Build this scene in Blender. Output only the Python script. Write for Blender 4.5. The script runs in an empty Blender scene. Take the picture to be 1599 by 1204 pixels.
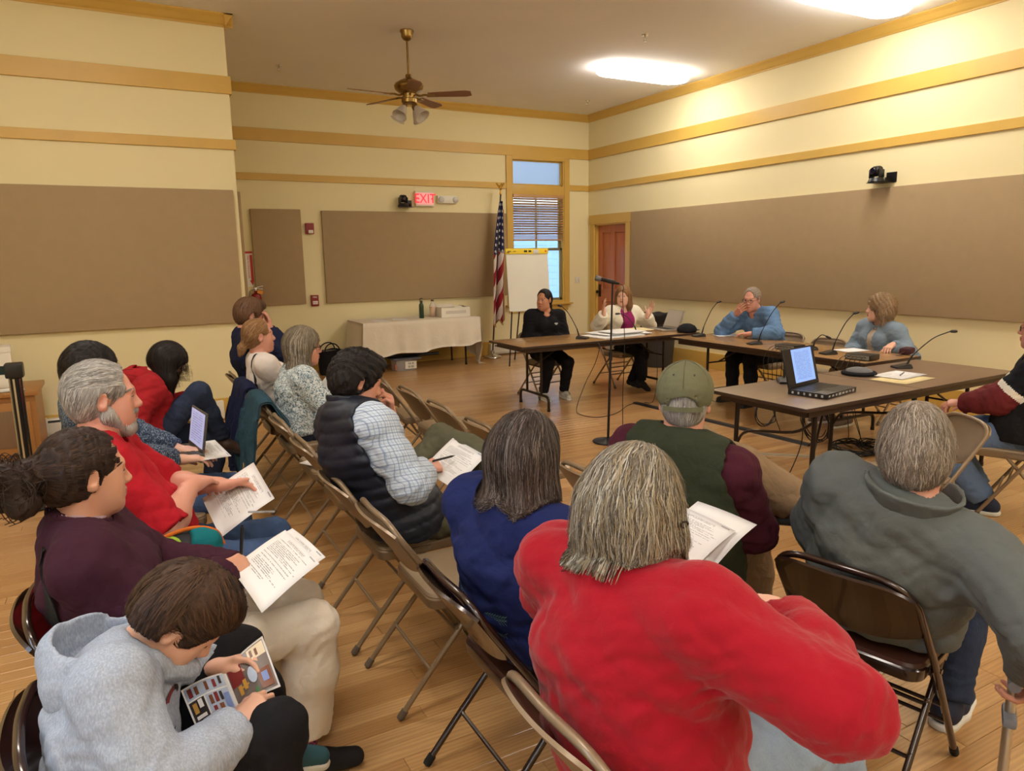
import bpy, bmesh, math, random
import numpy as np
from mathutils import Vector, Matrix

S = bpy.context.scene
COL = S.collection
rng = np.random.default_rng(7)
random.seed(7)
PI = math.pi

# ------------------------------------------------------------------ camera, world, exposure
def make_camera():
    yaw, pitch, roll, H, f = .4984, .1791, -.0153, 1.68, 1121.
    fwd = np.array([math.sin(yaw)*math.cos(pitch), math.cos(yaw)*math.cos(pitch), -math.sin(pitch)])
    r0 = np.array([math.cos(yaw), -math.sin(yaw), 0.])
    u0 = np.cross(r0, fwd)
    r = math.cos(roll)*r0 + math.sin(roll)*u0
    u = -math.sin(roll)*r0 + math.cos(roll)*u0
    cd = bpy.data.cameras.new('camera')
    cd.sensor_width = 36.0
    cd.sensor_fit = 'HORIZONTAL'
    cd.lens = f/1599*36.0
    cd.clip_start = .05
    cd.clip_end = 200
    co = bpy.data.objects.new('camera', cd)
    M = Matrix(((r[0], u[0], -fwd[0], 0), (r[1], u[1], -fwd[1], 0), (r[2], u[2], -fwd[2], H), (0, 0, 0, 1)))
    co.matrix_world = M
    COL.objects.link(co)
    S.camera = co
make_camera()

w = bpy.data.worlds.new('sky')
S.world = w
w.use_nodes = True
bg = w.node_tree.nodes['Background']
bg.inputs[0].default_value = (.58, .78, 1.0, 1)
bg.inputs[1].default_value = 7.0
S.view_settings.view_transform = 'Standard'
S.view_settings.look = 'None'
S.view_settings.gamma = 1.0
S.view_settings.exposure = 0.0
LAMP = 24.5          # strength of the ceiling fixtures' diffusers

# ------------------------------------------------------------------ materials
def lin(c):
    out = []
    for v in c:
        v = v/255.0
        out.append(v/12.92 if v <= .04045 else ((v+.055)/1.055)**2.4)
    return tuple(out)

def nt_new(name):
    m = bpy.data.materials.new(name)
    m.use_nodes = True
    nt = m.node_tree
    return m, nt, nt.nodes['Principled BSDF']

def nd(nt, kind, **kw):
    n = nt.nodes.new(kind)
    for k, v in kw.items():
        setattr(n, k, v)
    return n

def mix_col(nt, fac, a, b, blend='MIX'):
    n = nt.nodes.new('ShaderNodeMix')
    n.data_type = 'RGBA'
    n.blend_type = blend
    for sock, v in ((n.inputs[0], fac), (n.inputs[6], a), (n.inputs[7], b)):
        if isinstance(v, (int, float)):
            sock.default_value = v
        elif isinstance(v, tuple):
            sock.default_value = v if len(v) == 4 else v + (1,)
        else:
            nt.links.new(v, sock)
    return n.outputs[2]

def mth(nt, op, a, b=None, c=None):
    n = nt.nodes.new('ShaderNodeMath')
    n.operation = op
    for i, v in enumerate((a, b, c)):
        if v is None:
            continue
        if isinstance(v, (int, float)):
            n.inputs[i].default_value = v
        else:
            nt.links.new(v, n.inputs[i])
    return n.outputs[0]

def coord(nt, which='Object', scale=(1, 1, 1), rot=(0, 0, 0)):
    tc = nt.nodes.new('ShaderNodeTexCoord')
    mp = nt.nodes.new('ShaderNodeMapping')
    mp.inputs['Scale'].default_value = scale
    mp.inputs['Rotation'].default_value = rot
    nt.links.new(tc.outputs[which], mp.inputs[0])
    return mp.outputs[0]

def noise(nt, vec, scale, detail=4, rough=.55):
    n = nt.nodes.new('ShaderNodeTexNoise')
    n.inputs['Scale'].default_value = scale
    n.inputs['Detail'].default_value = detail
    n.inputs['Roughness'].default_value = rough
    nt.links.new(vec, n.inputs['Vector'])
    return n.outputs['Fac']

def add_bump(nt, bs, height, strength, dist=.01, prev=None):
    b = nt.nodes.new('ShaderNodeBump')
    b.inputs['Strength'].default_value = strength
    b.inputs['Distance'].default_value = dist
    nt.links.new(height, b.inputs['Height'])
    if prev is not None:
        nt.links.new(prev, b.inputs['Normal'])
    nt.links.new(b.outputs[0], bs.inputs['Normal'])
    return b.outputs[0]

def mat(name, c, rough=.5, metal=0., var=.08, vscale=6., bump=0., bscale=60., spec=.5, coat=0., trans=0., emit=None, estr=0., alpha=1.):
    m, nt, bs = nt_new(name)
    c = lin(c)
    vec = coord(nt)
    if var > 0:
        f = noise(nt, vec, vscale)
        dark = tuple(max(0, x*(1-var*1.6)) for x in c)
        lite = tuple(min(1, x*(1+var*1.4)) for x in c)
        nt.links.new(mix_col(nt, f, dark, lite), bs.inputs['Base Color'])
    else:
        bs.inputs['Base Color'].default_value = c + (1,)
    bs.inputs['Roughness'].default_value = rough
    bs.inputs['Metallic'].default_value = metal
    bs.inputs['Specular IOR Level'].default_value = spec
    bs.inputs['Coat Weight'].default_value = coat
    bs.inputs['Transmission Weight'].default_value = trans
    bs.inputs['Alpha'].default_value = alpha
    if bump > 0:
        add_bump(nt, bs, noise(nt, vec, bscale, 3), bump, .004)
    if emit:
        bs.inputs['Emission Color'].default_value = lin(emit) + (1,)
        bs.inputs['Emission Strength'].default_value = estr
    return m

def creases(nt, bs, vec, wr, prev=None):
    """relief of soft folds and sharp little creases"""
    w1 = nt.nodes.new('ShaderNodeTexNoise')
    w1.inputs['Scale'].default_value = 7
    w1.inputs['Detail'].default_value = 4
    w1.inputs['Roughness'].default_value = .5
    w1.inputs['Distortion'].default_value = .5
    nt.links.new(vec, w1.inputs['Vector'])
    rid = mth(nt, 'ABSOLUTE', mth(nt, 'SUBTRACT', w1.outputs['Fac'], .5))
    w2 = nt.nodes.new('ShaderNodeTexNoise')
    w2.inputs['Scale'].default_value = 22
    w2.inputs['Detail'].default_value = 3
    w2.inputs['Distortion'].default_value = .4
    nt.links.new(vec, w2.inputs['Vector'])
    h = mth(nt, 'ADD', mth(nt, 'MULTIPLY', rid, 1.6), mth(nt, 'MULTIPLY', w2.outputs['Fac'], .35))
    return add_bump(nt, bs, h, min(1., wr*.9), .030, prev)

def fabric(name, c, c2=None, fine=420., rough=.92, wr=.35, sheen=.0, mottled=.10, heather=0.):
    """cloth: soft mottling, woven grain, small creases in the relief"""
    m, nt, bs = nt_new(name)
    c = lin(c)
    vec = coord(nt)
    dark = tuple(x*(1-mottled*1.5) for x in c)
    lite = tuple(min(1, x*(1+mottled)) for x in c)
    col = mix_col(nt, noise(nt, vec, 9., 4), dark, lite)
    if heather > 0:
        hf = noise(nt, coord(nt, scale=(1, 1, .35)), 260., 2)
        col = mix_col(nt, mth(nt, 'MULTIPLY', mth(nt, 'SUBTRACT', hf, .38), heather*3), col, tuple(min(1, x*1.5+.05) for x in c))
    nt.links.new(col, bs.inputs['Base Color'])
    bs.inputs['Roughness'].default_value = rough
    bs.inputs['Specular IOR Level'].default_value = .22
    bs.inputs['Sheen Weight'].default_value = sheen
    b1 = add_bump(nt, bs, noise(nt, vec, fine, 2), .25, .002)
    creases(nt, bs, vec, wr, b1)
    return m

def plaid(name, base, line1, line2, n=42.):
    """checked shirting woven from two sets of lines"""
    m, nt, bs = nt_new(name)
    vec = coord(nt)
    sx = nt.nodes.new('ShaderNodeSeparateXYZ')
    nt.links.new(vec, sx.inputs[0])
    col = lin(base)
    prev = col
    u = mth(nt, 'ADD', sx.outputs[0], mth(nt, 'MULTIPLY', sx.outputs[1], .55))
    v = mth(nt, 'ADD', sx.outputs[2], mth(nt, 'MULTIPLY', sx.outputs[1], .35))
    for s, l, k in ((u, line1, n), (v, line2, n), (u, line2, n*.5), (v, line1, n*.5)):
        fr = mth(nt, 'FRACT', mth(nt, 'MULTIPLY', s, k))
        msk = mth(nt, 'LESS_THAN', fr, .17)
        prev = mix_col(nt, mth(nt, 'MULTIPLY', msk, .55), prev, lin(l))
    nt.links.new(prev, bs.inputs['Base Color'])
    bs.inputs['Roughness'].default_value = .9
    creases(nt, bs, vec, .4)
    return m

def printed(name, base, ink, scale=30., thr=.52, ink2=None):
    """cloth printed with a small scattered pattern"""
    m, nt, bs = nt_new(name)
    vec = coord(nt)
    vo = nt.nodes.new('ShaderNodeTexNoise')
    vo.inputs['Scale'].default_value = scale
    vo.inputs['Detail'].default_value = 3
    vo.inputs['Distortion'].default_value = 2.5
    nt.links.new(vec, vo.inputs['Vector'])
    msk = mth(nt, 'GREATER_THAN', vo.outputs['Fac'], thr)
    col = mix_col(nt, msk, lin(base), lin(ink))
    if ink2:
        n2 = noise(nt, vec, scale*1.7, 2)
        col = mix_col(nt, mth(nt, 'GREATER_THAN', n2, .62), col, lin(ink2))
    nt.links.new(col, bs.inputs['Base Color'])
    bs.inputs['Roughness'].default_value = .92
    creases(nt, bs, vec, .4)
    return m

def denim(name, c):
    m, nt, bs = nt_new(name)
    c = lin(c)
    vec = coord(nt)
    f1 = noise(nt, vec, 5., 4)
    col = mix_col(nt, f1, tuple(x*.62 for x in c), tuple(min(1, x*1.35) for x in c))
    f2 = noise(nt, coord(nt, scale=(1, 1, .25)), 320., 2)
    col = mix_col(nt, mth(nt, 'MULTIPLY', f2, .35), col, tuple(min(1, x*1.7+.03) for x in c))
    nt.links.new(col, bs.inputs['Base Color'])
    bs.inputs['Roughness'].default_value = .9
    bs.inputs['Specular IOR Level'].default_value = .2
    b1 = add_bump(nt, bs, noise(nt, vec, 500., 2), .2, .002)
    creases(nt, bs, vec, .5, b1)
    return m

def skin_mat(name, c):
    m, nt, bs = nt_new(name)
    c = lin(c)
    vec = coord(nt)
    f = noise(nt, vec, 14., 4)
    red = (min(1, c[0]*1.02), c[1]*.87, c[2]*.85)
    nt.links.new(mix_col(nt, f, red, tuple(min(1, x*1.05) for x in c)), bs.inputs['Base Color'])
    bs.inputs['Roughness'].default_value = .5
    bs.inputs['Subsurface Weight'].default_value = .12
    bs.inputs['Subsurface Radius'].default_value = (.012, .005, .003)
    bs.inputs['Subsurface Scale'].default_value = .6
    add_bump(nt, bs, noise(nt, vec, 260., 3), .12, .002)
    return m

def hair_mat(name, c, k=1.0):
    m, nt, bs = nt_new(name)
    c = tuple(min(1, x*k) for x in lin(c))
    f = noise(nt, coord(nt, scale=(1, 1, .4)), 60., 3)
    nt.links.new(mix_col(nt, f, tuple(x*.62 for x in c), tuple(min(1, x*1.3) for x in c)), bs.inputs['Base Color'])
    bs.inputs['Roughness'].default_value = .58
    bs.inputs['Specular IOR Level'].default_value = .28
    return m

# ------------------------------------------------------------------ mesh helpers
def make_mesh(name, V, F, mats, midx=None, smooth=True, sharp=None, uv=None):
    """V (n,3); F list of tuples or (m,4)/(m,3) array"""
    me = bpy.data.meshes.new(name)
    V = np.asarray(V, dtype=np.float32)
    if isinstance(F, np.ndarray):
        nf, k = F.shape
        loops = F.astype(np.int32).ravel()
        starts = np.arange(nf, dtype=np.int32)*k
        tot = np.full(nf, k, dtype=np.int32)
    else:
        nf = len(F)
        tot = np.array([len(f) for f in F], dtype=np.int32)
        loops = np.fromiter((i for f in F for i in f), dtype=np.int32)
        starts = np.concatenate(([0], np.cumsum(tot)[:-1])).astype(np.int32) if nf else np.zeros(0, np.int32)
    me.vertices.add(len(V))
    me.vertices.foreach_set('co', V.ravel())
    me.loops.add(len(loops))
    me.loops.foreach_set('vertex_index', loops)
    me.polygons.add(nf)
    me.polygons.foreach_set('loop_start', starts)
    me.polygons.foreach_set('loop_total', tot)
    me.polygons.foreach_set('use_smooth', np.full(nf, smooth, dtype=bool))
    if midx is not None:
        me.polygons.foreach_set('material_index', np.asarray(midx, dtype=np.int32))
    for m in (mats if isinstance(mats, (list, tuple)) else [mats]):
        me.materials.append(m)
    if uv is not None:
        ul = me.uv_layers.new(name='UVMap')
        ul.data.foreach_set('uv', np.asarray(uv, dtype=np.float32)[loops].ravel())
    me.update(calc_edges=True)
    if sharp is not None:
        me.set_sharp_from_angle(angle=math.radians(sharp))
    return me

def link(name, me, parent=None, loc=None, rotz=None):
    o = bpy.data.objects.new(name, me)
    COL.objects.link(o)
    if parent is not None:
        o.parent = parent
    if loc is not None:
        o.location = loc
    if rotz is not None:
        o.rotation_euler = (0, 0, rotz)
    return o

def tag(o, label=None, cat=None, group=None, kind=None):
    if label: o['label'] = label
    if cat: o['category'] = cat
    if group: o['group'] = group
    if kind: o['kind'] = kind
    return o

def thing(name, label, cat, loc=(0, 0, 0), rotz=0., group=None):
    o = bpy.data.objects.new(name, None)
    o.empty_display_size = .1
    COL.objects.link(o)
    o.location = loc
    o.rotation_euler = (0, 0, rotz)
    return tag(o, label, cat, group)

def dup(root, loc, rotz, label=None, group=None):
    r = root.copy()
    COL.objects.link(r)
    r.location = loc
    r.rotation_euler = (0, 0, rotz)
    if label: r['label'] = label
    if group: r['group'] = group
    for ch in list(root.children):
        c = ch.copy()
        COL.objects.link(c)
        c.parent = r
        for g in list(ch.children):
            d = g.copy()
            COL.objects.link(d)
            d.parent = c
    return r

def unit(v):
    v = np.asarray(v, float)
    return v/max(1e-9, np.linalg.norm(v))

def frame_from(z, hint=(0, 0, 1)):
    z = unit(z)
    x = np.cross(hint, z)
    if np.linalg.norm(x) < 1e-4:
        x = np.cross((1, 0, 0), z)
    x = unit(x)
    return np.stack([x, np.cross(z, x), z], 1)

def smooth_path(pts, n=8):
    """Catmull-Rom through the points"""
    p = np.asarray(pts, float)
    p = np.vstack([2*p[0]-p[1], p, 2*p[-1]-p[-2]])
    out = []
    for i in range(1, len(p)-2):
        for t in np.linspace(0, 1, n, endpoint=False):
            a, b, c, d = p[i-1], p[i], p[i+1], p[i+2]
            out.append(.5*((2*b)+(-a+c)*t+(2*a-5*b+4*c-d)*t*t+(-a+3*b-3*c+d)*t**3))
    out.append(p[-2])
    return np.array(out)

def round_path(pts, r, n=5):
    """polyline with its corners rounded"""
    p = [np.asarray(q, float) for q in pts]
    out = [p[0]]
    for i in range(1, len(p)-1):
        a, b, c = p[i-1], p[i], p[i+1]
        ra = min(r, np.linalg.norm(a-b)*.49)
        rb = min(r, np.linalg.norm(c-b)*.49)
        s, e = b+unit(a-b)*ra, b+unit(c-b)*rb
        for t in np.linspace(0, 1, n+1):
            out.append((1-t)**2*s+2*t*(1-t)*b+t*t*e)
    out.append(p[-1])
    return np.array(out)

class MB:
    def __init__(self):
        self.V, self.F, self.M, self.U, self.n = [], [], [], [], 0
    def add(self, V, F, m=0, uv=None):
        V = np.asarray(V, float)
        self.V.append(V)
        self.U.append(np.asarray(uv, float) if uv is not None else np.zeros((len(V), 2)))
        for f in F:
            self.F.append(tuple(int(i)+self.n for i in f))
            self.M.append(m)
        self.n += len(V)
        return self
    def box(self, c, s, m=0, R=None, bev=0.):
        h = np.asarray(s, float)/2
        if bev <= 0:
            V = np.array([[x, y, z] for x in (-1, 1) for y in (-1, 1) for z in (-1, 1)])*h
            F = [(0, 1, 3, 2), (4, 6, 7, 5), (0, 4, 5, 1), (2, 3, 7, 6), (0, 2, 6, 4), (1, 5, 7, 3)]
        else:
            bm = bmesh.new()
            bmesh.ops.create_cube(bm, size=1)
            for v in bm.verts:
                v.co = Vector((v.co.x*s[0], v.co.y*s[1], v.co.z*s[2]))
            bmesh.ops.bevel(bm, geom=list(bm.edges), offset=bev, segments=2, profile=.6, affect='EDGES', clamp_overlap=True)
            bm.verts.index_update()
            V = np.array([v.co[:] for v in bm.verts])
            F = [[v.index for v in f.verts] for f in bm.faces]
            bm.free()
        if R is not None:
            V = V@np.asarray(R).T
        return self.add(V+np.asarray(c, float), F, m)
    def tube(self, pts, r, seg=8, m=0, closed=False, caps=True, squash=None):
        p = np.asarray(pts, float)
        n = len(p)
        rr = np.broadcast_to(np.asarray(r, float), (n,))
        T = np.gradient(p, axis=0) if not closed else np.roll(p, -1, 0)-np.roll(p, 1, 0)
        T /= np.maximum(1e-9, np.linalg.norm(T, axis=1))[:, None]
        x = frame_from(T[0])[:, 0]
        V = []
        ang = np.linspace(0, 2*PI, seg, endpoint=False)
        for i in range(n):
            x = unit(x-T[i]*(x@T[i]))
            y = np.cross(T[i], x)
            ring = np.cos(ang)[:, None]*x+np.sin(ang)[:, None]*y
            V.append(p[i]+ring*rr[i])
        V = np.vstack(V)
        F = []
        for i in range(n if closed else n-1):
            j = (i+1) % n
            for k in range(seg):
                l = (k+1) % seg
                F.append((i*seg+k, i*seg+l, j*seg+l, j*seg+k))
        if caps and not closed:
            F.append(tuple(range(seg))[::-1])
            F.append(tuple((n-1)*seg+k for k in range(seg)))
        return self.add(V, F, m)
    def lathe(self, prof, seg=20, m=0, c=(0, 0, 0), R=None, sx=1., sy=1.):
        prof = np.asarray(prof, float)
        ang = np.linspace(0, 2*PI, seg, endpoint=False)
        V = np.array([[r*math.cos(a)*sx, r*math.sin(a)*sy, z] for r, z in prof for a in ang])
        F = []
        for i in range(len(prof)-1):
            for k in range(seg):
                l = (k+1) % seg
                F.append((i*seg+k, i*seg+l, (i+1)*seg+l, (i+1)*seg+k))
        if prof[0][0] > 1e-6: F.append(tuple(range(seg))[::-1])
        if prof[-1][0] > 1e-6: F.append(tuple((len(prof)-1)*seg+k for k in range(seg)))
        if R is not None:
            V = V@np.asarray(R).T
        return self.add(V+np.asarray(c, float), F, m)
    def sheet(self, P, m=0, thick=0., uv=None):
        """P (nu,nv,3) grid of points; thick>0 gives it two faces and an edge"""
        P = np.asarray(P, float)
        nu, nv = P.shape[:2]
        if uv is None:
            a, b = np.meshgrid(np.linspace(0, 1, nu), np.linspace(0, 1, nv), indexing='ij')
            uv = np.stack([a, b], -1).reshape(-1, 2)
        idx = np.arange(nu*nv).reshape(nu, nv)
        F = [(idx[i, j], idx[i+1, j], idx[i+1, j+1], idx[i, j+1]) for i in range(nu-1) for j in range(nv-1)]
        if thick <= 0:
            return self.add(P.reshape(-1, 3), F, m, uv)
        du = np.gradient(P, axis=0)
        dv = np.gradient(P, axis=1)
        N = np.cross(du, dv)
        N /= np.maximum(1e-9, np.linalg.norm(N, axis=2))[..., None]
        Q = P-N*thick
        k = nu*nv
        F2 = [tuple(x+k for x in f[::-1]) for f in F]
        rim = list(idx[:, 0])+list(idx[-1, 1:])+list(idx[-2::-1, -1])+list(idx[0, -2:0:-1])
        E = [(rim[i], rim[i]+k, rim[(i+1) % len(rim)]+k, rim[(i+1) % len(rim)]) for i in range(len(rim))]
        E = [e[::-1] for e in E]
        return self.add(np.vstack([P.reshape(-1, 3), Q.reshape(-1, 3)]), F+F2+E, m, np.vstack([uv, uv]))
    def mesh(self, name, mats, smooth=True, sharp=38, uv=False):
        return make_mesh(name, np.vstack(self.V), self.F, mats, self.M, smooth, sharp if smooth else None,
                         np.vstack(self.U) if uv else None)
    def obj(self, name, mats, parent=None, smooth=True, sharp=38, uv=False, loc=None, rotz=None):
        return link(name, self.mesh(name, mats, smooth, sharp, uv), parent, loc, rotz)

def text_verts(txt, size, align='CENTER', space=1.0, thick=0.0):
    """lettering outlines in the XY plane as (V, F)"""
    cu = bpy.data.curves.new('lettering', 'FONT')
    cu.body = txt
    cu.size = size
    cu.align_x = align
    cu.align_y = 'CENTER'
    cu.space_character = space
    cu.extrude = thick
    cu.resolution_u = 3
    o = bpy.data.objects.new('lettering', cu)
    COL.objects.link(o)
    dg = bpy.context.evaluated_depsgraph_get()
    dg.update()
    me = bpy.data.meshes.new_from_object(o.evaluated_get(dg))
    V = np.array([v.co[:] for v in me.vertices]) if len(me.vertices) else np.zeros((0, 3))
    F = [tuple(p.vertices) for p in me.polygons]
    bpy.data.objects.remove(o)
    bpy.data.curves.remove(cu)
    bpy.data.meshes.remove(me)
    return V, F

def text_obj(name, txt, size, m, origin, right, up, parent=None, thick=.001, space=1., sx=1.):
    V, F = text_verts(txt, size, thick=thick, space=space)
    right, up = unit(right), unit(up)
    n = np.cross(right, up)
    P = np.asarray(origin, float)+V[:, :1]*right*sx+V[:, 1:2]*up+V[:, 2:3]*n
    return link(name, make_mesh(name, P, F, m, smooth=False), parent)
# ------------------------------------------------------------------ implicit surfaces: smooth unions meshed with surface nets
class Prim:
    def __init__(s, kind, k=.02, **kw):
        s.kind, s.k = kind, k
        s.__dict__.update(kw)
        if kind == 'rc':
            s.lo = np.minimum(s.a-s.big, s.b-s.big)
            s.hi = np.maximum(s.a+s.big, s.b+s.big)
        else:
            s.lo, s.hi = s.c-s.big, s.c+s.big
    def d(s, P):
        if s.kind == 'rc':
            q = P-s.a
            ba = s.b-s.a
            if s.ax is not None:
                q = q-s.ax*((q@s.ax)*(1-1/s.sc))[..., None]
                ba = ba-s.ax*((ba@s.ax)*(1-1/s.sc))
            L = max(1e-9, ba@ba)
            t = np.clip((q@ba)/L, 0, 1)
            return np.linalg.norm(q-t[..., None]*ba, axis=-1)-(s.ra+(s.rb-s.ra)*t)
        q = (P-s.c)@s.M
        k0 = np.linalg.norm(q/s.r, axis=-1)
        k1 = np.linalg.norm(q/(s.r*s.r), axis=-1)
        return np.where(k1 > 1e-6, k0*(k0-1)/np.maximum(k1, 1e-6), -s.r.min())

def rc(a, b, ra, rb=None, k=.02, ax=None, sc=1.):
    rb = ra if rb is None else rb
    return Prim('rc', k, a=np.asarray(a, float), b=np.asarray(b, float), ra=ra, rb=rb,
                ax=None if ax is None else unit(ax), sc=sc, big=max(ra, rb)*max(1, sc))

def el(c, r, M=None, k=.02):
    r = np.asarray(r, float)
    return Prim('el', k, c=np.asarray(c, float), r=r, M=np.eye(3) if M is None else np.asarray(M, float), big=r.max())

class Grp:
    """prims joined smoothly, then cut by 'subs' and by planes (point, outward normal, softness)"""
    def __init__(s, prims, subs=(), cuts=(), k=.02):
        s.prims, s.subs, s.cuts, s.k = list(prims), list(subs), list(cuts), k

def smin(a, b, k):
    if k <= 1e-6:
        return np.minimum(a, b)
    h = np.maximum(k-np.abs(a-b), 0)/k
    return np.minimum(a, b)-h*h*k*.25

def smax(a, b, k):
    return -smin(-a, -b, k)

def sdf_eval(groups, P, disp=None):
    out = None
    for g in groups:
        v = None
        for p in g.prims:
            d = p.d(P)
            v = d if v is None else smin(v, d, p.k)
        for p in g.subs:
            v = smax(v, -p.d(P), p.k)
        for pt, n, k in g.cuts:
            v = smax(v, (P-np.asarray(pt))@np.asarray(n), k)
        out = v if out is None else smin(out, v, g.k)
    if disp is not None:
        out = out+disp(P)
    return out

def sdf_grad(groups, P, e=.002):
    g = np.zeros_like(P)
    for i in range(3):
        o = np.zeros(3)
        o[i] = e
        g[:, i] = sdf_eval(groups, P+o)-sdf_eval(groups, P-o)
    return g/np.maximum(1e-9, np.linalg.norm(g, axis=1))[:, None]

OFFS = np.array([[x, y, z] for x in range(9) for y in range(9) for z in range(9)], np.int32)
def mesh_sdf(groups, cell, disp=None, amp=0.):
    """sparse surface nets; returns V, F (quads)"""
    B = 8
    bs = B*cell
    lo = np.min([p.lo for g in groups for p in g.prims], 0)-.02-amp
    hi = np.max([p.hi for g in groups for p in g.prims], 0)+.02+amp
    nb = np.maximum(1, np.ceil((hi-lo)/bs).astype(int))
    I = np.stack(np.meshgrid(*[np.arange(n) for n in nb], indexing='ij'), -1).reshape(-1, 3)
    C = lo+(I+.5)*bs
    km = max([p.k for g in groups for p in g.prims]+[g.k for g in groups])
    R = bs*.87+amp+km*.5
    dmin = np.full(len(C), 1e3)
    near_cut = np.zeros(len(C), bool)
    for g in groups:
        for p in g.prims:
            dmin = np.minimum(dmin, p.d(C))
        for p in g.subs:
            near_cut |= np.abs(p.d(C)) < R
        for pt, n, k in g.cuts:
            near_cut |= np.abs((C-np.asarray(pt))@np.asarray(n)) < R
    keep = (dmin < R) & ((dmin > -R) | near_cut)
    I, C = I[keep], C[keep]
    if not len(I):
        return np.zeros((0, 3)), np.zeros((0, 4), int)
    P = (lo+I[:, None, :]*bs+OFFS[None]*cell)
    total = None
    for g in groups:
        v = np.full(P.shape[:2], .5)
        for p in g.prims:
            a = p.d(C) < R+.03+p.k
            if not a.any():
                continue
            d = p.d(P[a])
            v[a] = smin(v[a], d, p.k)
        for p in g.subs:
            a = p.d(C) < R+.03+p.k
            if a.any():
                v[a] = smax(v[a], -p.d(P[a]), p.k)
        for pt, n, k in g.cuts:
            v = smax(v, (P-np.asarray(pt))@np.asarray(n), k)
        total = v if total is None else smin(total, v, g.k)
    if disp is not None:
        total = total+disp(P)
    val = total.reshape(-1, 9, 9, 9)
    neg = val < 0
    cnt = np.zeros(val.shape[:1]+(8, 8, 8), np.int8)
    for dx in (0, 1):
        for dy in (0, 1):
            for dz in (0, 1):
                cnt += neg[:, dx:dx+8, dy:dy+8, dz:dz+8]
    act = np.argwhere((cnt > 0) & (cnt < 8))
    b, ci = act[:, 0], act[:, 1:]
    G = I[b]*B+ci
    cor = np.array([[x, y, z] for x in (0, 1) for y in (0, 1) for z in (0, 1)])
    cv = np.stack([val[b, ci[:, 0]+o[0], ci[:, 1]+o[1], ci[:, 2]+o[2]] for o in cor], 1)
    acc = np.zeros((len(b), 3))
    num = np.zeros(len(b))
    for i in range(8):
        for j in range(i+1, 8):
            if np.abs(cor[i]-cor[j]).sum() != 1:
                continue
            vi, vj = cv[:, i], cv[:, j]
            x = (vi < 0) != (vj < 0)
            t = np.where(x, vi/np.where(x, vi-vj, 1), 0)
            acc += np.where(x[:, None], cor[i]+(cor[j]-cor[i])*t[:, None], 0)
            num += x
    V = lo+(G+acc/num[:, None])*cell
    dim = (nb*B+2).astype(np.int64)
    def key(g):
        g = g.astype(np.int64)+1
        return (g[:, 0]*(dim[1]+2)+g[:, 1])*(dim[2]+2)+g[:, 2]
    kk = key(G)
    order = np.argsort(kk)
    ks = kk[order]
    F = []
    E = np.eye(3, dtype=int)
    for a in range(3):
        v0 = neg[:, :8, :8, :8]
        sl = [slice(0, 8)]*3
        sl[a] = slice(1, 9)
        v1 = neg[:, sl[0], sl[1], sl[2]]
        cr = np.argwhere(v0 != v1)
        if not len(cr):
            continue
        g0 = I[cr[:, 0]]*B+cr[:, 1:]
        s = v0[cr[:, 0], cr[:, 1], cr[:, 2], cr[:, 3]]
        u, w_ = (a+1) % 3, (a+2) % 3
        q = []
        ok = np.ones(len(cr), bool)
        for d in ((0, 0), (1, 0), (1, 1), (0, 1)):
            k = key(g0-E[u]*d[0]-E[w_]*d[1])
            pos = np.clip(np.searchsorted(ks, k), 0, len(ks)-1)
            ok &= ks[pos] == k
            q.append(order[pos])
        q = np.stack(q, 1)
        q[~s] = q[~s][:, ::-1]
        F.append(q[ok])
    return V, np.vstack(F)

def wrinkle(amp, freq=1., seed=0, stretch=(1, 1, 1.6)):
    """folds of cloth: warped ridges, used as displacement"""
    r = np.random.default_rng(seed+11)
    K = r.normal(size=(5, 3))
    K = K/np.linalg.norm(K, axis=1)[:, None]*np.asarray(stretch)
    fr = np.array([19, 33, 54, 84, 128])*freq
    ph = r.uniform(0, 6.28, 5)
    W = r.normal(size=(3, 3))*5*freq
    def f(P):
        Pw = P+.026*np.sin(P@W+1.7)+.009*np.sin(P@W.T*3.1)
        out = 0
        for i in range(5):
            s = np.sin((Pw@K[i])*fr[i]+ph[i])
            out = out+(1-2*np.abs(s)**.8)*(.55**i)
        return out*amp*.5
    return f

def ring_dir(n, hint):
    n = unit(n)
    h = np.asarray(hint, float)
    return unit(h-n*(h@n))

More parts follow.
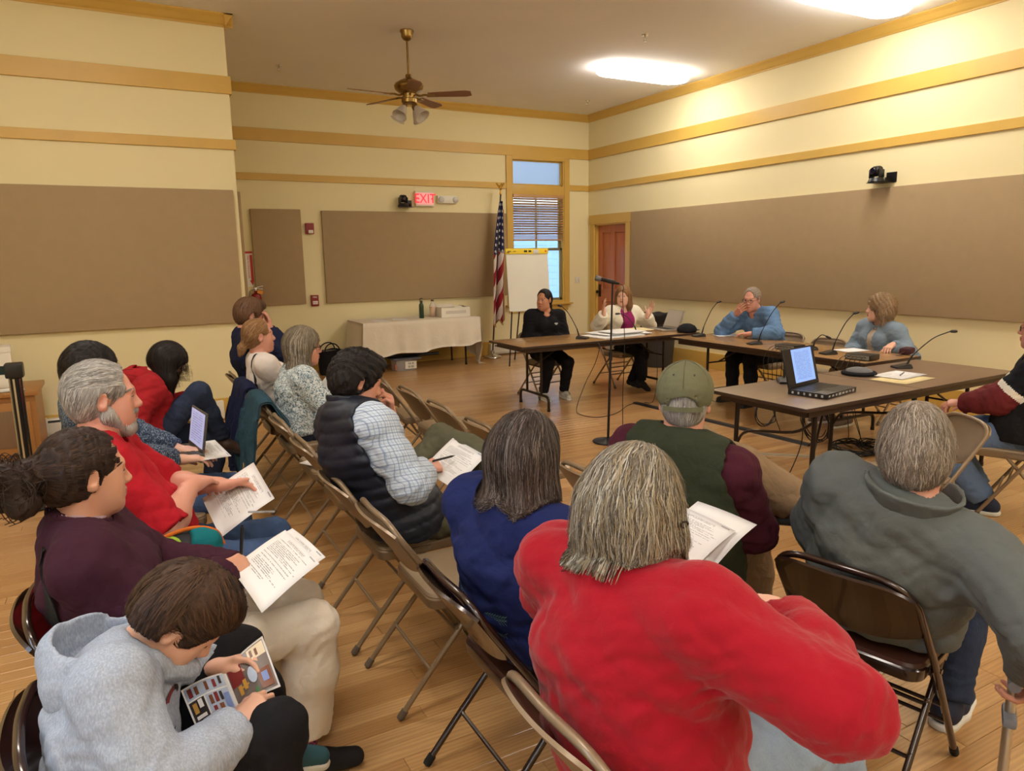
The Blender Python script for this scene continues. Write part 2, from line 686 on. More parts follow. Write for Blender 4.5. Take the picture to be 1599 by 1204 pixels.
# ------------------------------------------------------------------ people
def head_groups(hs, T, male=False, jaw=1.0):
    """head in its own axes (x forward, y left, z up; origin between the ears); T maps to the person's axes"""
    M, c = T
    def p(x, y, z): return c+M@(np.array([x, y, z])*hs)
    def E(x, y, z, r, k=.02, R=None): return el(p(x, y, z), np.array(r)*hs, M if R is None else M@R, k)
    def Rc(a, b, ra, rb, k=.02): return rc(p(*a), p(*b), ra*hs, rb*hs, k)
    pr = [E(-.014, 0, .036, (.098, .076, .084)), E(.030, 0, -.022, (.060, .060, .086), .04),
          Rc((.0, 0, -.060), (.062, 0, -.094), .052*jaw, .026*jaw, .04),
          E(.072, 0, -.103, (.020, .024 if male else .02, .018), .03),
          E(.052, .036, -.026, (.032, .026, .030), .03), E(.052, -.036, -.026, (.032, .026, .030), .03),
          E(.048, .040, -.075, (.03, .02, .032), .04), E(.048, -.040, -.075, (.03, .02, .032), .04),
          Rc((.080, .030, .026), (.084, .008, .022), .013, .012, .02), Rc((.080, -.030, .026), (.084, -.008, .022), .013, .012, .02)]
    subs = [E(.103, .032, .002, (.022, .018, .0125), .015), E(.103, -.032, .002, (.022, .018, .0125), .015)]
    g1 = Grp(pr, subs, k=.012)
    fin = [Rc((.083, 0, .018), (.109, 0, -.028), .0085, .0125, .012), E(.098, .0125, -.033, (.012, .009, .009), .01), E(.098, -.0125, -.033, (.012, .009, .009), .01),
           Rc((.088, .018, -.0615), (.097, 0, -.0585), .0055, .0075, .008), Rc((.088, -.018, -.0615), (.097, 0, -.0585), .0055, .0075, .008),
           Rc((.086, .016, -.070), (.094, 0, -.0715), .0055, .0085, .008), Rc((.086, -.016, -.070), (.094, 0, -.0715), .0055, .0085, .008),
           E(.0755, .032, .002, (.0128, .0150, .0125), .006), E(.0755, -.032, .002, (.0128, .0150, .0125), .006)]
    g2 = Grp(fin, k=.012)
    ears = []
    for s in (1, -1):
        a = .35*s
        Re = np.array([[math.cos(a), -math.sin(a), 0], [math.sin(a), math.cos(a), 0], [0, 0, 1]])@np.array([[math.cos(.2), 0, math.sin(.2)], [0, 1, 0], [-math.sin(.2), 0, math.cos(.2)]])
        ears.append(Grp([E(-.008, .080*s, .0, (.020, .0085, .033), .008, Re), E(-.002, .077*s, -.024, (.011, .008, .012), .01, Re)],
                        [E(-.002, .089*s, .004, (.012, .007, .020), .006, Re)], k=.008))
    return [g1, g2]+ears

def hand_groups(wr, fdir, palm, side, sz=1.0, curl=(.45, .55, .4), spread=.10, thumb=(.75, .55, .35), tcurl=.35, fc=(1, 1, 1, 1)):
    """wrist point, direction of the fingers, direction the palm faces, side +1 left / -1 right"""
    X = unit(fdir)
    Z = -ring_dir(X, palm)                      # back of the hand
    Y = np.cross(Z, X)*(-side)                  # towards the thumb
    def p(v): return np.asarray(wr)+sz*(X*v[0]+Y*v[1]+Z*v[2])
    def dv(v): return X*v[0]+Y*v[1]+Z*v[2]
    pr = [rc(p((-.03, 0, 0)), p((.02, .0, 0)), .025*sz, .027*sz, .03, ax=Y, sc=1.15)]
    roots = [(.090, .030, .002), (.094, .010, .004), (.090, -.010, .003), (.082, -.028, 0)]
    lens = [(.042, .026, .020), (.047, .030, .021), (.043, .028, .020), (.033, .021, .018)]
    for r_ in roots:
        pr.append(rc(p((.012, r_[1]*.55, -.002)), p(r_), .0155*sz, .0120*sz, .016))
    pr.append(el(p((.035, .018, -.012)), np.array((.034, .017, .013))*sz, np.stack([X, Y, Z], 1), .02))
    groups = [Grp(pr, k=.006)]
    for i, (r_, L) in enumerate(zip(roots, lens)):
        q = p(r_)
        yaw = spread*(1.4-i)*.8
        ang = 0.
        rad = (.0092, .0095, .0090, .0080)[i]
        seg = []
        for j in range(3):
            ang += curl[j]*fc[i]
            d = dv((math.cos(ang)*math.cos(yaw), math.sin(yaw)*math.cos(ang), -math.sin(ang)))
            q2 = q+d*L[j]*sz
            seg.append(rc(q, q2, rad*sz*(1-.09*j), rad*sz*(1-.09*(j+1)), .003))
            q = q2
        groups.append(Grp(seg, k=.005))
    q = p((.020, .022, -.006))
    t = np.array([thumb[0], thumb[1], -thumb[2]])
    t = t/np.linalg.norm(t)
    seg = []
    for j, (L, r_) in enumerate(((.040, .0145), (.034, .0112), (.027, .0098))):
        q2 = q+dv(t)*L*sz
        seg.append(rc(q, q2, r_*sz, r_*sz*.88, .006))
        q = q2
        t = t+np.array([.15, -.55, -.1])*tcurl
        t = t/np.linalg.norm(t)
    groups.append(Grp(seg, k=.014))
    return groups

def ik(a, c, l1, l2, hint):
    a, c = np.asarray(a, float), np.asarray(c, float)
    d = c-a
    L = np.linalg.norm(d)
    if L > (l1+l2)*.995:
        d = d/L*(l1+l2)*.995
        c = a+d
        L = np.linalg.norm(d)
    x = (l1*l1-l2*l2+L*L)/(2*L)
    h = math.sqrt(max(0, l1*l1-x*x))
    n = d/L
    hd = ring_dir(n, hint)
    return a+n*x+hd*h, c

def rotz(a): return np.array([[math.cos(a), -math.sin(a), 0], [math.sin(a), math.cos(a), 0], [0, 0, 1]])
def roty(a): return np.array([[math.cos(a), 0, math.sin(a)], [0, 1, 0], [-math.sin(a), 0, math.cos(a)]])
def rotx(a): return np.array([[1, 0, 0], [0, math.cos(a), -math.sin(a)], [0, math.sin(a), math.cos(a)]])

DBG = []
class Person:
    """seated figure; local axes x forward, y left, z up from the floor under the hips"""
    def __init__(s, label, hip, heading, head, look, sc=1.0, hs=1.0, seat=.45, slump=.25, twist=0., fat=1.0, fem=False, shw=.185,
                 skin=None, fine=.0045, cloth=.010, seed=0, legs=None, arms=None, jaw=1.0, short=False, name='person', hipz=None, ll=1.0, shz=.055, al=1.0):
        s.e = thing(name, label, 'person', (hip[0], hip[1], 0), math.radians(heading))
        s.sc, s.hs, s.fat, s.fem, s.skin, s.fine, s.cloth, s.seed, s.jaw = sc, hs, fat, fem, skin, fine, cloth, seed, jaw
        s.hip, s.hd = hip, heading
        P = np.array([0, 0, hipz if hipz else seat+.085*sc+.005])
        yaw, pitch, roll = [math.radians(v) for v in look]
        HM = rotz(yaw)@roty(pitch)@rotx(roll)
        tgt = np.asarray(head, float)
        def fk(q):
            lean, side, ts = q
            def dr(a): return rotx(-side)@np.array([math.sin(a), 0, math.cos(a)])
            W = P+.17*sc*ts*dr(lean)
            C = W+.18*sc*ts*dr(lean+slump*.5)
            N = C+.17*sc*ts*dr(lean+slump)
            U = dr(lean+slump)
            F = rotz(math.radians(twist))@rotx(-side)@np.array([math.cos(lean+slump), 0, -math.sin(lean+slump)])
            F = ring_dir(U, F)
            nk = unit(U+.6*HM[:, 2]+.25*F)
            Hc = N+nk*.085*hs+HM[:, 2]*.07*hs+HM[:, 0]*.022*hs
            return W, C, N, U, F, nk, Hc
        q = np.array([-.15, 0., 1.])
        for _ in range(14):
            r = fk(q)[-1]-tgt
            J = np.zeros((3, 3))
            for i in range(3):
                d = np.zeros(3)
                d[i] = 1e-4
                J[:, i] = (fk(q+d)[-1]-tgt-r)/1e-4
            q = q-np.linalg.lstsq(J, r, rcond=1e-4)[0]*.8
            q = np.clip(q, (-.6, -.6, .78), (1.2, .6, 1.22))
        s.q = q
        s.P = P
        s.W, s.C, s.N, s.U, s.F, s.nk, s.Hc = fk(q)
        s.HM = HM
        s.L = np.cross(s.U, s.F)
        s.Sh = [s.N-s.U*shz*sc+s.L*shw*sc*sg+s.F*.01 for sg in (1, -1)]
        # arms
        s.El, s.Wr, s.arm = [], [], arms
        for i, sg in enumerate((1, -1)):
            a = arms[i]
            e, wq = ik(s.Sh[i], a['w'], .285*sc*al, .255*sc*al, a.get('e', (-.3, .6*sg, -1)))
            s.El.append(e)
            s.Wr.append(wq)
        # legs
        s.Hj = [P+np.array([.0, .095*sc*sg, -.005]) for sg in (1, -1)]
        s.Kn, s.An, s.leg = [], [], legs
        for i in range(2):
            l = legs[i]
            k, a = ik(s.Hj[i], l['a'], .44*sc*ll, .415*sc*ll, l.get('k', (1, 0, .9)))
            s.Kn.append(k)
            s.An.append(a)
        s._body(short)
        hdr = math.radians(heading)
        def wp(v): return (hip[0]+v[0]*math.cos(hdr)-v[1]*math.sin(hdr), hip[1]+v[0]*math.sin(hdr)+v[1]*math.cos(hdr), v[2])
        DBG.append((label, {k: wp(v) for k, v in dict(head=s.Hc, shL=s.Sh[0], shR=s.Sh[1], elL=s.El[0], elR=s.El[1], wrL=s.Wr[0], wrR=s.Wr[1], knL=s.Kn[0], knR=s.Kn[1], anL=s.An[0], anR=s.An[1]).items()}, [round(float(v), 2) for v in q]))
    # ---- building blocks
    def torso(s, off=0., lo=True):
        f, sc = s.fat, s.sc
        wd = 1.0 if not s.fem else .94
        L = s.L
        bl = unit(np.array([0, 1, 0])*.7+L*.3)
        pr = [rc(s.P+np.array([-.015, 0, .0]), s.W, .118*sc*(.6+.4*f)+off, .112*sc*f+off, .05, ax=bl, sc=1.42),
              rc(s.W, s.C, .112*sc*f+off, .118*sc*(.7+.3*f)+off, .05, ax=L, sc=1.38*wd),
              rc(s.C, s.N-s.U*.085*sc, .118*sc*(.7+.3*f)+off, .086*sc+off, .05, ax=L, sc=1.52*wd)]
        for i in (0, 1):
            pr.append(rc(s.N-s.U*.01*sc-s.F*.012, s.Sh[i]+s.U*.004, .052*sc+off, .064*sc+off, .05))
        if s.fem:
            for sg in (1, -1):
                pr.append(el(s.C+s.F*.088*sc+s.L*.072*sc*sg-s.U*.0*sc, np.array((.062, .066, .066))*sc+off, np.stack([s.F, s.L, s.U], 1), .05))
        if f > 1.05:
            pr.append(el(s.W+np.array([.055*f, 0, -.01]), np.array((.105, .145, .12))*sc*f+off, None, .06))
        return pr
    def sleeve(s, i, off=0., t=1.0, loose=1.0):
        sc = s.sc
        S_, E_, W_ = s.Sh[i], s.El[i], s.Wr[i]
        if t <= .5:
            Eb = S_+(E_-S_)*min(1, t*2)
            return Grp([rc(S_, Eb, .066*sc+off, .060*sc*loose+off, .03)], cuts=[(Eb, unit(E_-S_), .006)], k=.05)
        Wb = E_+(W_-E_)*((t-.5)*2)
        d = unit(W_-E_)
        Wm = E_+(Wb-E_)*.55
        return Grp([rc(S_, E_, .064*sc+off, .052*sc*loose+off, .03), rc(E_, Wm, .053*sc*loose+off, .046*sc*loose+off, .03), rc(Wm, Wb+d*.03, .046*sc*loose+off, .036*sc*loose+off, .03)],
                   cuts=[(Wb, d, .005)], k=.05)
    def _body(s, short):
        T = (s.HM, s.Hc)
        sc = s.sc
        V, F, mi = [], [], []
        n = 0
        g = head_groups(s.hs, T, not s.fem, s.jaw)
        nb = s.N-s.U*.05*sc
        neck = Grp([rc(s.Hc+s.HM@np.array([-.018, 0, -.045])*s.hs, s.N-s.U*.0, (.050 if s.fem else .057)*s.hs, (.056 if s.fem else .064)*sc, .03),
                    rc(s.N, nb, .06*sc, .085*sc, .05, ax=s.L, sc=1.3)], cuts=[(nb, -s.U, .01)], k=.03)
        v, f = mesh_sdf([g[0], g[1], neck]+g[2:], s.fine)
        lf = (v-s.Hc)@s.HM/s.hs
        lips = (lf[:, 0] > .0845) & (np.abs(lf[:, 1]) < .021) & (lf[:, 2] < -.0555) & (lf[:, 2] > -.0765)
        V.append(v); F.append(f+n); n += len(v)
        mi.append(lips[f].all(1).astype(int))
        for i in (0, 1):
            a = s.arm[i]
            if a.get('hide'):
                continue
            d = unit(s.Wr[i]-s.El[i])
            hg = hand_groups(s.Wr[i], a.get('f', d), a.get('p', (0, 0, -1)), (1, -1)[i], s.sc*a.get('sz', 1.)*1.0, a.get('curl', (.45, .55, .4)), a.get('spread', .1), a.get('thumb', (.75, .55, .35)), a.get('tcurl', .35), a.get('fc', (1, 1, 1, 1)))
            fore = [rc(s.El[i]+(s.Wr[i]-s.El[i])*.5, s.Wr[i], .037*sc, .026*sc, .03)]
            if short:
                fore = [rc(s.Sh[i], s.El[i], .050*sc*s.fat, .042*sc*s.fat, .03), rc(s.El[i], s.El[i]+(s.Wr[i]-s.El[i])*.35, .043*sc*s.fat, .044*sc*s.fat, .03), rc(s.El[i]+(s.Wr[i]-s.El[i])*.35, s.Wr[i], .043*sc*s.fat, .029*sc, .03)]
            v, f = mesh_sdf([Grp(fore, k=.02)]+hg, min(s.fine, .0042))
            V.append(v); F.append(f+n); n += len(v)
            mi.append(np.zeros(len(f), int))
        core = [Grp(s.torso(-.022)), ]
        for i in (0, 1):
            core.append(Grp([rc(s.Sh[i], s.El[i], .046*sc, .036*sc), rc(s.El[i], s.Wr[i], .036*sc, .024*sc), rc(s.Hj[i], s.Kn[i], .068*sc, .048*sc), rc(s.Kn[i], s.An[i], .046*sc, .034*sc)], k=.02))
        v, f = mesh_sdf(core, .018)
        V.append(v); F.append(f+n); n += len(v)
        mi.append(np.zeros(len(f), int))
        link('body', make_mesh('body', np.vstack(V), np.vstack(F), [s.skin, LIP], np.concatenate(mi)), s.e)
        ey = MB()
        for sg in (1, -1):
            cpt = s.Hc+s.HM@(np.array([.0785, .032*sg, .001])*s.hs)
            R = s.HM@roty(PI/2)
            r = .0126*s.hs
            prof = [(0, -r)]+[(r*math.sin(t), -r*math.cos(t)) for t in np.linspace(.3, PI-.5, 8)]
            ey.lathe(prof, 12, 0, cpt, R)
            e2 = [(r*math.sin(t), -r*math.cos(t)) for t in np.linspace(PI-.5, PI, 4)]
            ey.lathe(e2, 12, 1, cpt, R)
            lash = [s.ht((.0785+.0132*math.cos(a*.9)*math.cos(.42), .032*sg+.0142*math.sin(a), .001+.0132*math.sin(.42)*math.cos(a)**.5)) for a in np.linspace(-1.1, 1.1, 9)]
            ey.tube(lash, .0013*s.hs, 5, 2)
        ey.obj('eyes', [EYEW, IRIS, LASH], s.e)
    def cloth_obj(s, name, groups, m, amp=.006, freq=1., cell=None, matf=None, label=None, disp=None, seed=0, folds=()):
        w1 = wrinkle(amp, freq, s.seed+seed)
        def dfn(P):
            o = w1(P)
            if disp: o = o+disp(P)
            for c, ax, rad, am, fq in folds:
                q = P-c
                e = np.exp(-(q*q).sum(-1)/(rad*rad))
                o = o+am*e*np.sin((q@ax)*fq+2.2*np.sin(P@np.array([31., 23, 17])+fq)+1.4*np.sin(P@np.array([-19., 47, 29])))
            return o
        v, f = mesh_sdf(groups, cell or s.cloth, dfn, amp+.010)
        mi = None
        if matf is not None:
            mi = matf(v[f].mean(1))
        o = link(name, make_mesh(name, v, f, m, mi), s.e)
        if label: o['label'] = label
        return o
    def top_groups(s, off=.012, sleeve=1.0, loose=1.0, hem=.02, neck=.012, open_=0., vneck=0., hemoff=.0, neckdrop=.0):
        hemp = s.P+np.array([0, 0, -hem])
        tor = s.torso(off)
        tor.append(rc(s.P+np.array([-.02, 0, -.02]), s.P+np.array([.02, 0, .03]), .122*s.sc*(.6+.4*s.fat)+off+hemoff, .118*s.sc*(.6+.4*s.fat)+off, .05, ax=(0, 1, 0), sc=1.45))
        subs = [rc(s.N-s.U*(.018+neckdrop)+s.F*.012, s.Hc, (.056 if s.fem else .064)*s.sc+neck, .075, .012)]
        if vneck:
            subs.append(rc(s.N+s.F*.09, s.N-s.U*vneck+s.F*.16, .05, .02, .01))
        if open_:
            subs.append(rc(s.N-s.U*.03+s.F*.12, s.P+np.array([.16, 0, -.1]), open_*.8, open_, .01))
        g = [Grp(tor, subs, [(hemp, np.array([0, 0, -1.]), .01)])]
        if sleeve:
            g += [s.sleeve(i, off*.9, sleeve, loose) for i in (0, 1)]
        return g
    def top_folds(s, am=.005):
        fo = []
        for i in (0, 1):
            fd = unit(s.Wr[i]-s.El[i])
            ud = unit(s.El[i]-s.Sh[i])
            fo += [(s.El[i], unit(ud+fd), .10*s.sc, am*1.15, 165.), (s.El[i]+(s.Wr[i]-s.El[i])*.72, fd, .075*s.sc, am*.9, 210.), (s.Sh[i]+ud*.07-s.U*.05, unit(ud+s.L*(-1, 1)[i]*.8), .10*s.sc, am*.9, 140.)]
        fo += [(s.W-s.F*.06, s.U, .15*s.sc, am, 105.), (s.W+s.F*.10, s.U, .13*s.sc, am*1.2, 125.), (s.C-s.F*.10-s.L*.08, unit(s.U+s.L*.8), .14, am*.55, 75.), (s.C-s.F*.10+s.L*.08, unit(s.U-s.L*.8), .14, am*.55, 80.)]
        return fo
    def leg_folds(s, am=.005):
        fo = []
        for i in (0, 1):
            sd = unit(s.An[i]-s.Kn[i])
            td = unit(s.Kn[i]-s.Hj[i])
            fo += [(s.Kn[i]-td*.03+sd*.03, unit(td+sd), .11*s.sc, am, 140.), (s.Hj[i]+td*.05, td, .13*s.sc, am*1.1, 120.), (s.An[i]-sd*.05, sd, .09*s.sc, am, 150.), (s.Hj[i]+td*.25, unit(td+np.array([0, 0, .7])), .13, am*.7, 80.)]
        return fo
    def collar(s, name, m, h=.045, r0=.068, r1=.078, th=.007, open_=.05, drop=.0, tiltf=.35, cell=.005, amp=.002):
        """stand collar round the neck, open in front"""
        ax = unit(s.nk*.8+s.U*.4)
        base = s.N-ax*(.022+drop)+s.F*.008
        tip = base+ax*(h+.022)
        n2 = unit(ax+s.F*tiltf)
        subs = [rc(base-ax*.03, tip+ax*.03, r0*s.sc-th, r1*s.sc-th+.004, .004)]
        if open_:
            subs.append(rc(base+s.F*(r0+.01)*s.sc-ax*.02, tip+s.F*(r1+.03)*s.sc+ax*.02, open_*.35, open_, .006))
        g = [Grp([rc(base, tip, r0*s.sc, r1*s.sc, .004)], subs, [(tip, n2, .004), (base, -ax, .004)])]
        return s.cloth_obj(name, g, m, amp, 1., cell)
    def trousers(s, m, off=.004, length=1.0, cell=None, amp=.004, name='trousers', loose=1., matf=None):
        sc = s.sc
        g = [Grp([rc(s.P+np.array([-.01, 0, -.005]), s.P+np.array([.03, 0, .04]), .112*sc*(.6+.4*s.fat)+off, .10*sc+off, .05, ax=(0, 1, 0), sc=1.5)])]
        for i in (0, 1):
            H_, K_, A_ = s.Hj[i], s.Kn[i], s.An[i]
            Ab = K_+(A_-K_)*length
            d = unit(A_-K_)
            g.append(Grp([rc(H_, K_, .088*sc*(.7+.3*s.fat)+off, .062*sc+off, .04), rc(K_, K_+(Ab-K_)*.45, .062*sc+off, .058*sc*loose+off, .03), rc(K_+(Ab-K_)*.45, Ab+d*.04, .058*sc*loose+off, .050*sc*loose+off, .03)],
                         cuts=[(Ab, d, .006)], k=.03))
        return s.cloth_obj(name, g, m, amp, 1.15, cell, matf=matf, seed=3, folds=s.leg_folds())
    def shoes(s, m, sole=None, cell=.006, high=0., slim=1.0, only=None):
        for i in (0, 1):
            if only is not None and i not in only:
                continue
            l = s.leg[i]
            A = s.An[i]
            t = unit(l.get('toe', (1, .15*(1, -1)[i], -.05)))
            up = ring_dir(t, l.get('up', (0, 0, 1)))
            sd = np.cross(up, t)
            z = s.sc
            def p(x, y, zz): return A+(t*x+sd*y+up*zz)*z
            bt = p(0, 0, -.078)
            g = [Grp([rc(p(-.045, 0, -.04), p(.06, 0, -.042), .040*z*slim, .040*z*slim, .02), rc(p(.06, 0, -.046), p(.165, .0, -.055), .043*z*slim, .034*z*slim, .02),
                      rc(p(-.03, 0, -.03), p(-.005, 0, .015+high), .042*z, .040*z, .03)],
                     [rc(p(-.005, 0, .012+high), p(-.005, 0, .1+high), .030*z, .032*z, .006)], [(bt, -up, .006), (p(0, 0, .022+high), up, .005)])]
            v, f = mesh_sdf(g, cell)
            sh = link('shoe', make_mesh('shoe', v, f, m), s.e)
            if sole is not None:
                g = [Grp([rc(p(-.045, 0, -.075), p(.06, 0, -.075), .045*z*slim, .046*z*slim, .02), rc(p(.06, 0, -.075), p(.168, .0, -.075), .048*z*slim, .038*z*slim, .02)],
                         cuts=[(p(0, 0, -.090), -up, .003), (p(0, 0, -.064), up, .003)])]
                v, f = mesh_sdf(g, cell)
                link('sole', make_mesh('sole', v, f, sole), sh)
    def socks(s, m, cell=.006, name='sock'):
        for i in (0, 1):
            d = unit(s.An[i]-s.Kn[i])
            v, f = mesh_sdf([Grp([rc(s.An[i]-d*.16*s.sc, s.An[i]+d*.01, .044*s.sc, .036*s.sc)])], cell, wrinkle(.003, 2., 5), .004)
            link(name, make_mesh(name, v, f, m), s.e)
    def ht(s, v): return s.Hc+s.HM@(np.asarray(v, float)*s.hs)
    def hprim(s, kind, *a, k=.02):
        """primitives in head axes"""
        if kind == 'el':
            return el(s.ht(a[0]), np.array(a[1])*s.hs, s.HM if len(a) < 3 else s.HM@a[2], k)
        return rc(s.ht(a[0]), s.ht(a[1]), a[2]*s.hs, a[3]*s.hs, k)
    def hair(s, prims, subs, mats, cuts=(), flow='down', n=1800, ln=.12, width=.0022, lift=.003, amp=.004, cell=None, tie=None, part=(.0, 0, .12), name='hair', seg=8, fly=.0, extra=None, rootf=None, wave=0., comb=.10, free=.0, over=None):
        """hair volume plus combed strands lying on it; mats = base and lighter/darker strands"""
        g = [Grp(prims, subs, [(s.ht(c), s.HM@unit(nn), kk) for c, nn, kk in cuts])]
        if extra: g += extra
        r = np.random.default_rng(s.seed+5)
        ridge = wrinkle(amp, 2.4, s.seed+2, (2.4, 2.4, .5))
        v, f = mesh_sdf(g, cell or max(s.fine, .005), ridge, amp)
        V, F, MI = [v], [f], [np.zeros(len(f), int)]
        if n > 0 and len(v):
            root = v[r.integers(0, len(v), n)]+r.normal(0, .002, (n, 3))
            lf = (root-s.Hc)@s.HM/s.hs
            if rootf is not None:
                root = root[rootf(lf)]
            n = len(root)
            pt = s.ht(part)
            down = np.array([0, 0, -1.])
            L = ln*r.uniform(.5, 1.2, n)
            lf0 = lift*r.uniform(-.6, 1.6, n)
            P = root.copy()
            pts = [P.copy()]
            rnd = r.normal(0, comb, (n, 3))
            vel = None
            for j in range(seg):
                if flow == 'tie':
                    d = s.ht(tie)-P
                elif flow == 'fwd':
                    lf = (P-s.Hc)@s.HM/s.hs
                    d = np.where((lf[:, 0] > -.03)[:, None], s.HM[:, 0]*1.0-s.HM[:, 2]*.25+s.HM[:, 1]*.5*np.sign(lf[:, 1:2]-.01), -s.HM[:, 2]+s.HM[:, 0]*.25)
                elif flow == 'back':
                    lf = (P-s.Hc)@s.HM/s.hs
                    d = np.where((lf[:, 2] > .05)[:, None], -s.HM[:, 0]+s.HM[:, 1]*.3*np.sign(lf[:, 1:2]), -s.HM[:, 2]-s.HM[:, 0]*.45)
                else:
                    rad = P-pt
                    rad = rad/np.maximum(1e-6, np.linalg.norm(rad, axis=1))[:, None]
                    lf = (P-s.Hc)@s.HM/s.hs
                    d = np.where((lf[:, 2] > .06)[:, None], rad*1.0+down*.4, down+rad*.12)
                d = d/np.maximum(1e-6, np.linalg.norm(d, axis=1))[:, None]+rnd
                if wave:
                    d = d+wave*np.sin(P@np.array([[60., 20, 10], [15, 55, 20], [90, 80, 70]])+rnd*4)
                nn = sdf_grad(g, P)
                hang = (nn[:, 2] < -.35) if free else np.zeros(n, bool)
                dn_ = (d*nn).sum(1)
                d = d-nn*np.where(hang, 0., dn_)[:, None]
                if free:
                    d[hang] = d[hang]*.25+np.array([0, 0, -1.])
                d = d/np.maximum(1e-6, np.linalg.norm(d, axis=1))[:, None]
                P = P+d*(L/seg)[:, None]
                nn = sdf_grad(g, P)
                pw = np.clip(1.6+nn[:, 2]*2.2, 0, 1) if free else 1.
                dist = sdf_eval(g, P)-lf0-fly*(j/seg)**2*r.uniform(0, 1, n)
                if free:
                    outw = np.clip((.75+nn[:, 2])*-4, 0, 1)
                    dist = np.where((nn[:, 2] < -.55) & (dist > 0), 0., dist)
                P = P-nn*dist[:, None]
                if over is not None and j > 2:
                    low = (P@np.array([0, 0, 1.])) < s.Hc[2]-.05
                    if low.any():
                        q = P[low]
                        dg_ = sdf_eval(over, q)
                        hit = dg_ < .016
                        if hit.any():
                            qq = q[hit]
                            q[hit] = qq+sdf_grad(over, qq)*(.016-dg_[hit]+.004*r.uniform(0, 1, hit.sum()))[:, None]
                            P[low] = q
                pts.append(P.copy())
            pts = np.stack(pts, 1)
            far_ = np.zeros(n, bool)
            for j in range(1, seg+1):
                q = pts[:, j]
                far_ |= (sdf_eval(g, q) > .024+fly) & (q[:, 2] > s.Hc[2]-(.07 if over is not None else .0))
            far_ |= pts[:, :, 2].min(1) < v[:, 2].min()-.035
            if far_.any() and not far_.all():
                pts, L, root = pts[~far_], L[~far_], root[~far_]
                n = len(root)
            Tn = np.gradient(pts, axis=1)
            N = np.stack([sdf_grad(g, pts[:, j]) for j in range(seg+1)], 1)
            B_ = np.cross(Tn, N)
            B_ /= np.maximum(1e-9, np.linalg.norm(B_, axis=2))[..., None]
            wd = width*r.uniform(.6, 1.5, n)[:, None]*np.array([.5]+[1]*(seg-1)+[.12])[None]
            a = pts+B_*wd[..., None]*.5
            b = pts-B_*wd[..., None]*.5
            SV = np.stack([a, b], 2).reshape(-1, 3)
            base = (np.arange(n)*(seg+1)*2)[:, None]+np.arange(seg)[None]*2
            SF = np.stack([base, base+1, base+3, base+2], -1).reshape(-1, 4)
            nm = len(mats)
            cl = np.sin(root@np.array([41., 23, 17]))*np.sin(root@np.array([13., -37, 29]))+r.normal(0, .55, n)
            sm = np.repeat(np.clip(np.floor((cl+1.)*.5*nm), 0, nm-1).astype(int), seg)
            V.append(SV); F.append(SF+len(v)); MI.append(sm)
        return link(name, make_mesh(name, np.vstack(V), np.vstack(F), mats, np.concatenate(MI)), s.e)
    def brows(s, m, w_=.0032):
        mb = MB()
        for sg in (1, -1):
            pts = smooth_path([s.ht((.093, .012*sg, .0225)), s.ht((.0915, .028*sg, .031)), s.ht((.080, .046*sg, .030)), s.ht((.066, .055*sg, .022))], 3)
            mb.tube(pts, np.linspace(w_*1.2, w_*.6, len(pts))*s.hs, 6)
        mb.obj('eyebrows', m, s.e)
    def glasses(s, m, thin=.0014):
        mb = MB()
        for sg in (1, -1):
            ring = [s.ht((.104-abs(math.cos(t))*.0-.004*math.cos(t)*sg*sg, (.033+.024*math.cos(t))*sg, -.002+.017*math.sin(t))) for t in np.linspace(0, 2*PI, 20, endpoint=False)]
            mb.tube(ring, thin*s.hs, 6, closed=True)
            mb.tube([s.ht((.101, .057*sg, .003)), s.ht((.092, .074*sg, .006)), s.ht((.02, .084*sg, .008)), s.ht((-.012, .083*sg, .004)), s.ht((-.022, .082*sg, -.018))], thin*s.hs, 6)
        mb.tube([s.ht((.104, .009, .002)), s.ht((.108, 0, .005)), s.ht((.104, -.009, .002))], thin*s.hs, 6)
        mb.obj('eyeglasses', m, s.e)
    def project(s, groups, P, d, back=.25, lift=.002, disp=None):
        """slide points along d onto a garment"""
        d = unit(d)
        q = np.asarray(P, float)-d*back
        for _ in range(60):
            q = q+d*np.maximum(-.02, sdf_eval(groups, q, disp)-lift)[:, None]*.7
        return q
    def strap(s, name, pts, m, w_=.035, th=.004, ref=None):
        """flat band following a path; ref = outward hint centre"""
        p = smooth_path(pts, 6)
        T = np.gradient(p, axis=0)
        c = np.asarray(ref if ref is not None else s.C, float)
        rows = []
        for i in range(len(p)):
            n = ring_dir(T[i], p[i]-c)
            b = np.cross(unit(T[i]), n)
            rows.append([p[i]+b*w_/2+n*th, p[i]-b*w_/2+n*th])
        mb = MB()
        mb.sheet(np.array(rows), 0, th)
        return mb.obj(name, m, s.e)
# ------------------------------------------------------------------ shared materials
WALL = mat('cream_wall_paint', (233, 221, 176), .75, var=.02, vscale=1.5, bump=.08, bscale=160)
CEIL = mat('ceiling_paint', (238, 236, 236), .9, var=.03, vscale=1.2, bump=.06, bscale=120)
TRIM = mat('ochre_trim_paint', (208, 170, 84), .42, var=.05, vscale=4, bump=.05, bscale=40)
PANEL = fabric('tan_panel_cloth', (168, 145, 112), fine=700., wr=.05, mottled=.05)
WHITEM = mat('white_enamel', (226, 222, 208), .4, var=.02)
OFFW = mat('off_white_plastic', (222, 214, 190), .45, var=.02)
BLACKP = mat('black_plastic', (22, 22, 25), .38, var=.05)
BLACKM = mat('black_metal', (24, 22, 22), .4, metal=.3, var=.08)
RUBBER = mat('black_rubber', (20, 20, 20), .8, var=.05)
CABLE = mat('black_cable', (16, 16, 17), .55, var=.0)
CHROME = mat('chrome', (205, 205, 205), .22, metal=1., var=.03)
ALU = mat('brushed_aluminium', (196, 194, 186), .35, metal=.9, var=.04)
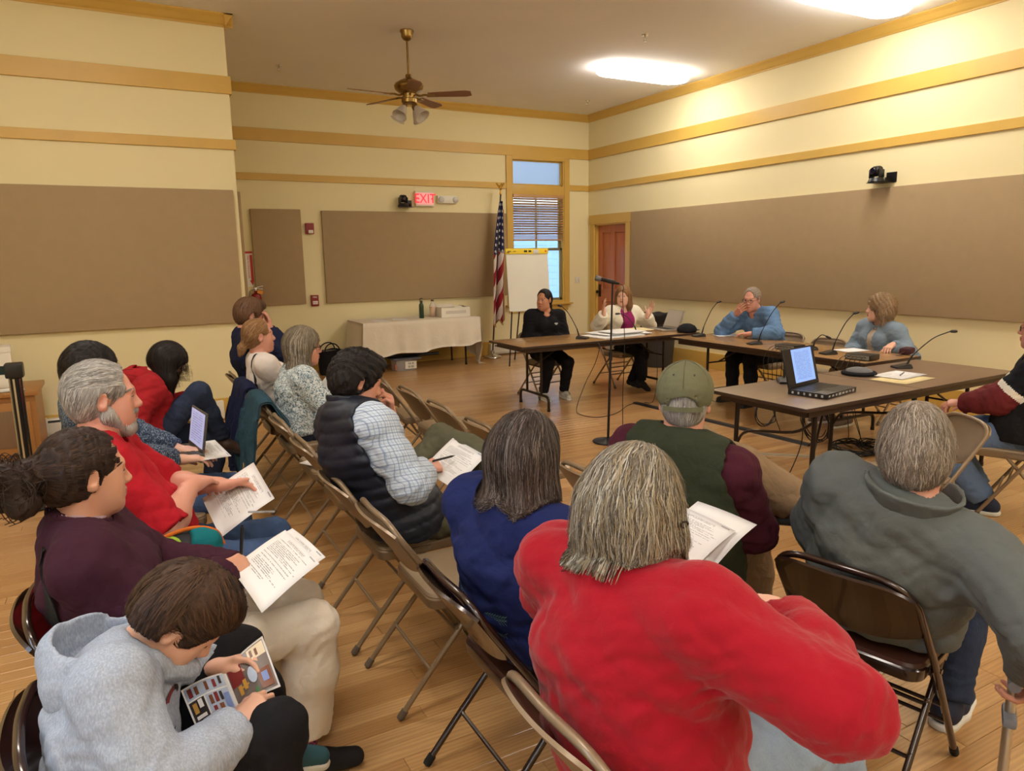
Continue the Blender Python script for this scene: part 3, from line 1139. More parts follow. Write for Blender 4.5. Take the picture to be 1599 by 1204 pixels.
BRASS = mat('antique_brass', (150, 122, 70), .3, metal=.95, var=.15, vscale=12)
GOLD = mat('gilt_brass', (205, 165, 75), .3, metal=1., var=.05)
RED = mat('alarm_red', (140, 22, 24), .4, var=.05)
SIGNRED = mat('sign_red', (196, 34, 30), .5, var=.0)
WHITEP = mat('white_print', (240, 238, 230), .6, var=.0)
BLACKINK = mat('black_ink', (28, 28, 30), .7, var=.0)
LIP = skin_mat('lip_skin', (172, 98, 88))
EYEW = mat('eye_white', (225, 218, 210), .25, var=.0)
LASH = mat('dark_lash', (46, 34, 28), .6, var=0)
IRIS = mat('dark_iris', (40, 28, 20), .15, var=.0)
DIFF = mat('lamp_diffuser', (255, 250, 240), .5, var=.0, emit=(255, 247, 236), estr=LAMP)

def wood(name, c1, c2, along='X', scale=1.0, rough=.4, stretch=14., spec=.5, coat=0.):
    m, nt, bs = nt_new(name)
    sc = {'X': (1, stretch, stretch), 'Y': (stretch, 1, stretch), 'Z': (stretch, stretch, 1)}[along]
    vec = coord(nt, scale=tuple(v*scale for v in sc))
    n1 = noise(nt, vec, 1.6, 6, .6)
    wv = nt.nodes.new('ShaderNodeTexNoise')
    wv.inputs['Scale'].default_value = 6
    wv.inputs['Detail'].default_value = 8
    wv.inputs['Distortion'].default_value = .8
    nt.links.new(vec, wv.inputs['Vector'])
    f = mth(nt, 'ADD', mth(nt, 'MULTIPLY', n1, .6), mth(nt, 'MULTIPLY', wv.outputs['Fac'], .5))
    nt.links.new(mix_col(nt, f, lin(c1), lin(c2)), bs.inputs['Base Color'])
    bs.inputs['Roughness'].default_value = rough
    bs.inputs['Specular IOR Level'].default_value = spec
    bs.inputs['Coat Weight'].default_value = coat
    add_bump(nt, bs, wv.outputs['Fac'], .06, .003)
    return m

def floor_mat():
    m, nt, bs = nt_new('oak_strip_floor')
    geo = nt.nodes.new('ShaderNodeNewGeometry')
    at = nt.nodes.new('ShaderNodeAttribute')
    at.attribute_name = 'plank_tone'
    add = nt.nodes.new('ShaderNodeVectorMath')
    add.operation = 'MULTIPLY_ADD'
    sc = nt.nodes.new('ShaderNodeCombineXYZ')
    for i in range(3):
        nt.links.new(mth(nt, 'MULTIPLY', at.outputs['Fac'], 37.+i*11), sc.inputs[i])
    nt.links.new(geo.outputs['Position'], add.inputs[0])
    add.inputs[1].default_value = (1, 1, 1)
    nt.links.new(sc.outputs[0], add.inputs[2])
    mp = nt.nodes.new('ShaderNodeMapping')
    mp.inputs['Scale'].default_value = (1.1, 11., 1.)
    nt.links.new(add.outputs[0], mp.inputs[0])
    g1 = nt.nodes.new('ShaderNodeTexNoise')
    g1.inputs['Scale'].default_value = 2.6
    g1.inputs['Detail'].default_value = 8
    g1.inputs['Roughness'].default_value = .62
    g1.inputs['Distortion'].default_value = 1.6
    nt.links.new(mp.outputs[0], g1.inputs['Vector'])
    wv = nt.nodes.new('ShaderNodeTexWave')
    wv.wave_type = 'BANDS'
    wv.bands_direction = 'Y'
    wv.inputs['Scale'].default_value = 1.6
    wv.inputs['Distortion'].default_value = 9.
    wv.inputs['Detail'].default_value = 3
    wv.inputs['Detail Scale'].default_value = .8
    nt.links.new(mp.outputs[0], wv.inputs['Vector'])
    tone = mix_col(nt, at.outputs['Fac'], lin((186, 140, 86)), lin((220, 178, 122)))
    c = mix_col(nt, mth(nt, 'MULTIPLY', g1.outputs['Fac'], .75), tone, lin((158, 112, 66)))
    c = mix_col(nt, mth(nt, 'MULTIPLY', wv.outputs['Fac'], .28), c, lin((124, 86, 48)))
    nt.links.new(c, bs.inputs['Base Color'])
    bs.inputs['Roughness'].default_value = .30
    bs.inputs['Specular IOR Level'].default_value = .5
    bs.inputs['Coat Weight'].default_value = .35
    bs.inputs['Coat Roughness'].default_value = .17
    add_bump(nt, bs, g1.outputs['Fac'], .05, .002)
    return m
FLOORM = floor_mat()
PINE = wood('red_stained_door_wood', (158, 84, 46), (196, 118, 74), 'Z', 1., .38)
BLIND = wood('honey_blind_wood', (176, 132, 84), (205, 164, 112), 'X', 1., .45)
TABLETOP = wood('walnut_laminate', (142, 106, 66), (164, 126, 82), 'X', .8, .26, spec=.5)
TABLEDGE = mat('dark_table_edge', (58, 40, 30), .45, var=.1)
GREYTOP = wood('worn_brown_laminate', (112, 90, 70), (138, 114, 92), 'X', .8, .34)
TUBEBROWN = mat('brown_black_steel', (42, 32, 28), .38, metal=.4, var=.1)

# ------------------------------------------------------------------ room shell
XR, YF, YL, XC, XS, YB, HC = 7.567, 10.936, 8.073, 1.195, -2.2, -2.6, 4.067

def struct(name, mb, m, sharp=38, parent=None, smooth=False, kind=True):
    o = mb.obj(name, m, parent, smooth=smooth, sharp=sharp)
    if kind: o['kind'] = 'structure'
    return o

# floor: a slab carrying strip-oak planks
fl = struct('floor', MB().box(((XS+XR)/2, (YB+YF)/2, -.07), (XR-XS+.4, YF-YB+.4, .12)), RUBBER)
def plank_piece(x0, x1, y0, y1, tone, z=0.):
    b = .0016
    g = .0007
    x0, x1, y0, y1 = x0+g, x1-g, y0+g, y1-g
    V = [(x0, y0, z-.008), (x1, y0, z-.008), (x1, y1, z-.008), (x0, y1, z-.008), (x0, y0, z-b), (x1, y0, z-b), (x1, y1, z-b), (x0, y1, z-b),
         (x0+b, y0+b, z), (x1-b, y0+b, z), (x1-b, y1-b, z), (x0+b, y1-b, z)]
    F = [(0, 1, 5, 4), (1, 2, 6, 5), (2, 3, 7, 6), (3, 0, 4, 7), (4, 5, 9, 8), (5, 6, 10, 9), (6, 7, 11, 10), (7, 4, 8, 11), (8, 9, 10, 11)]
    return V, F
PW = .0825
rows = []
y = YB
pr = random.Random(3)
while y < YF:
    x = XS-pr.random()*1.2
    while x < XR:
        L = pr.choice((.6, .9, 1.1, 1.4, 1.7, 2.1))
        rows.append((max(XS, x), min(XR, x+L), y, min(YF, y+PW), pr.random()))
        x += L
    y += PW
def in_view(r):
    xc, yc = (r[0]+r[1])/2, (r[2]+r[3])/2
    d = math.hypot(xc-.3, yc)
    a = math.atan2(xc, yc)-.4984
    return abs(a) < .66 and yc > .9, d
seen = sorted([r for r in rows if in_view(r)[0] and r[1]-r[0] > .05], key=lambda r: in_view(r)[1])
single = set(seen[:296])
def tone_attr(me, vals):
    a = me.attributes.new('plank_tone', 'FLOAT', 'POINT')
    a.data.foreach_set('value', np.asarray(vals, np.float32))
bV, bF, bT = [], [], []
for r in rows:
    if r[1]-r[0] < .01:
        continue
    V, F = plank_piece(*r)
    if r in single:
        me = make_mesh('plank', V, F, FLOORM, smooth=False)
        tone_attr(me, [r[4]]*12)
        link('plank', me, fl)
    else:
        n = len(bV)
        bV += V
        bF += [tuple(i+n for i in f) for f in F]
        bT += [r[4]]*12
me = make_mesh('floor_planks', bV, bF, FLOORM, smooth=False)
tone_attr(me, bT)
tag(link('floor_planks', me, fl), kind='stuff')

struct('ceiling', MB().box(((XS+XR)/2, (YB+YF)/2, HC+.06), (XR-XS+.4, YF-YB+.4, .12)), CEIL)
T = .16
WX0, WX1, WZ0, WZ1 = 6.0, 7.04, .84, 3.275      # window opening in the far wall
mb = MB()
mb.box(((XC-.2+WX0)/2, YF+T/2, HC/2), (WX0-XC+.2, T, HC))
mb.box(((WX1+XR+.1)/2, YF+T/2, HC/2), (XR+.1-WX1, T, HC))
mb.box(((WX0+WX1)/2, YF+T/2, WZ0/2), (WX1-WX0, T, WZ0))
mb.box(((WX0+WX1)/2, YF+T/2, (WZ1+HC)/2), (WX1-WX0, T, HC-WZ1))
struct('wall_far', mb, WALL)
DY0, DY1, DZ = 9.82, 10.725, 2.2                # door opening in the right wall
mb = MB()
mb.box((XR+T/2, (YB+DY0)/2, HC/2), (T, DY0-YB, HC))
mb.box((XR+T/2, (DY1+YF)/2, HC/2), (T, YF-DY1, HC))
mb.box((XR+T/2, (DY0+DY1)/2, (DZ+HC)/2), (T, DY1-DY0, HC-DZ))
mb.box((XR+T+.02, (DY0+DY1)/2, DZ/2), (.04, DY1-DY0+.2, DZ+.1))
struct('wall_right', mb, WALL)
struct('wall_left', MB().box(((XS+XC)/2, (YL+YF)/2+.1, HC/2), (XC-XS, YF-YL+.2, HC)), WALL)
SW = [(-1.7, -.5), (.5, 1.7)]                    # two unseen side wall windows, added to bring cool daylight to the foreground
mb = MB()
ys = [YB-.1]+[v for ab in SW for v in ab]+[YL+.1]
for a, b in zip(ys[::2], ys[1::2]):
    mb.box((XS-T/2, (a+b)/2, HC/2), (T, b-a, HC))
for a, b in SW:
    mb.box((XS-T/2, (a+b)/2, .45), (T, b-a, .9))
    mb.box((XS-T/2, (a+b)/2, (3.25+HC)/2), (T, b-a, HC-3.25))
struct('wall_side', mb, WALL)
struct('wall_rear', MB().box(((XS+XR)/2, YB-T/2, HC/2), (XR-XS+.4, T, HC)), WALL)

# painted bands and mouldings
tn = [0]
def trim(mb, name=None):
    tn[0] += 1
    return struct(name or 'trim_%d' % tn[0], mb, TRIM)
B1, B2, TB = (3.322, 3.492), (2.784, 2.881), .024
for z0, z1 in (B1, B2):
    zc, h = (z0+z1)/2, z1-z0
    if z0 > 3:
        trim(MB().box(((XC+XR)/2, YF-TB/2, zc), (XR-XC, TB, h), bev=.004))
    else:
        trim(MB().box(((XC+5.89)/2, YF-TB/2, zc), (5.89-XC, TB, h), bev=.004))
        trim(MB().box(((7.15+XR)/2, YF-TB/2, zc), (XR-7.15, TB, h), bev=.004))
    trim(MB().box((XR-TB/2, (YB+YF-TB)/2, zc), (TB, YF-TB-YB, h), bev=.004))
    trim(MB().box(((XS+XC)/2+.012, YL-TB/2, zc), (XC-XS+.024, TB, h), bev=.004))
    trim(MB().box((XC+TB/2, (YL+YF)/2, zc), (TB, YF-YL, h), bev=.004))
def crown(p0, p1, n):
    """cornice between wall and ceiling along p0-p1, n points into the room"""
    prof = [(0, -.115), (.012, -.115), (.016, -.10), (.03, -.085), (.055, -.04), (.075, -.018), (.08, -.012), (.08, 0), (0, 0)]
    mb = MB()
    V, F = [], []
    for p in (p0, p1):
        for d, z in prof:
            V.append((p[0]+n[0]*d, p[1]+n[1]*d, HC+z))
    k = len(prof)
    for i in range(k):
        j = (i+1) % k
        F.append((i, j, k+j, k+i))
    F += [tuple(range(k)), tuple(range(2*k-1, k-1, -1))]
    mb.add(V, F)
    return trim(mb)
crown((XC, YF), (XR, YF), (0, -1))
crown((XR, YF), (XR, YB), (-1, 0))
crown((XS, YL), (XC+.08, YL), (0, -1))
crown((XC, YL-.08), (XC, YF), (1, 0))
crown((XS, YL), (XS, YB), (1, 0))
def base(mb, side):
    struct('baseboard_'+side, mb, TRIM)
BH = .235
mb = MB()
for x0, x1 in ((XC, XR),):
    mb.box(((x0+x1)/2, YF-.012, BH/2), (x1-x0, .024, BH), bev=.005)
base(mb, 'far')
mb = MB()
mb.box((XR-.012, (YB+9.69)/2, BH/2), (.024, 9.69-YB, BH), bev=.005)
base(mb, 'right')
base(MB().box(((XS+XC)/2, YL-.012, BH/2), (XC-XS, .024, BH), bev=.005), 'left')

# cloth-covered acoustic panels
def acoustic(c, s, label):
    tag(MB().box(c, s, bev=.008).obj('acoustic_panel', PANEL), label, 'wall panel')
acoustic((2.115, YF-.026, 1.703), (.70, .05, 1.367), 'narrow tan fabric acoustic panel between the arrow sign and the alarms')
acoustic((4.32, YF-.026, 1.694), (3.10, .05, 1.365), 'wide tan fabric acoustic panel above the white clothed table')
acoustic((XR-.026, 4.1, 1.668), (.05, 11.1, 1.375), 'very long tan fabric acoustic panel on the right wall behind the tables')
acoustic((-.45, YL-.026, 1.706), (3.2, .05, 1.354), 'large tan fabric acoustic panel on the left wall behind the red hoodie')
acoustic((XC+.026, 9.2, 1.706), (.05, 2.0, 1.354), 'tan fabric acoustic panel seen edge-on just past the left wall corner')

# ------------------------------------------------------------------ window with a transom and wooden blind
mb = MB()
cw = .108
zt = B1[0]
mb.box((WX0-cw/2, YF-.014, (zt+WZ0-.05)/2), (cw, .028, zt-WZ0+.05), bev=.004)
mb.box((WX1+cw/2, YF-.014, (zt+WZ0-.05)/2), (cw, .028, zt-WZ0+.05), bev=.004)
mb.box(((WX0+WX1)/2, YF-.014, (zt+WZ1)/2+.0), (WX1-WX0, .028, zt-WZ1+.02), bev=.004)
win = struct('window_1', mb, TRIM)
mb = MB().box(((WX0+WX1)/2, YF-.035, WZ0-.015), (WX1-WX0+.30, .09, .03), bev=.006)
mb.box(((WX0+WX1)/2, YF-.012, WZ0-.085), (WX1-WX0+.16, .024, .11), bev=.004)
mb.obj('window_sill', TRIM, win)
mb = MB()
mb.box(((WX0+WX1)/2, YF+.03, 2.775), (WX1-WX0, .10, .15), bev=.006)
mb.box(((WX0+WX1)/2, YF+.03, WZ0+.02), (WX1-WX0, .1, .05), bev=.004)
for x in (WX0+.012, WX1-.012):
    mb.box((x, YF+.05, (WZ0+WZ1)/2), (.024, .12, WZ1-WZ0))
mb.obj('window_jamb', TRIM, win)
SASH = mat('sage_grey_sash', (132, 128, 96), .5, var=.05)
GLASS = mat('window_glass', (255, 255, 255), .02, var=0, trans=1.)
FROST = mat('frosted_film', (150, 160, 172), .45, var=0, trans=.55)
def sash(x0, x1, z0, z1, y, w_=.045):
    mb = MB()
    mb.box(((x0+x1)/2, y, z0+w_/2), (x1-x0, .036, w_), bev=.004)
    mb.box(((x0+x1)/2, y, z1-w_/2), (x1-x0, .036, w_), bev=.004)
    mb.box((x0+w_/2, y, (z0+z1)/2), (w_, .036, z1-z0), bev=.004)
    mb.box((x1-w_/2, y, (z0+z1)/2), (w_, .036, z1-z0), bev=.004)
    return mb
s1 = sash(WX0+.024, WX1-.024, WZ0+.045, 1.80, YF+.045).obj('lower_sash', SASH, win)
MB().box(((WX0+WX1)/2, YF+.045, 1.34), (WX1-WX0-.1, .005, .86)).obj('pane', GLASS, s1, smooth=False)
mb = sash(WX0+.024, WX1-.024, 1.76, 2.71, YF+.085)
mb.box(((WX0+WX1)/2, YF+.085, 2.235), (.025, .03, .9))
s2 = mb.obj('upper_sash', SASH, win)
MB().box(((WX0+WX1)/2, YF+.085, 2.235), (WX1-WX0-.1, .005, .86)).obj('pane', GLASS, s2, smooth=False)
s3 = sash(WX0+.02, WX1-.02, 2.85, WZ1, YF+.05, .03).obj('transom_sash', TRIM, win)
MB().box(((WX0+WX1)/2, YF+.05, 3.06), (WX1-WX0-.09, .005, .38)).obj('frosted_pane', FROST, s3, smooth=False)
for n_, (a, b) in enumerate(SW):  # frames and panes of the unseen windows added for daylight
    mb = MB()
    for yv in (a-.05, b+.05):
        mb.box((XS+.014, yv, 2.06), (.028, .11, 2.5), bev=.004)
    for z in (.85, 3.28):
        mb.box((XS+.014, (a+b)/2, z), (.028, b-a+.2, .11), bev=.004)
    wo = struct('window_%d' % (n_+2), mb, TRIM)
    mb = MB()
    for yv in (a+.03, b-.03):
        mb.box((XS-.07, yv, 2.07), (.04, .06, 2.34))
    for z in (.93, 2.07, 3.21):
        mb.box((XS-.07, (a+b)/2, z), (.04, b-a, .06))
    sa = mb.obj('sash', SASH, wo, smooth=False)
    for z in (1.5, 2.64):
        MB().box((XS-.07, (a+b)/2, z), (.005, b-a-.1, 1.1)).obj('pane', GLASS, sa, smooth=False)
bl = thing('window_blind', 'wooden slatted blind half lowered over the window', 'blind', (0, 0, 0))
MB().box(((WX0+WX1)/2, YF-.005, 2.672), (WX1-WX0-.03, .06, .055), bev=.005).obj('headrail', BLIND, bl)
slat = None
zz = 2.625
k = 0
while zz > 2.04:
    if slat is None:
        slat = MB().box((0, 0, 0), (WX1-WX0-.045, .05, .0035), R=rotx(-.55)).mesh('slat', BLIND, False)
    o = link('slat', slat, bl, ((WX0+WX1)/2, YF-.005, zz))
    o.rotation_euler = (.05*math.sin(k*2.3), .004*math.sin(k*1.3), 0)
    zz -= .0415
    k += 1
for i in range(6):
    o = link('slat', slat, bl, ((WX0+WX1)/2, YF-.005, 2.018-.011*i))
    o.rotation_euler = (.50, 0, 0)
MB().box(((WX0+WX1)/2, YF-.005, 1.938), (WX1-WX0-.04, .055, .028), bev=.005).obj('bottom_rail', BLIND, bl)
mb = MB()
for x in (WX0+.16, WX1-.16, (WX0+WX1)/2):
    for dy in (-.028, .026):
        mb.tube([(x, YF-.005+dy, 2.66), (x, YF-.005+dy, 1.95)], .0014, 5)
mb.obj('ladder_cords', OFFW, bl)

# what stands outside the window
SID = mat('slate_blue_siding', (112, 132, 156), .8, var=.04)
ex = thing('neighbouring_house', 'pale clapboard side of a house seen through the window', 'house', (0, 0, 0))
clap = MB().box((0, 0, 0), (9, .03, .17), R=rotx(.12)).mesh('clapboard', SID, False)
for i in range(17):
    link('clapboard', clap, ex, (6.5, 14.6, .1+i*.155))
MB().box((6.5, 14.75, 1.4), (9, .2, 2.9)).obj('wall', SID, ex, smooth=False)
MB().box((6.5, 14.55, 2.85), (9.4, .5, .12), bev=.02).obj('eave', WHITEM, ex)
struct('ground_outside', MB().box((6.5, 16, -.3), (30, 9.6, .1)).box((-8.4, 2, -.3), (12, 18, .1)), mat('snowy_ground', (205, 210, 216), .9, var=.08))

# ------------------------------------------------------------------ door in the right wall
mb = MB()
cwd = .13
mb.box((XR-.014, DY0-cwd/2, DZ/2), (.028, cwd, DZ), bev=.004)
mb.box((XR-.014, DY1+cwd/2, DZ/2), (.028, cwd, DZ), bev=.004)
mb.box((XR-.017, (DY0+DY1)/2, DZ+.08), (.034, DY1-DY0+2*cwd+.04, .16), bev=.005)
mb.box((XR+.06, DY1-.012, DZ/2), (.12, .024, DZ))
mb.box((XR+.06, DY0+.012, DZ/2), (.12, .024, DZ))
mb.box((XR+.06, (DY0+DY1)/2, DZ-.012), (.12, DY1-DY0, .024))
tr = trim(mb)
dx = XR+.075
mb = MB()
y0, y1 = DY0+.026, DY1-.026
st = .115
def stile(ya, yb, za, zb):
    mb.box((dx, (ya+yb)/2, (za+zb)/2), (.042, yb-ya, zb-za), bev=.004)
for ya, yb in ((y0, y0+st), (y1-st, y1), ((y0+y1)/2-.055, (y0+y1)/2+.055)):
    stile(ya, yb, .01, DZ-.026)
for za, zb in ((.01, .24), (.86, 1.07), (DZ-.15, DZ-.026)):
    for a, b in ((y0+st, (y0+y1)/2-.055), ((y0+y1)/2+.055, y1-st)):
        stile(a, b, za, zb)
door = struct('door_1', mb, PINE)
for a, b in ((y0+st, (y0+y1)/2-.055), ((y0+y1)/2+.055, y1-st)):
    for za, zb in ((.24, .86), (1.07, DZ-.15)):
        MB().box((dx+.006, (a+b)/2, (za+zb)/2), (.02, b-a-.03, zb-za-.03), bev=.008).box((dx+.012, (a+b)/2, (za+zb)/2), (.012, b-a, zb-za)).obj('door_panel', PINE, door)
mb = MB().box((dx-.025, y1-.058, 1.04), (.008, .065, .22), bev=.003)
R = np.array([[0, 0, -1], [0, 1, 0], [1, 0, 0]], float)
mb.lathe([(.011, 0), (.011, .03), (.020, .036), (.030, .05), (.028, .066), (.012, .074), (0, .075)], 14, 0, (dx-.028, y1-.058, 1.02), R)
mb.obj('door_knob', mat('dark_bronze', (52, 42, 38), .35, metal=.8), door)

# ------------------------------------------------------------------ ceiling fixtures and fan
def stadium(L, W, n=9):
    r = W/2*.98
    c = []
    for sx, a0 in ((1, -PI/2), (-1, PI/2)):
        for t in np.linspace(0, PI, n):
            c.append((sx*(L/2-r)+r*math.cos(a0+t), r*math.sin(a0+t)))
    return np.array(c)
def loft(mb, rings, m=0):
    k = len(rings[0])
    V = np.vstack(rings)
    F = []
    for i in range(len(rings)-1):
        for a in range(k):
            b = (a+1) % k
            F.append((i*k+a, i*k+b, (i+1)*k+b, (i+1)*k+a))
    F.append(tuple(range(k))[::-1])
    F.append(tuple((len(rings)-1)*k+a for a in range(k)))
    mb.add(V, F, m)
def ring(L, W, z):
    s = stadium(L, W)
    return np.column_stack([s, np.full(len(s), z)])
fx_h = MB()
loft(fx_h, [ring(1.40, .40, .0), ring(1.40, .40, -.022)])
me_h = fx_h.mesh('housing', WHITEM)
fx_d = MB()
loft(fx_d, [ring(1.43, .425, -.022), ring(1.45, .44, -.045), ring(1.44, .43, -.075), ring(1.40, .39, -.098), ring(1.30, .29, -.108)][::-1])
me_d = fx_d.mesh('diffuser', DIFF)
spots = [(6.40, 7.98, 'lit oval ceiling light near the far end of the right wall'), (6.40, 4.86, 'lit oval ceiling light nearer the camera, cut by the top of the picture'),
         (6.40, 1.75, None), (6.40, -1.35, None), (-.40, 4.86, None), (-.40, 1.75, None), (-.40, -1.35, None), (3.0, -1.35, None)]  # left middle and rear middle fixtures are unseen, added to brighten the room
for x, yv, lb in spots:
    t = thing('ceiling_light', lb or 'oval ceiling light outside the picture, %s' % ('right row, third from the far wall' if (x > 5 and yv > 0) else 'right row, nearest the rear wall' if x > 5 else 'added in the middle near the rear wall for brightness' if x > 2 else 'left row, above the first seats' if yv > 4 else 'left row, added in its middle for brightness' if yv > 0 else 'left row, nearest the rear wall'), 'light', (x, yv, HC), 0, None if lb else 'ceiling lights outside the picture')
    link('housing', me_h, t)
    link('diffuser', me_d, t)

fan = thing('ceiling_fan', 'antique brass ceiling fan with five wooden blades and frosted glass lamp shades', 'fan', (3.0, 7.75, HC))
MB().lathe([(0, 0), (.072, 0), (.074, -.012), (.06, -.04), (.062, -.06), (.045, -.09), (.02, -.105), (0, -.105)][::-1], 24).obj('canopy', BRASS, fan)
MB().tube([(0, 0, -.10), (0, 0, -.47)], .012, 10).obj('rod', BRASS, fan)
mb = MB()
mb.lathe([(0, -.44), (.03, -.445), (.035, -.48), (.08, -.50), (.145, -.535), (.160, -.565), (.150, -.60), (.11, -.63), (.07, -.645), (.065, -.69), (.085, -.70), (.085, -.735), (.05, -.75), (0, -.75)][::-1], 28)
mb.obj('motor_housing', BRASS, fan)
FANW = wood('fan_blade_wood', (112, 70, 38), (146, 98, 58), 'X', 1., .4)
def blade_mesh():
    mb = MB()
    us = np.linspace(0, 1, 9)
    P = []
    for u in us:
        x = .21+u*.47
        hw = .052+.022*u
        if u > .9: hw *= 1-.35*((u-.9)/.1)**1.5
        P.append([(x, -hw, 0), (x, -hw*.4, .001), (x, hw*.4, .001), (x, hw, 0)])
    P = np.array(P)@rotx(-.2).T
    mb.sheet(P, 0, .007)
    return mb.mesh('blade', FANW)
def iron_mesh():
    mb = MB()
    mb.tube(smooth_path([(.075, 0, .0), (.12, 0, -.012), (.17, 0, -.004), (.22, 0, -.008)], 4), .011, 8)
    mb.box((.235, 0, -.012), (.09, .075, .006), R=rotx(-.2), bev=.002)
    return mb.mesh('blade_iron', BRASS)
bmesh_, imesh = blade_mesh(), iron_mesh()
for i in range(5):
    a = math.radians(-33+72*i)
    ir = link('blade_iron', imesh, fan, (0, 0, -.655), a)
    b = link('blade', bmesh_, ir, (0, 0, 0))
SHADE = mat('frosted_shade_glass', (226, 218, 206), .4, var=.04, trans=.35, vscale=30)
for i in range(4):
    a = math.radians(30+90*i)
    d = np.array([math.cos(a)*.62, math.sin(a)*.62, -.78])
    R = frame_from(d)
    mb = MB()
    mb.tube(smooth_path([(0, 0, -.735), np.array([math.cos(a)*.05, math.sin(a)*.05, -.742]), np.array([math.cos(a)*.075, math.sin(a)*.075, -.765])], 4), .011, 8)
    mb.lathe([(.026, 0), (.026, .035), (.02, .04)], 14, 0, np.array([math.cos(a)*.07, math.sin(a)*.07, -.76]), R)
    arm = mb.obj('lamp_arm', BRASS, fan)
    mb = MB()
    prof = [(r_*1.18, z_*1.15) for r_, z_ in ((.022, .03), (.03, .045), (.042, .075), (.050, .105), (.062, .135), (.070, .150), (.066, .149), (.047, .105), (.039, .075), (.027, .045))]
    mb.lathe(prof, 20, 0, np.array([math.cos(a)*.07, math.sin(a)*.07, -.76]), R)
    mb.obj('lamp_shade', SHADE, arm)
for x, yv, lb in ((5.42, 6.75, 'chrome sprinkler head on the ceiling above the tables'), (6.81, 9.88, 'small sprinkler head on the ceiling near the far right corner'), (2.06, 9.77, 'small sprinkler head on the ceiling left of the fan')):
    mb = MB()
    mb.lathe([(0, -.012), (.035, -.012), (.04, 0)], 16)
    mb.tube([(0, 0, -.01), (0, 0, -.035)], .009, 8)
    for s in (1, -1):
        mb.tube(smooth_path([(.009*s, 0, -.032), (.019*s, 0, -.05), (.004*s, 0, -.068)], 4), .003, 6)
    mb.lathe([(0, -.072), (.021, -.071), (.021, -.068), (0, -.067)], 12)
    tag(mb.obj('sprinkler', CHROME, loc=(x, yv, HC)), lb, 'sprinkler')

# ------------------------------------------------------------------ things on the walls
ex = thing('exit_sign', 'white exit sign with glowing red letters above the far panel', 'sign', (4.412, YF-.03, 2.58))
MB().box((0, 0, 0), (.32, .06, .235), bev=.008).obj('housing', OFFW, ex)
EXF = mat('sign_face', (238, 190, 186), .5, var=0, emit=(255, 150, 160), estr=.35)
EXL = mat('exit_letters', (220, 20, 40), .5, var=0, emit=(255, 12, 45), estr=1.4)
MB().box((0, -.031, 0), (.27, .004, .185), bev=.001).obj('face', EXF, ex)
text_obj('letters', 'EXIT', .205, EXL, (0, -.034, -.002), (1, 0, 0), (0, 0, 1), ex, .002, sx=.86)
mb = MB()
for s in (1, -1):
    mb.add([(s*.104, -.0345, .02), (s*.104, -.0345, -.02), (s*.128, -.0345, 0)], [(0, 1, 2) if s < 0 else (0, 2, 1)])
mb.obj('chevrons', EXL, ex, smooth=False)
em = thing('emergency_light', 'white twin-lamp emergency light beside the exit sign', 'light', (4.80, YF-.03, 2.577))
MB().box((0, 0, 0), (.34, .06, .12), bev=.012).obj('housing', WHITEM, em)
for x in (-.115, .135):
    mb = MB().lathe([(0, 0), (.046, 0), (.046, .02), (.03, .034), (0, .036)], 18, 0, (x, -.03, .0), np.array([[1, 0, 0], [0, 0, -1], [0, 1, 0]], float))
    mb.obj('lamp_head', mat('lamp_lens', (205, 205, 200), .2, var=.1), em)

def ptz(name, label, loc, rz):
    t = thing(name, label, 'camera', loc, rz)          # local -y points into the room
    mb = MB()
    mb.box((.085, -.004, .0), (.12, .008, .11), bev=.002)
    mb.box((.02, -.10, -.055), (.20, .2, .006), bev=.002)
    mb.box((.085, -.06, -.03), (.004, .11, .05))
    mb.obj('bracket', BLACKM, t)
    MB().lathe([(.085, -.05), (.088, -.04), (.078, -.02), (.070, .0), (0, .0)], 24, 0, (-.03, -.10, 0)).obj('pan_base', BLACKP, t)
    for s in (1, -1):
        MB().box((-.03+s*.058, -.10, .045), (.018, .085, .09), bev=.008).obj('yoke_arm', BLACKP, t)
    mb = MB().lathe([(0, -.045), (.05, -.045), (.056, -.03), (.056, .03), (.05, .045), (0, .045)], 22, 0, (-.03, -.10, .072), np.array([[0, 0, 1], [0, 1, 0], [-1, 0, 0]], float))
    hd = mb.obj('camera_head', BLACKP, t)
    MB().lathe([(0, .0), (.032, .0), (.034, .03), (.03, .033), (.022, .02), (0, .02)], 18, 0, (-.03, -.15, .072), np.array([[1, 0, 0], [0, 0, -1], [0, 1, 0]], float)).obj('lens', mat('lens_glass', (30, 26, 46), .08, var=0), hd)
    return t
ptz('wall_camera', 'black pan-tilt camera on a bracket left of the exit sign', (4.06, YF, 2.50), 0)
ptz('wall_camera', 'black pan-tilt camera on a bracket high on the right wall', (XR, 5.22, 2.46), -PI/2)

t = thing('strobe_alarm', 'red fire alarm strobe on the wall above the pull station', 'alarm', (2.585, YF-.025, 2.115))
MB().box((0, 0, 0), (.125, .05, .16), bev=.01).obj('housing', RED, t)
MB().box((.008, -.03, -.045), (.07, .03, .05), bev=.01).obj('strobe_lens', mat('strobe_lens', (228, 220, 214), .2, var=.05), t)
t = thing('fire_pull_station', 'red fire alarm pull station low between the two tan panels', 'alarm', (2.597, YF-.02, 1.06))
MB().box((0, 0, 0), (.112, .04, .165), bev=.006).obj('housing', RED, t)
MB().box((0, -.024, -.03), (.075, .014, .05), bev=.004).obj('pull_handle', WHITEP, t)
text_obj('lettering', 'FIRE', .034, WHITEP, (0, -.0225, .05), (1, 0, 0), (0, 0, 1), t, .0005)
text_obj('lettering', 'PULL', .028, RED, (0, -.032, -.03), (1, 0, 0), (0, 0, 1), t, .0005)

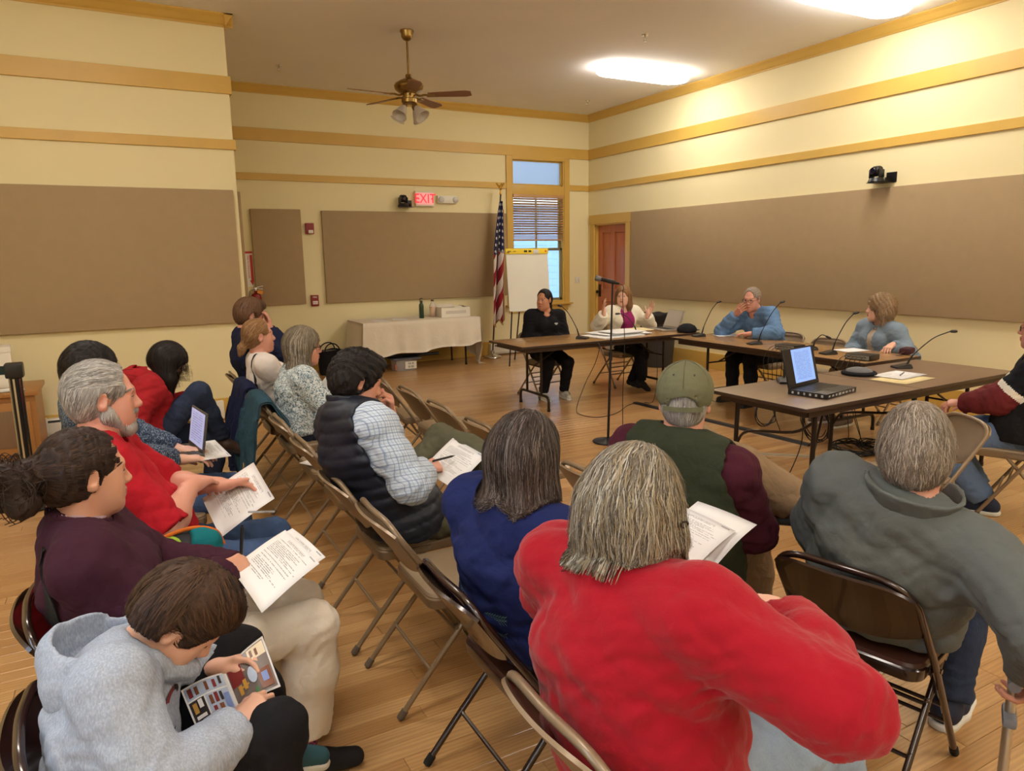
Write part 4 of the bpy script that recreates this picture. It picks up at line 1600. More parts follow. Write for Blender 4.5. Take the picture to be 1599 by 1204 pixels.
t = thing('extinguisher_sign', 'red and white arrow sign for the fire extinguisher in the left recess', 'sign', (1.705, YF-.003, 1.545))
MB().box((0, 0, 0), (.10, .004, .50)).obj('sign_board', WHITEP, t, smooth=False)
mb = MB().box((.028, -.0027, .02), (.035, .0015, .36)).box((0, -.0027, .235), (.10, .0015, .03))
mb.add([(-.01, -.0032, -.16), (.05, -.0032, -.16), (.028, -.0032, -.235)], [(0, 2, 1)])
mb.obj('red_arrow', SIGNRED, t, smooth=False)
text_obj('lettering', 'FIRE EXTINGUISHER', .036, SIGNRED, (-.015, -.003, .03), (0, 0, -1), (1, 0, 0), t, .0005)
t = thing('fire_extinguisher', 'fire extinguisher with an inspection tag hanging under the arrow sign', 'extinguisher', (1.75, YF-.10, .78))
MB().lathe([(0, 0), (.07, 0), (.075, .02), (.075, .36), (.06, .41), (.025, .43), (.025, .455), (0, .455)], 20).obj('cylinder', RED, t)
mb = MB().box((0, 0, .475), (.03, .03, .05), bev=.004)
mb.box((.035, -.01, .51), (.13, .022, .008), R=roty(-.25), bev=.002)
mb.box((.04, -.01, .485), (.11, .02, .008), R=roty(.12), bev=.002)
mb.tube(smooth_path([(-.01, -.02, .47), (-.09, -.03, .45), (-.10, -.04, .25), (-.085, -.04, .1)], 5), .011, 8)
mb.obj('valve', CHROME, t)
MB().box((.05, -.045, .44), (.075, .003, .05), R=roty(.3)).obj('inspection_tag', mat('orange_tag', (228, 150, 50), .6, var=.05), t, smooth=False)

t = thing('light_switch', 'cream double light switch plate between window and door', 'switch', (7.335, YF-.004, 1.23))
MB().box((0, 0, 0), (.118, .008, .118), bev=.002).obj('plate', OFFW, t)
for x in (-.027, .027):
    MB().box((x, -.007, 0), (.032, .008, .065), bev=.002).obj('rocker', WHITEM, t)

def heater(label, c, L, along='x'):
    t = thing('baseboard_heater', label, 'heater', c)
    mb = MB()
    prof = [(0, .02), (.055, .02), (.068, .05), (.068, .15), (.045, .185), (.0, .19)]
    V, F = [], []
    for x in (-L/2, L/2):
        V += [(x, -a, z) for a, z in prof]
    k = len(prof)
    for i in range(k):
        j = (i+1) % k
        F.append((i, k+i, k+j, j))
    F += [tuple(range(k)), tuple(range(2*k-1, k-1, -1))]
    mb.add(V, F)
    mb.obj('cover', WHITEM, t, smooth=False)
    MB().box((0, -.06, .162), (L-.16, .02, .016), R=rotx(.9)).obj('grille_slot', BLACKM, t, smooth=False)
    for s in (1, -1):
        MB().box((s*(L/2-.035), -.037, .105), (.075, .078, .185), bev=.006).obj('end_cap', WHITEM, t)
heater('white baseboard heater under the window behind the flag', (6.25, YF-.026, .0), 1.5)
heater('white baseboard heater on the left wall behind the seated rows', (.05, YL-.026, .02), 1.65)
# ------------------------------------------------------------------ folding chairs
def chair_meshes(metal, pad, foot):
    M = {}
    R = .0115
    fr = MB()
    for_path = [(.475, .222, .012), (.205, .218, .44), (.022, .210, .705), (.0, .150, .752), (-.012, 0, .758), (.0, -.150, .752), (.022, -.210, .705), (.205, -.218, .44), (.475, -.222, .012)]
    fr.tube(round_path(for_path, .05, 4), R, 10)
    M['frame'] = fr.mesh('frame', metal)
    for s in (1, -1):
        lg = MB()
        lg.tube(round_path([(.0, .198*s, .012), (.10, .197*s, .13), (.345, .193*s, .405)], .03, 3), R*.95, 10)
        M['leg%d' % s] = lg.mesh('leg', metal)
    cb = MB()
    for z in (.155, .285):
        x = z*.835
        cb.tube(round_path([(x, .197, z+.02), (x, .19, z), (x, -.19, z), (x, -.197, z+.02)], .012, 3), R*.62, 8)
    for z, x in ((.17, .377), (.25, .327)):
        cb.tube([(x, .219, z), (x, -.219, z)], R*.62, 8)
    M['cross_bar'] = cb.mesh('cross_bar', metal)
    us = np.linspace(-1, 1, 17)
    vs = np.linspace(0, 1, 9)
    P = []
    for u in us:
        row = []
        edge = 1-abs(u)**6*.9
        zt = .748-.035*abs(u)**5
        zb = .575-.055*(1-abs(u)**2.4)
        for v in vs:
            z = zb+(zt-zb)*v
            x = .022+(.705-z)*.690-.030*(1-u*u)-.004
            rimb = .006*(v < .06)-.0
            row.append((x-rimb, u*(.207+.0*v), z))
        P.append(row)
    pn = MB()
    pn.sheet(np.array(P), 0, .010)
    rim = np.array([r[0] for r in P])
    pn.tube(rim+np.array([-.004, 0, 0]), .0065, 8)
    M['backrest'] = pn.mesh('backrest', metal)
    # seat: metal pan with a domed vinyl cushion
    def outline(w, d, x0, rr, n=6):
        c = []
        for cx, cy, a0 in ((x0+d-rr, w/2-rr, 0), (x0+rr, w/2-rr, PI/2), (x0+rr, -w/2+rr, PI), (x0+d-rr, -w/2+rr, 1.5*PI)):
            for t in np.linspace(0, PI/2, n):
                c.append((cx+rr*math.cos(a0+t), cy+rr*math.sin(a0+t)))
        return np.array(c)
    def rg(w, d, x0, rr, z): 
        o = outline(w, d, x0, rr)
        return np.column_stack([o, np.full(len(o), z)])
    sp = MB()
    loft(sp, [rg(.392, .395, .137, .05, .392), rg(.398, .40, .135, .05, .398), rg(.398, .40, .135, .05, .428), rg(.388, .39, .14, .05, .434)])
    M['seat_pan'] = sp.mesh('seat_pan', metal)
    st = MB()
    loft(st, [rg(.386, .388, .141, .05, .430), rg(.394, .396, .137, .052, .438), rg(.386, .388, .141, .055, .448), rg(.35, .35, .16, .06, .456), rg(.24, .24, .215, .08, .461), rg(.08, .08, .295, .03, .463)])
    M['seat'] = st.mesh('seat', pad)
    for s in (1, -1):
        br = MB()
        br.box((.285, .2035*s, .413), (.165, .006, .022), bev=.002)
        br.tube([(.225, .190*s, .418), (.225, .232*s, .418)], .008, 8)
        br.tube([(.345, .185*s, .405), (.345, .2065*s, .405)], .010, 8)
        M['bracket%d' % s] = br.mesh('bracket', metal)
    ft = {}
    for i, (x, yv, d) in enumerate(((.475, .222, (.53, -.008, -.85)), (.475, -.222, (.53, .008, -.85)), (.0, .198, (-.65, 0, -.75)), (.0, -.198, (-.65, 0, -.75)))):
        m_ = MB()
        dd = unit(d)
        c = np.array([x, yv, .012])
        m_.tube([c-dd*.028, c, c+dd*.008], [R*1.25, R*1.3, R*1.15], 10)
        M['foot%d' % i] = m_.mesh('foot_cap', foot)
    return M
BEIGE = mat('beige_enamel_steel', (138, 118, 94), .34, metal=.25, var=.06, spec=.6)
BEIGEPAD = mat('beige_vinyl', (150, 130, 104), .38, var=.06, bump=.12, bscale=320)
BROWN = mat('brown_enamel_steel', (48, 30, 24), .22, metal=.2, var=.08, spec=.7, coat=.4)
BROWNPAD = mat('brown_vinyl', (70, 42, 34), .34, var=.10, bump=.12, bscale=320)
CAP_B = mat('grey_rubber_cap', (96, 84, 72), .7, var=.05)
def make_chair(name, M, label):
    t = thing(name, label, 'chair')
    fr = link('frame', M['frame'], t)
    for s in (1, -1):
        link('leg', M['leg%d' % s], t)
    link('cross_bar', M['cross_bar'], t)
    link('backrest', M['backrest'], t)
    link('seat_pan', M['seat_pan'], t)
    link('seat', M['seat'], t)
    for s in (1, -1):
        link('bracket', M['bracket%d' % s], t)
    for i in range(4):
        link('foot_cap', M['foot%d' % i], t)
    return t
CH = {}
def chair(kind, x, y, deg, label, group=None):
    if kind not in CH:
        M = chair_meshes(BEIGE, BEIGEPAD, CAP_B) if kind == 'beige' else chair_meshes(BROWN, BROWNPAD, RUBBER)
        CH[kind] = make_chair('folding_chair', M, label)
        o = CH[kind]
        o.location = (x, y, 0)
        o.rotation_euler = (0, 0, math.radians(deg))
    else:
        o = dup(CH[kind], (x, y, 0), math.radians(deg), label)
    o['group'] = group or 'folding chairs of the audience'
    return o
# first row along the left
chair('brown', -.25, 1.66, 0, 'brown folding chair with a rounded back under the boy in the grey hoodie')
chair('brown', -.29, 2.27, 0, 'brown folding chair under the woman in the plum jacket')
chair('beige', -.25, 2.93, 0, 'beige folding chair under the bearded man in the red shirt')
chair('beige', -.25, 3.88, 0, 'beige folding chair under the woman typing on the lap laptop')
chair('beige', -.17, 5.18, 0, 'beige folding chair under the woman in the red hoodie')
# second row
chair('beige', .70, 1.15, 0, 'beige folding chair at the bottom edge behind the woman in the red fleece')
chair('brown', .76, 1.83, 0, 'brown folding chair under the woman in the navy sweatshirt')
chair('beige', .765, 2.50, 0, 'empty beige folding chair just behind the navy sweatshirt woman')
chair('beige', .745, 3.02, 0, 'beige folding chair under the man in the quilted vest')
chair('beige', .77, 3.72, 0, 'empty beige folding chair nearest behind the man in the quilted vest')
chair('beige', .77, 4.32, 0, 'empty beige folding chair with paper on its seat beside the teal jacket')
chair('beige', .77, 4.98, 0, 'beige folding chair with the teal jacket over its back')
chair('beige', .77, 5.60, 0, 'beige folding chair with the navy coat over its back')
chair('beige', .77, 6.25, 0, 'beige folding chair under the person in navy near the left corner')
# third row
chair('brown', 1.81, 1.30, 13, 'brown folding chair under the man in the grey green fleece')
chair('brown', 1.50, 1.83, 25, 'brown folding chair under the man in the cap')
chair('beige', 1.72, 2.52, 0, 'empty beige folding chair between the navy sweatshirt woman and the man in the cap')
chair('beige', 1.73, 3.60, 0, 'nearest of the four empty front row chairs past the vest man')
chair('beige', 1.74, 4.21, 0, 'second nearest of the four empty front row chairs past the vest man')
chair('beige', 1.76, 4.82, 0, 'third nearest of the four empty front row chairs past the vest man')
chair('beige', 1.76, 5.42, -6, 'farthest of the four empty front row chairs past the vest man')
# at the tables
G2 = 'folding chairs at the tables'
chair('beige', 4.42, 7.62, -84, 'beige folding chair under the woman in the black jacket', G2)
chair('beige', 5.62, 7.70, -88, 'beige folding chair under the woman in the white cardigan', G2)
chair('beige', 6.77, 5.70, 180, 'beige folding chair under the man in the blue shirt', G2)
chair('beige', 6.62, 5.05, 184, 'empty beige folding chair between the blue shirt man and the denim shirt woman', G2)
chair('beige', 6.86, 4.42, 172, 'beige folding chair under the woman in the denim shirt', G2)
chair('beige', 4.08, 2.20, 150, 'empty beige folding chair beside the man at the right edge', G2)
chair('beige', 5.045, 2.06, 112, 'beige folding chair under the man at the right edge', G2)

# ------------------------------------------------------------------ folding tables
def table(name, label, c, deg, L, W, top, legs, group=None):
    t = thing(name, label, 'table', (c[0], c[1], 0), math.radians(deg), group)
    mb = MB().box((0, 0, .731), (L, W, .018), bev=.004)
    mb.obj('tabletop', top, t)
    mb = MB()
    loop = [(L/2, W/2, .728), (-L/2, W/2, .728), (-L/2, -W/2, .728), (L/2, -W/2, .728)]
    for a, b in zip(loop, loop[1:]+loop[:1]):
        a, b = np.array(a), np.array(b)
        m_ = (a+b)/2
        sz = (abs(a[0]-b[0])+.004 if abs(a[0]-b[0]) > .1 else .008, abs(a[1]-b[1])+.004 if abs(a[1]-b[1]) > .1 else .008, .024)
        mb.box(m_, sz, bev=.002)
    mb.obj('edge_band', TABLEDGE, t)
    mb = MB()
    for s in (1, -1):
        mb.box((0, s*(W/2-.05), .695), (L-.16, .02, .055))
        mb.box((s*(L/2-.08), 0, .695), (.02, W-.1, .055))
    mb.obj('apron', TABLEDGE, t, smooth=False)
    for x, kind, s in legs:
        if kind == 'wishbone':
            for yv in (.155, -.155):
                MB().tube([(x, yv, .715), (x, yv, .165)], .0145, 10).obj('leg', TUBEBROWN, t)
            mb = MB()
            mb.tube(round_path([(x, .31, .008), (x, .31, .16), (x, -.31, .16), (x, -.31, .008)], .07, 5), .0155, 10)
            for yv in (.31, -.31):
                mb.tube([(x, yv, .0), (x, yv, .03)], .0185, 10)
            mb.obj('foot_bar', TUBEBROWN, t)
            MB().tube([(x, 0, .56), (x, .0, .56)], .001, 4)
            mb = MB()
            mb.tube([(x, .155, .47), (x, -.155, .47)], .008, 8)
            mb.tube(round_path([(x, 0, .47), (x+.06*s, 0, .50), (x+.42*s, 0, .70)], .05, 3), .009, 8)
            mb.obj('leg_brace', TUBEBROWN, t)
        else:
            for yv in (W/2-.085, -W/2+.085):
                mb = MB()
                mb.tube([(x, yv, .715), (x-.012*s, yv, .0)], [.017, .0145], 10)
                mb.tube([(x-.012*s, yv, .0), (x-.0115*s, yv, .03)], .0185, 10)
                mb.obj('leg', TUBEBROWN, t)
            mb = MB()
            a = W/2-.085
            mb.tube(smooth_path([(x, a, .34), (x, a-.10, .45), (x, -a+.16, .52), (x, -a, .62)], 5), .010, 8)
            mb.tube([(x, -a, .40), (x+.40*s, -.1, .70)], .008, 8)
            mb.obj('leg_brace', TUBEBROWN, t)
    return t
table('folding_table', 'wood-topped folding table in front of the two seated women by the window', (4.86, 6.83), 0, 2.44, .76, TABLETOP, [(-.86, 'wishbone', 1), (.86, 'wishbone', -1)])
table('folding_table', 'wood-topped folding table along the right wall with four gooseneck microphones', (5.86, 5.05), -90, 2.44, .76, TABLETOP, [(-.86, 'wishbone', 1), (.86, 'wishbone', -1)])
nt_ = table('folding_table', 'worn brown-topped folding table nearest the camera with the black laptop', (4.80, 3.30), 1.5, 2.46, .80, GREYTOP, [(-1.03, 'straight', 1), (.03, 'straight', 1), (1.02, 'wishbone', -1)])
MB().box((-.04, 0, .7408), (.004, .80, .0012)).box((-.04, -.402, .728), (.005, .006, .026)).obj('fold_seam', TABLEDGE, nt_, smooth=False)

# table with a white cloth at the far wall
t = table('folding_table', 'folding table hidden under the white cloth at the far wall', (4.0, 10.47), 0, 1.80, .72, TABLETOP, [(-.72, 'straight', 1), (.72, 'straight', -1)])
LINEN = fabric('white_table_cloth', (226, 216, 198), fine=500., wr=.25, mottled=.04)
x0, x1, yb, yf, zt = 3.06, 4.94, 10.86, 10.085, .746
us = np.linspace(0, 1, 76)
prof = [(yb, zt)]+[(yb+(yf-yb)*k/5, zt) for k in range(1, 6)]+[(yf-.012, zt-.012)]+[(None, k/9) for k in range(1, 10)]
P = []
for i, u in enumerate(us):
    row = []
    x = x0+(x1-x0)*u
    drop = .50-.12*u+.015*math.sin(u*17)
    for p in prof:
        if p[0] is not None:
            row.append((x, p[0], p[1]+.001*math.sin(u*40)))
        else:
            k = p[1]
            fold = (.028*math.sin(u*26+1.2*math.sin(u*9))+.018*math.sin(u*47+2))*k**1.1
            row.append((x+.02*k*math.sin(u*30)-.05*k*(1-u)**6+.01*k, yf-.014-.02*k-.030*k+fold, zt-.012-drop*k))
    P.append(row)
mb = MB()
mb.sheet(np.array(P), 0, .002)
# left end: the cloth hangs in a slanting corner fold
Pl = []
for k in np.linspace(0, 1, 10):
    row = []
    for v in np.linspace(0, 1, 12):
        yv = yb+(yf-.014-yb)*v
        row.append((x0-.05*k-.09*k*math.sin(v*PI)*.5-.02*k*math.sin(v*14), yv-.10*k*v, zt-(.42+.10*v)*k))
    Pl.append(row)
mb.sheet(np.array(Pl), 0, .002)
# right end: a long corner trails to the floor
Pr = []
for k in np.linspace(0, 1, 26):
    row = []
    for v in np.linspace(0, 1, 14):
        d = .20+1.00*v**.8
        z = zt-d*k*.74
        xo = .01+.05*k*math.sin(v*13+k*5)+.03*k*math.sin(v*23)
        if v > .35: xo += .06*math.sin(k*PI*.9)*(v-.3)
        yv = yb+(yf-yb)*v
        yv -= .03*k*math.sin(k*6)
        if z < .006:
            xo += (0.006-z)*.9
            z = .006+.006*abs(math.sin(v*20+k*25))
        row.append((x1+xo-.10*k*v*(1-k), yv, z))
    Pr.append(row)
mb.sheet(np.array(Pr)[::-1], 0, .002)
tag(mb.obj('tablecloth', LINEN, sharp=None), 'white cloth over the far wall table, one corner trailing to the floor', 'tablecloth')

mb = MB().lathe([(0, 0), (.034, 0), (.037, .006), (.037, .19), (.033, .215), (.020, .232), (.0, .233)], 20)
t = thing('water_bottle', 'tall dark green water bottle on the white cloth', 'bottle', (4.10, 10.42, .748))
mb.obj('flask', mat('dark_green_enamel', (38, 62, 40), .35, var=.05), t)
MB().lathe([(0, .23), (.021, .23), (.022, .262), (.016, .270), (0, .27)], 16).tube(smooth_path([(-.016, 0, .262), (-.018, 0, .292), (.004, 0, .305), (.022, 0, .296)], 4), .007, 8).obj('cap', BLACKP, t)
t = thing('juice_jug', 'clear jug of orange juice between the green bottle and white box', 'jug', (4.34, 10.55, .748))
JUG = mat('clear_plastic', (240, 236, 226), .15, var=0, alpha=.28)
MB().lathe([(0, 0), (.052, 0), (.055, .01), (.055, .17), (.03, .215), (.02, .235), (.02, .245), (.018, .245), (.017, .23), (.05, .168), (.05, .01), (0, .006)], 20).obj('jug_body', JUG, t)
MB().lathe([(0, .008), (.049, .011), (.049, .16), (0, .16)], 18).obj('juice', mat('orange_juice', (236, 160, 50), .3, var=.06), t)
MB().lathe([(0, .245), (.023, .245), (.023, .268), (0, .268)], 14).obj('lid', mat('brown_cap', (96, 58, 34), .5), t)
WB = mat('white_cardboard', (232, 226, 212), .7, var=.03)
t = thing('cardboard_box', 'long white cardboard box on the right end of the clothed table', 'box', (4.63, 10.45, .748), -.02)
mb = MB()
for c, s in (((0, -.15, .075), (.48, .004, .15)), ((0, .15, .075), (.48, .004, .15)), ((-.24, 0, .075), (.004, .30, .15)), ((.24, 0, .075), (.004, .30, .15)), ((0, 0, .003), (.48, .30, .004))):
    mb.box(c, s)
mb.obj('carton', WB, t, smooth=False)
MB().box((-.05, .165, .16), (.3, .12, .004), R=rotx(.35)).box((.19, -.02, .155), (.09, .22, .004), R=roty(.3)).obj('flap', WB, t, smooth=False)
MB().box((0, -.1525, .075), (.34, .001, .05)).obj('faint_print', mat('pale_print', (206, 198, 186), .8, var=.2, vscale=60), t, smooth=False)
PAPER = mat('white_paper', (236, 236, 238), .75, var=.01)
for i, (x, yv, a, lb) in enumerate(((3.42, 10.36, .2, 'white sheet of paper on the left of the clothed table'), (3.75, 10.45, -.3, 'white sheet of paper in the middle of the clothed table'))):
    tag(MB().box((0, 0, 0), (.216, .279, .0012)).obj('paper_sheet', PAPER, loc=(x, yv, .7485), rotz=a, smooth=False), lb, 'paper')
CLEARP = mat('milky_plastic', (222, 220, 222), .25, var=.03, trans=.55)
t = thing('storage_bin', 'clear plastic storage bin with a printed label under the clothed table', 'bin', (3.72, 10.25, 0), .03)
mb = MB()
V = []
for z, k in ((0, .9), (.17, 1.0)):
    V.append(np.column_stack([stadium(.42, .30, 5)*k, np.full(10, z)]))
loft(mb, V)
mb.obj('tub', CLEARP, t)
MB().box((0, 0, .18), (.46, .33, .022), bev=.008).obj('lid', mat('blue_grey_lid', (96, 100, 112), .4), t)
MB().box((.05, -.150, .085), (.18, .003, .11), R=rotx(.06)).obj('label', WHITEP, t, smooth=False)
for i in range(2):
    text_obj('label_print', ('TABLE', 'SUPPLIES')[i] if False else ('IIII III', 'III IIII')[i], .045, BLACKINK, (.05, -.1535, .11-.05*i), (1, 0, 0), (0, 0, 1), t, .0004)
mb = MB().box((-.06, .0, .06), (.25, .2, .10), bev=.02)
mb.obj('contents', mat('mixed_contents', (176, 120, 96), .8, var=.5, vscale=25), t)
tag(MB().tube([(3.18, 10.30, .215), (4.28, 10.22, .212)], .024, 12).tube([(3.17, 10.30, .215), (3.24, 10.295, .215)], .027, 12).obj('carrying_tube', BLACKP), 'long thin black tube lying across the clear storage bin', 'tube')

TOTE = fabric('black_tote_cloth', (24, 24, 28), fine=300., wr=.5)
t = thing('tote_bag', 'black open tote bag on the floor left of the clothed table', 'bag', (2.66, 10.45, 0), .05)
mb = MB()
rings = []
for z, k in ((0, .86), (.05, .92), (.2, .98), (.36, 1.02)):
    s_ = stadium(.38, .24, 7)*k
    rings.append(np.column_stack([s_, np.full(len(s_), z)+.012*np.sin(s_[:, 0]*20)*(z > .3)]))
for z, k in ((.355, .985), (.10, .9)):
    s_ = stadium(.38, .24, 7)*k
    rings.append(np.column_stack([s_, np.full(len(s_), z)]))
loft(mb, rings)
mb.obj('bag_body', TOTE, t)
for s in (1, -1):
    MB().tube(smooth_path([(-.11, s*.118, .30), (-.10, s*.115, .40), (-.03, s*.09, .455), (.05, s*.09, .45), (.10, s*.115, .39), (.11, s*.118, .30)], 5), .009, 8).obj('handle', TOTE, t)
MB().box((.0, 0, .335), (.2, .12, .04), bev=.015).obj('lining_cloth', mat('grey_lining', (92, 92, 98), .8), t)

# flag
t = thing('flag', 'American flag hanging in folds from a pole with a gilt eagle left of the window', 'flag', (5.42, 10.62, 0))
MB().lathe([(0, 0), (.145, 0), (.15, .012), (.145, .025), (.10, .045), (.05, .06), (.035, .075), (.032, .12), (.02, .13), (0, .13)], 28).obj('stand', CHROME, t)
top = np.array([.215, .02, 2.66])
POLEW = wood('dark_pole_wood', (46, 28, 20), (70, 44, 30), 'Z', 1., .4)
MB().tube([(0, 0, .06), top], .0135, 10).obj('pole', POLEW, t)
mid = top*.42
MB().tube([mid, mid+unit(top)*.09], .0165, 10).obj('pole_joint', GOLD, t)
mb = MB().lathe([(.014, 0), (.022, .01), (.016, .03), (.012, .06), (.018, .075), (.008, .09)], 12, 0, top)
e0 = top+np.array([0, 0, .09])
mb.tube(smooth_path([e0, e0+np.array([0, 0, .03]), e0+np.array([.006, 0, .06])], 4), [.012]+[.017]*4+[.02]*3+[.012], 8)
mb.tube([e0+np.array([.006, 0, .06]), e0+np.array([.018, -.004, .078]), e0+np.array([.035, -.006, .070])], [.012, .011, .002], 8)
for s in (1, -1):
    w1_ = np.array([[e0+np.array([s*(.012+.062*a), .01+.01*b, .045+.055*a-.045*b*(1-.4*a)]) for b in (0, .5, 1)] for a in np.linspace(0, 1, 5)])
    mb.sheet(w1_, 0, .005)
mb.obj('eagle_finial', GOLD, t)
def flag_mat():
    m, nt, bs = nt_new('flag_cloth')
    uv = nt.nodes.new('ShaderNodeUVMap')
    sx = nt.nodes.new('ShaderNodeSeparateXYZ')
    nt.links.new(uv.outputs[0], sx.inputs[0])
    a, b = sx.outputs[0], sx.outputs[1]          # a along the fly, b down the hoist (0..1)
    st_ = mth(nt, 'FRACT', mth(nt, 'MULTIPLY', b, 6.5))
    col = mix_col(nt, mth(nt, 'LESS_THAN', st_, .5), lin((226, 214, 206)), lin((150, 24, 42)))
    can = mth(nt, 'MULTIPLY', mth(nt, 'LESS_THAN', a, .42), mth(nt, 'LESS_THAN', b, .5385))
    fu = mth(nt, 'SUBTRACT', mth(nt, 'FRACT', mth(nt, 'MULTIPLY', a, 19.)), .5)
    fv = mth(nt, 'SUBTRACT', mth(nt, 'FRACT', mth(nt, 'MULTIPLY', b, 14.)), .5)
    d2 = mth(nt, 'ADD', mth(nt, 'MULTIPLY', fu, fu), mth(nt, 'MULTIPLY', fv, fv))
    star = mix_col(nt, mth(nt, 'LESS_THAN', d2, .045), lin((30, 34, 76)), lin((228, 226, 226)))
    nt.links.new(mix_col(nt, can, col, star), bs.inputs['Base Color'])
    bs.inputs['Roughness'].default_value = .85
    add_bump(nt, bs, noise(nt, coord(nt), 30., 4), .3, .01)
    return m
nu, nv = 46, 60
P = np.zeros((nu, nv, 3))
UV = np.zeros((nu, nv, 2))
for j in range(nv):
    v = j/(nv-1)
    c = top*(1-v*.42)-np.array([0, 0, .14+.0])*1.0
    wtop = .035+.155*min(1, v*1.9)**.8
    for i in range(nu):
        u = i/(nu-1)
        hw = .030+.085*min(1, v*2.6)**.8
        xc = .115+.085*(1-v)**1.5
        xx = xc+(u*2-1)*hw
        yy = -.045-(.018+.035*min(1, v*2))*math.sin(u*11+.8*v)-.014*math.sin(u*23+3*v)*v
        zz = 2.55-v*1.93-.10*abs(math.sin(u*5.5+.4))*v+.05*u*v
        P[i, j] = (xx, .02+yy, zz)
        b_ = .5*u if v < .42 else .5+(u*.55+(v-.42)*1.1)*.62
        UV[i, j] = (v*.98, b_)
mb = MB()
mb.sheet(P, 0, .002, UV.reshape(-1, 2))
cl = mb.obj('flag_cloth', flag_mat(), t, sharp=None, uv=True)
mb = MB()
mb.tube(P[:, -1]+np.array([0, 0, -.008]), .012, 6)
mb.tube(P[-1, 4:]+np.array([.006, 0, 0]), .010, 6)
mb.obj('gold_fringe', mat('gold_fringe', (196, 160, 92), .8, var=.25, vscale=80), t)

# easel with a paper pad
t = thing('easel', 'flip chart easel with a large white pad in front of the window', 'easel', (5.60, 9.72, 0), -.04)
mb = MB()
P = np.array([[(x, -.03+.07*(1-v)*0+.10*(1-v)-.10-.012*math.sin(x*7)*v, .84+.905*(1-v)) for v in np.linspace(0, 1, 10)] for x in np.linspace(-.36, .36, 12)])
tilt = .10
P[..., 1] = .10*(P[..., 2]-.84)/.9-.06
mb.sheet(P, 0, .012)
mb.obj('paper_pad', mat('pad_paper', (222, 220, 208), .8, var=.03, vscale=3), t)
lines = MB()
for k in range(11):
    z = 1.60-.066*k
    yv = .10*(z-.84)/.9-.06-.0005
    for sgn in (1, -1):
        pass
    lines.box((0, yv-.0012, z), (.66, .0012, .0035))
lines.obj('ruled_lines', mat('pad_line_grey', (198, 198, 194), .8, var=0), t, smooth=False)
YEL = mat('yellow_pad_top', (236, 204, 40), .6, var=.02)
MB().box((0, .026, 1.742), (.735, .022, .082), R=rotx(-.1), bev=.003).obj('binding_strip', YEL, t)
mb = MB()
for x, w_, h in ((-.31, .06, .012), (-.33, .045, .012), (-.03, .055, .028), (.045, .05, .028), (-.22, .05, .008)):
    mb.box((x, .0135, 1.742-(.018 if x < -.32 else 0)), (w_, .002, h), R=rotx(-.1))
mb.obj('binding_print', BLACKINK, t, smooth=False)
MB().box((.15, .012, 1.735), (.10, .012, .06), R=rotx(-.1), bev=.01).obj('paper_clip', mat('clear_clip', (205, 205, 200), .3), t)
MB().box((.32, .0135, 1.742), (.03, .002, .02), R=rotx(-.1)).obj('red_mark', SIGNRED, t, smooth=False)
mb = MB()
for x0_, x1_ in ((-.30, -.40), (.30, .40)):
    mb.tube([(x0_*.35, .08, 1.70), (x0_, -.03, .84), (x1_, -.12, .0)], .011, 8)
mb.tube([(0, .09, 1.70), (0, .50, .0)], .011, 8)
mb.obj('legs_frame', BLACKM, t)
MB().box((0, -.085, .835), (.66, .05, .012), bev=.003).obj('tray', ALU, t)

# microphone on a round-based stand
t = thing('microphone_stand', 'black floor stand with a round base holding a microphone before the tables', 'microphone', (3.785, 5.145, 0))
MB().lathe([(0, 0), (.135, 0), (.14, .006), (.136, .014), (.05, .028), (.028, .04), (0, .04)], 36).obj('round_base', BLACKM, t)
mb = MB().tube([(0, 0, .03), (.045, .035, .78)], .0115, 10)
mb.tube([(.045, .035, .76), (.085, .07, 1.42)], .0085, 10)
mb.tube([(.043, .033, .74), (.0475, .037, .815)], .0165, 12)
mb.obj('pole', BLACKM, t)
md = unit((-.185, .115, .055))
mp_ = np.array([.085, .07, 1.435])
mb = MB().tube([mp_-md*.02, mp_+md*.05], .019, 12)
mb.tube([mp_, mp_-np.array([0, 0, .03])], .010, 8)
mb.obj('clip', BLACKP, t)
R = frame_from(md)
mb = MB().lathe([(0, 0), (.010, 0), (.012, .02), (.0165, .10), (.018, .165), (.0, .167)], 16, 0, mp_-md*.06, R)
mb.obj('handle', BLACKM, t)
GRILLE = mat('microphone_grille', (118, 118, 120), .4, metal=.7, var=.3, vscale=500, bump=.6, bscale=700)
MB().lathe([(.018, 0), (.0245, .012), (.026, .030), (.025, .045), (.018, .056), (0, .060)], 18, 0, mp_+md*.105, R).obj('grille_head', GRILLE, t)
cb = smooth_path([mp_-md*.06, mp_-md*.10+np.array([0, 0, -.02]), (.145, .0, 1.30), (.15, -.03, .9), (.145, -.02, .4), (.14, -.04, .05), (.16, -.06, .006), (.3, -.2, .006)], 8)
MB().tube(cb, .0038, 6).obj('cable', CABLE, t)

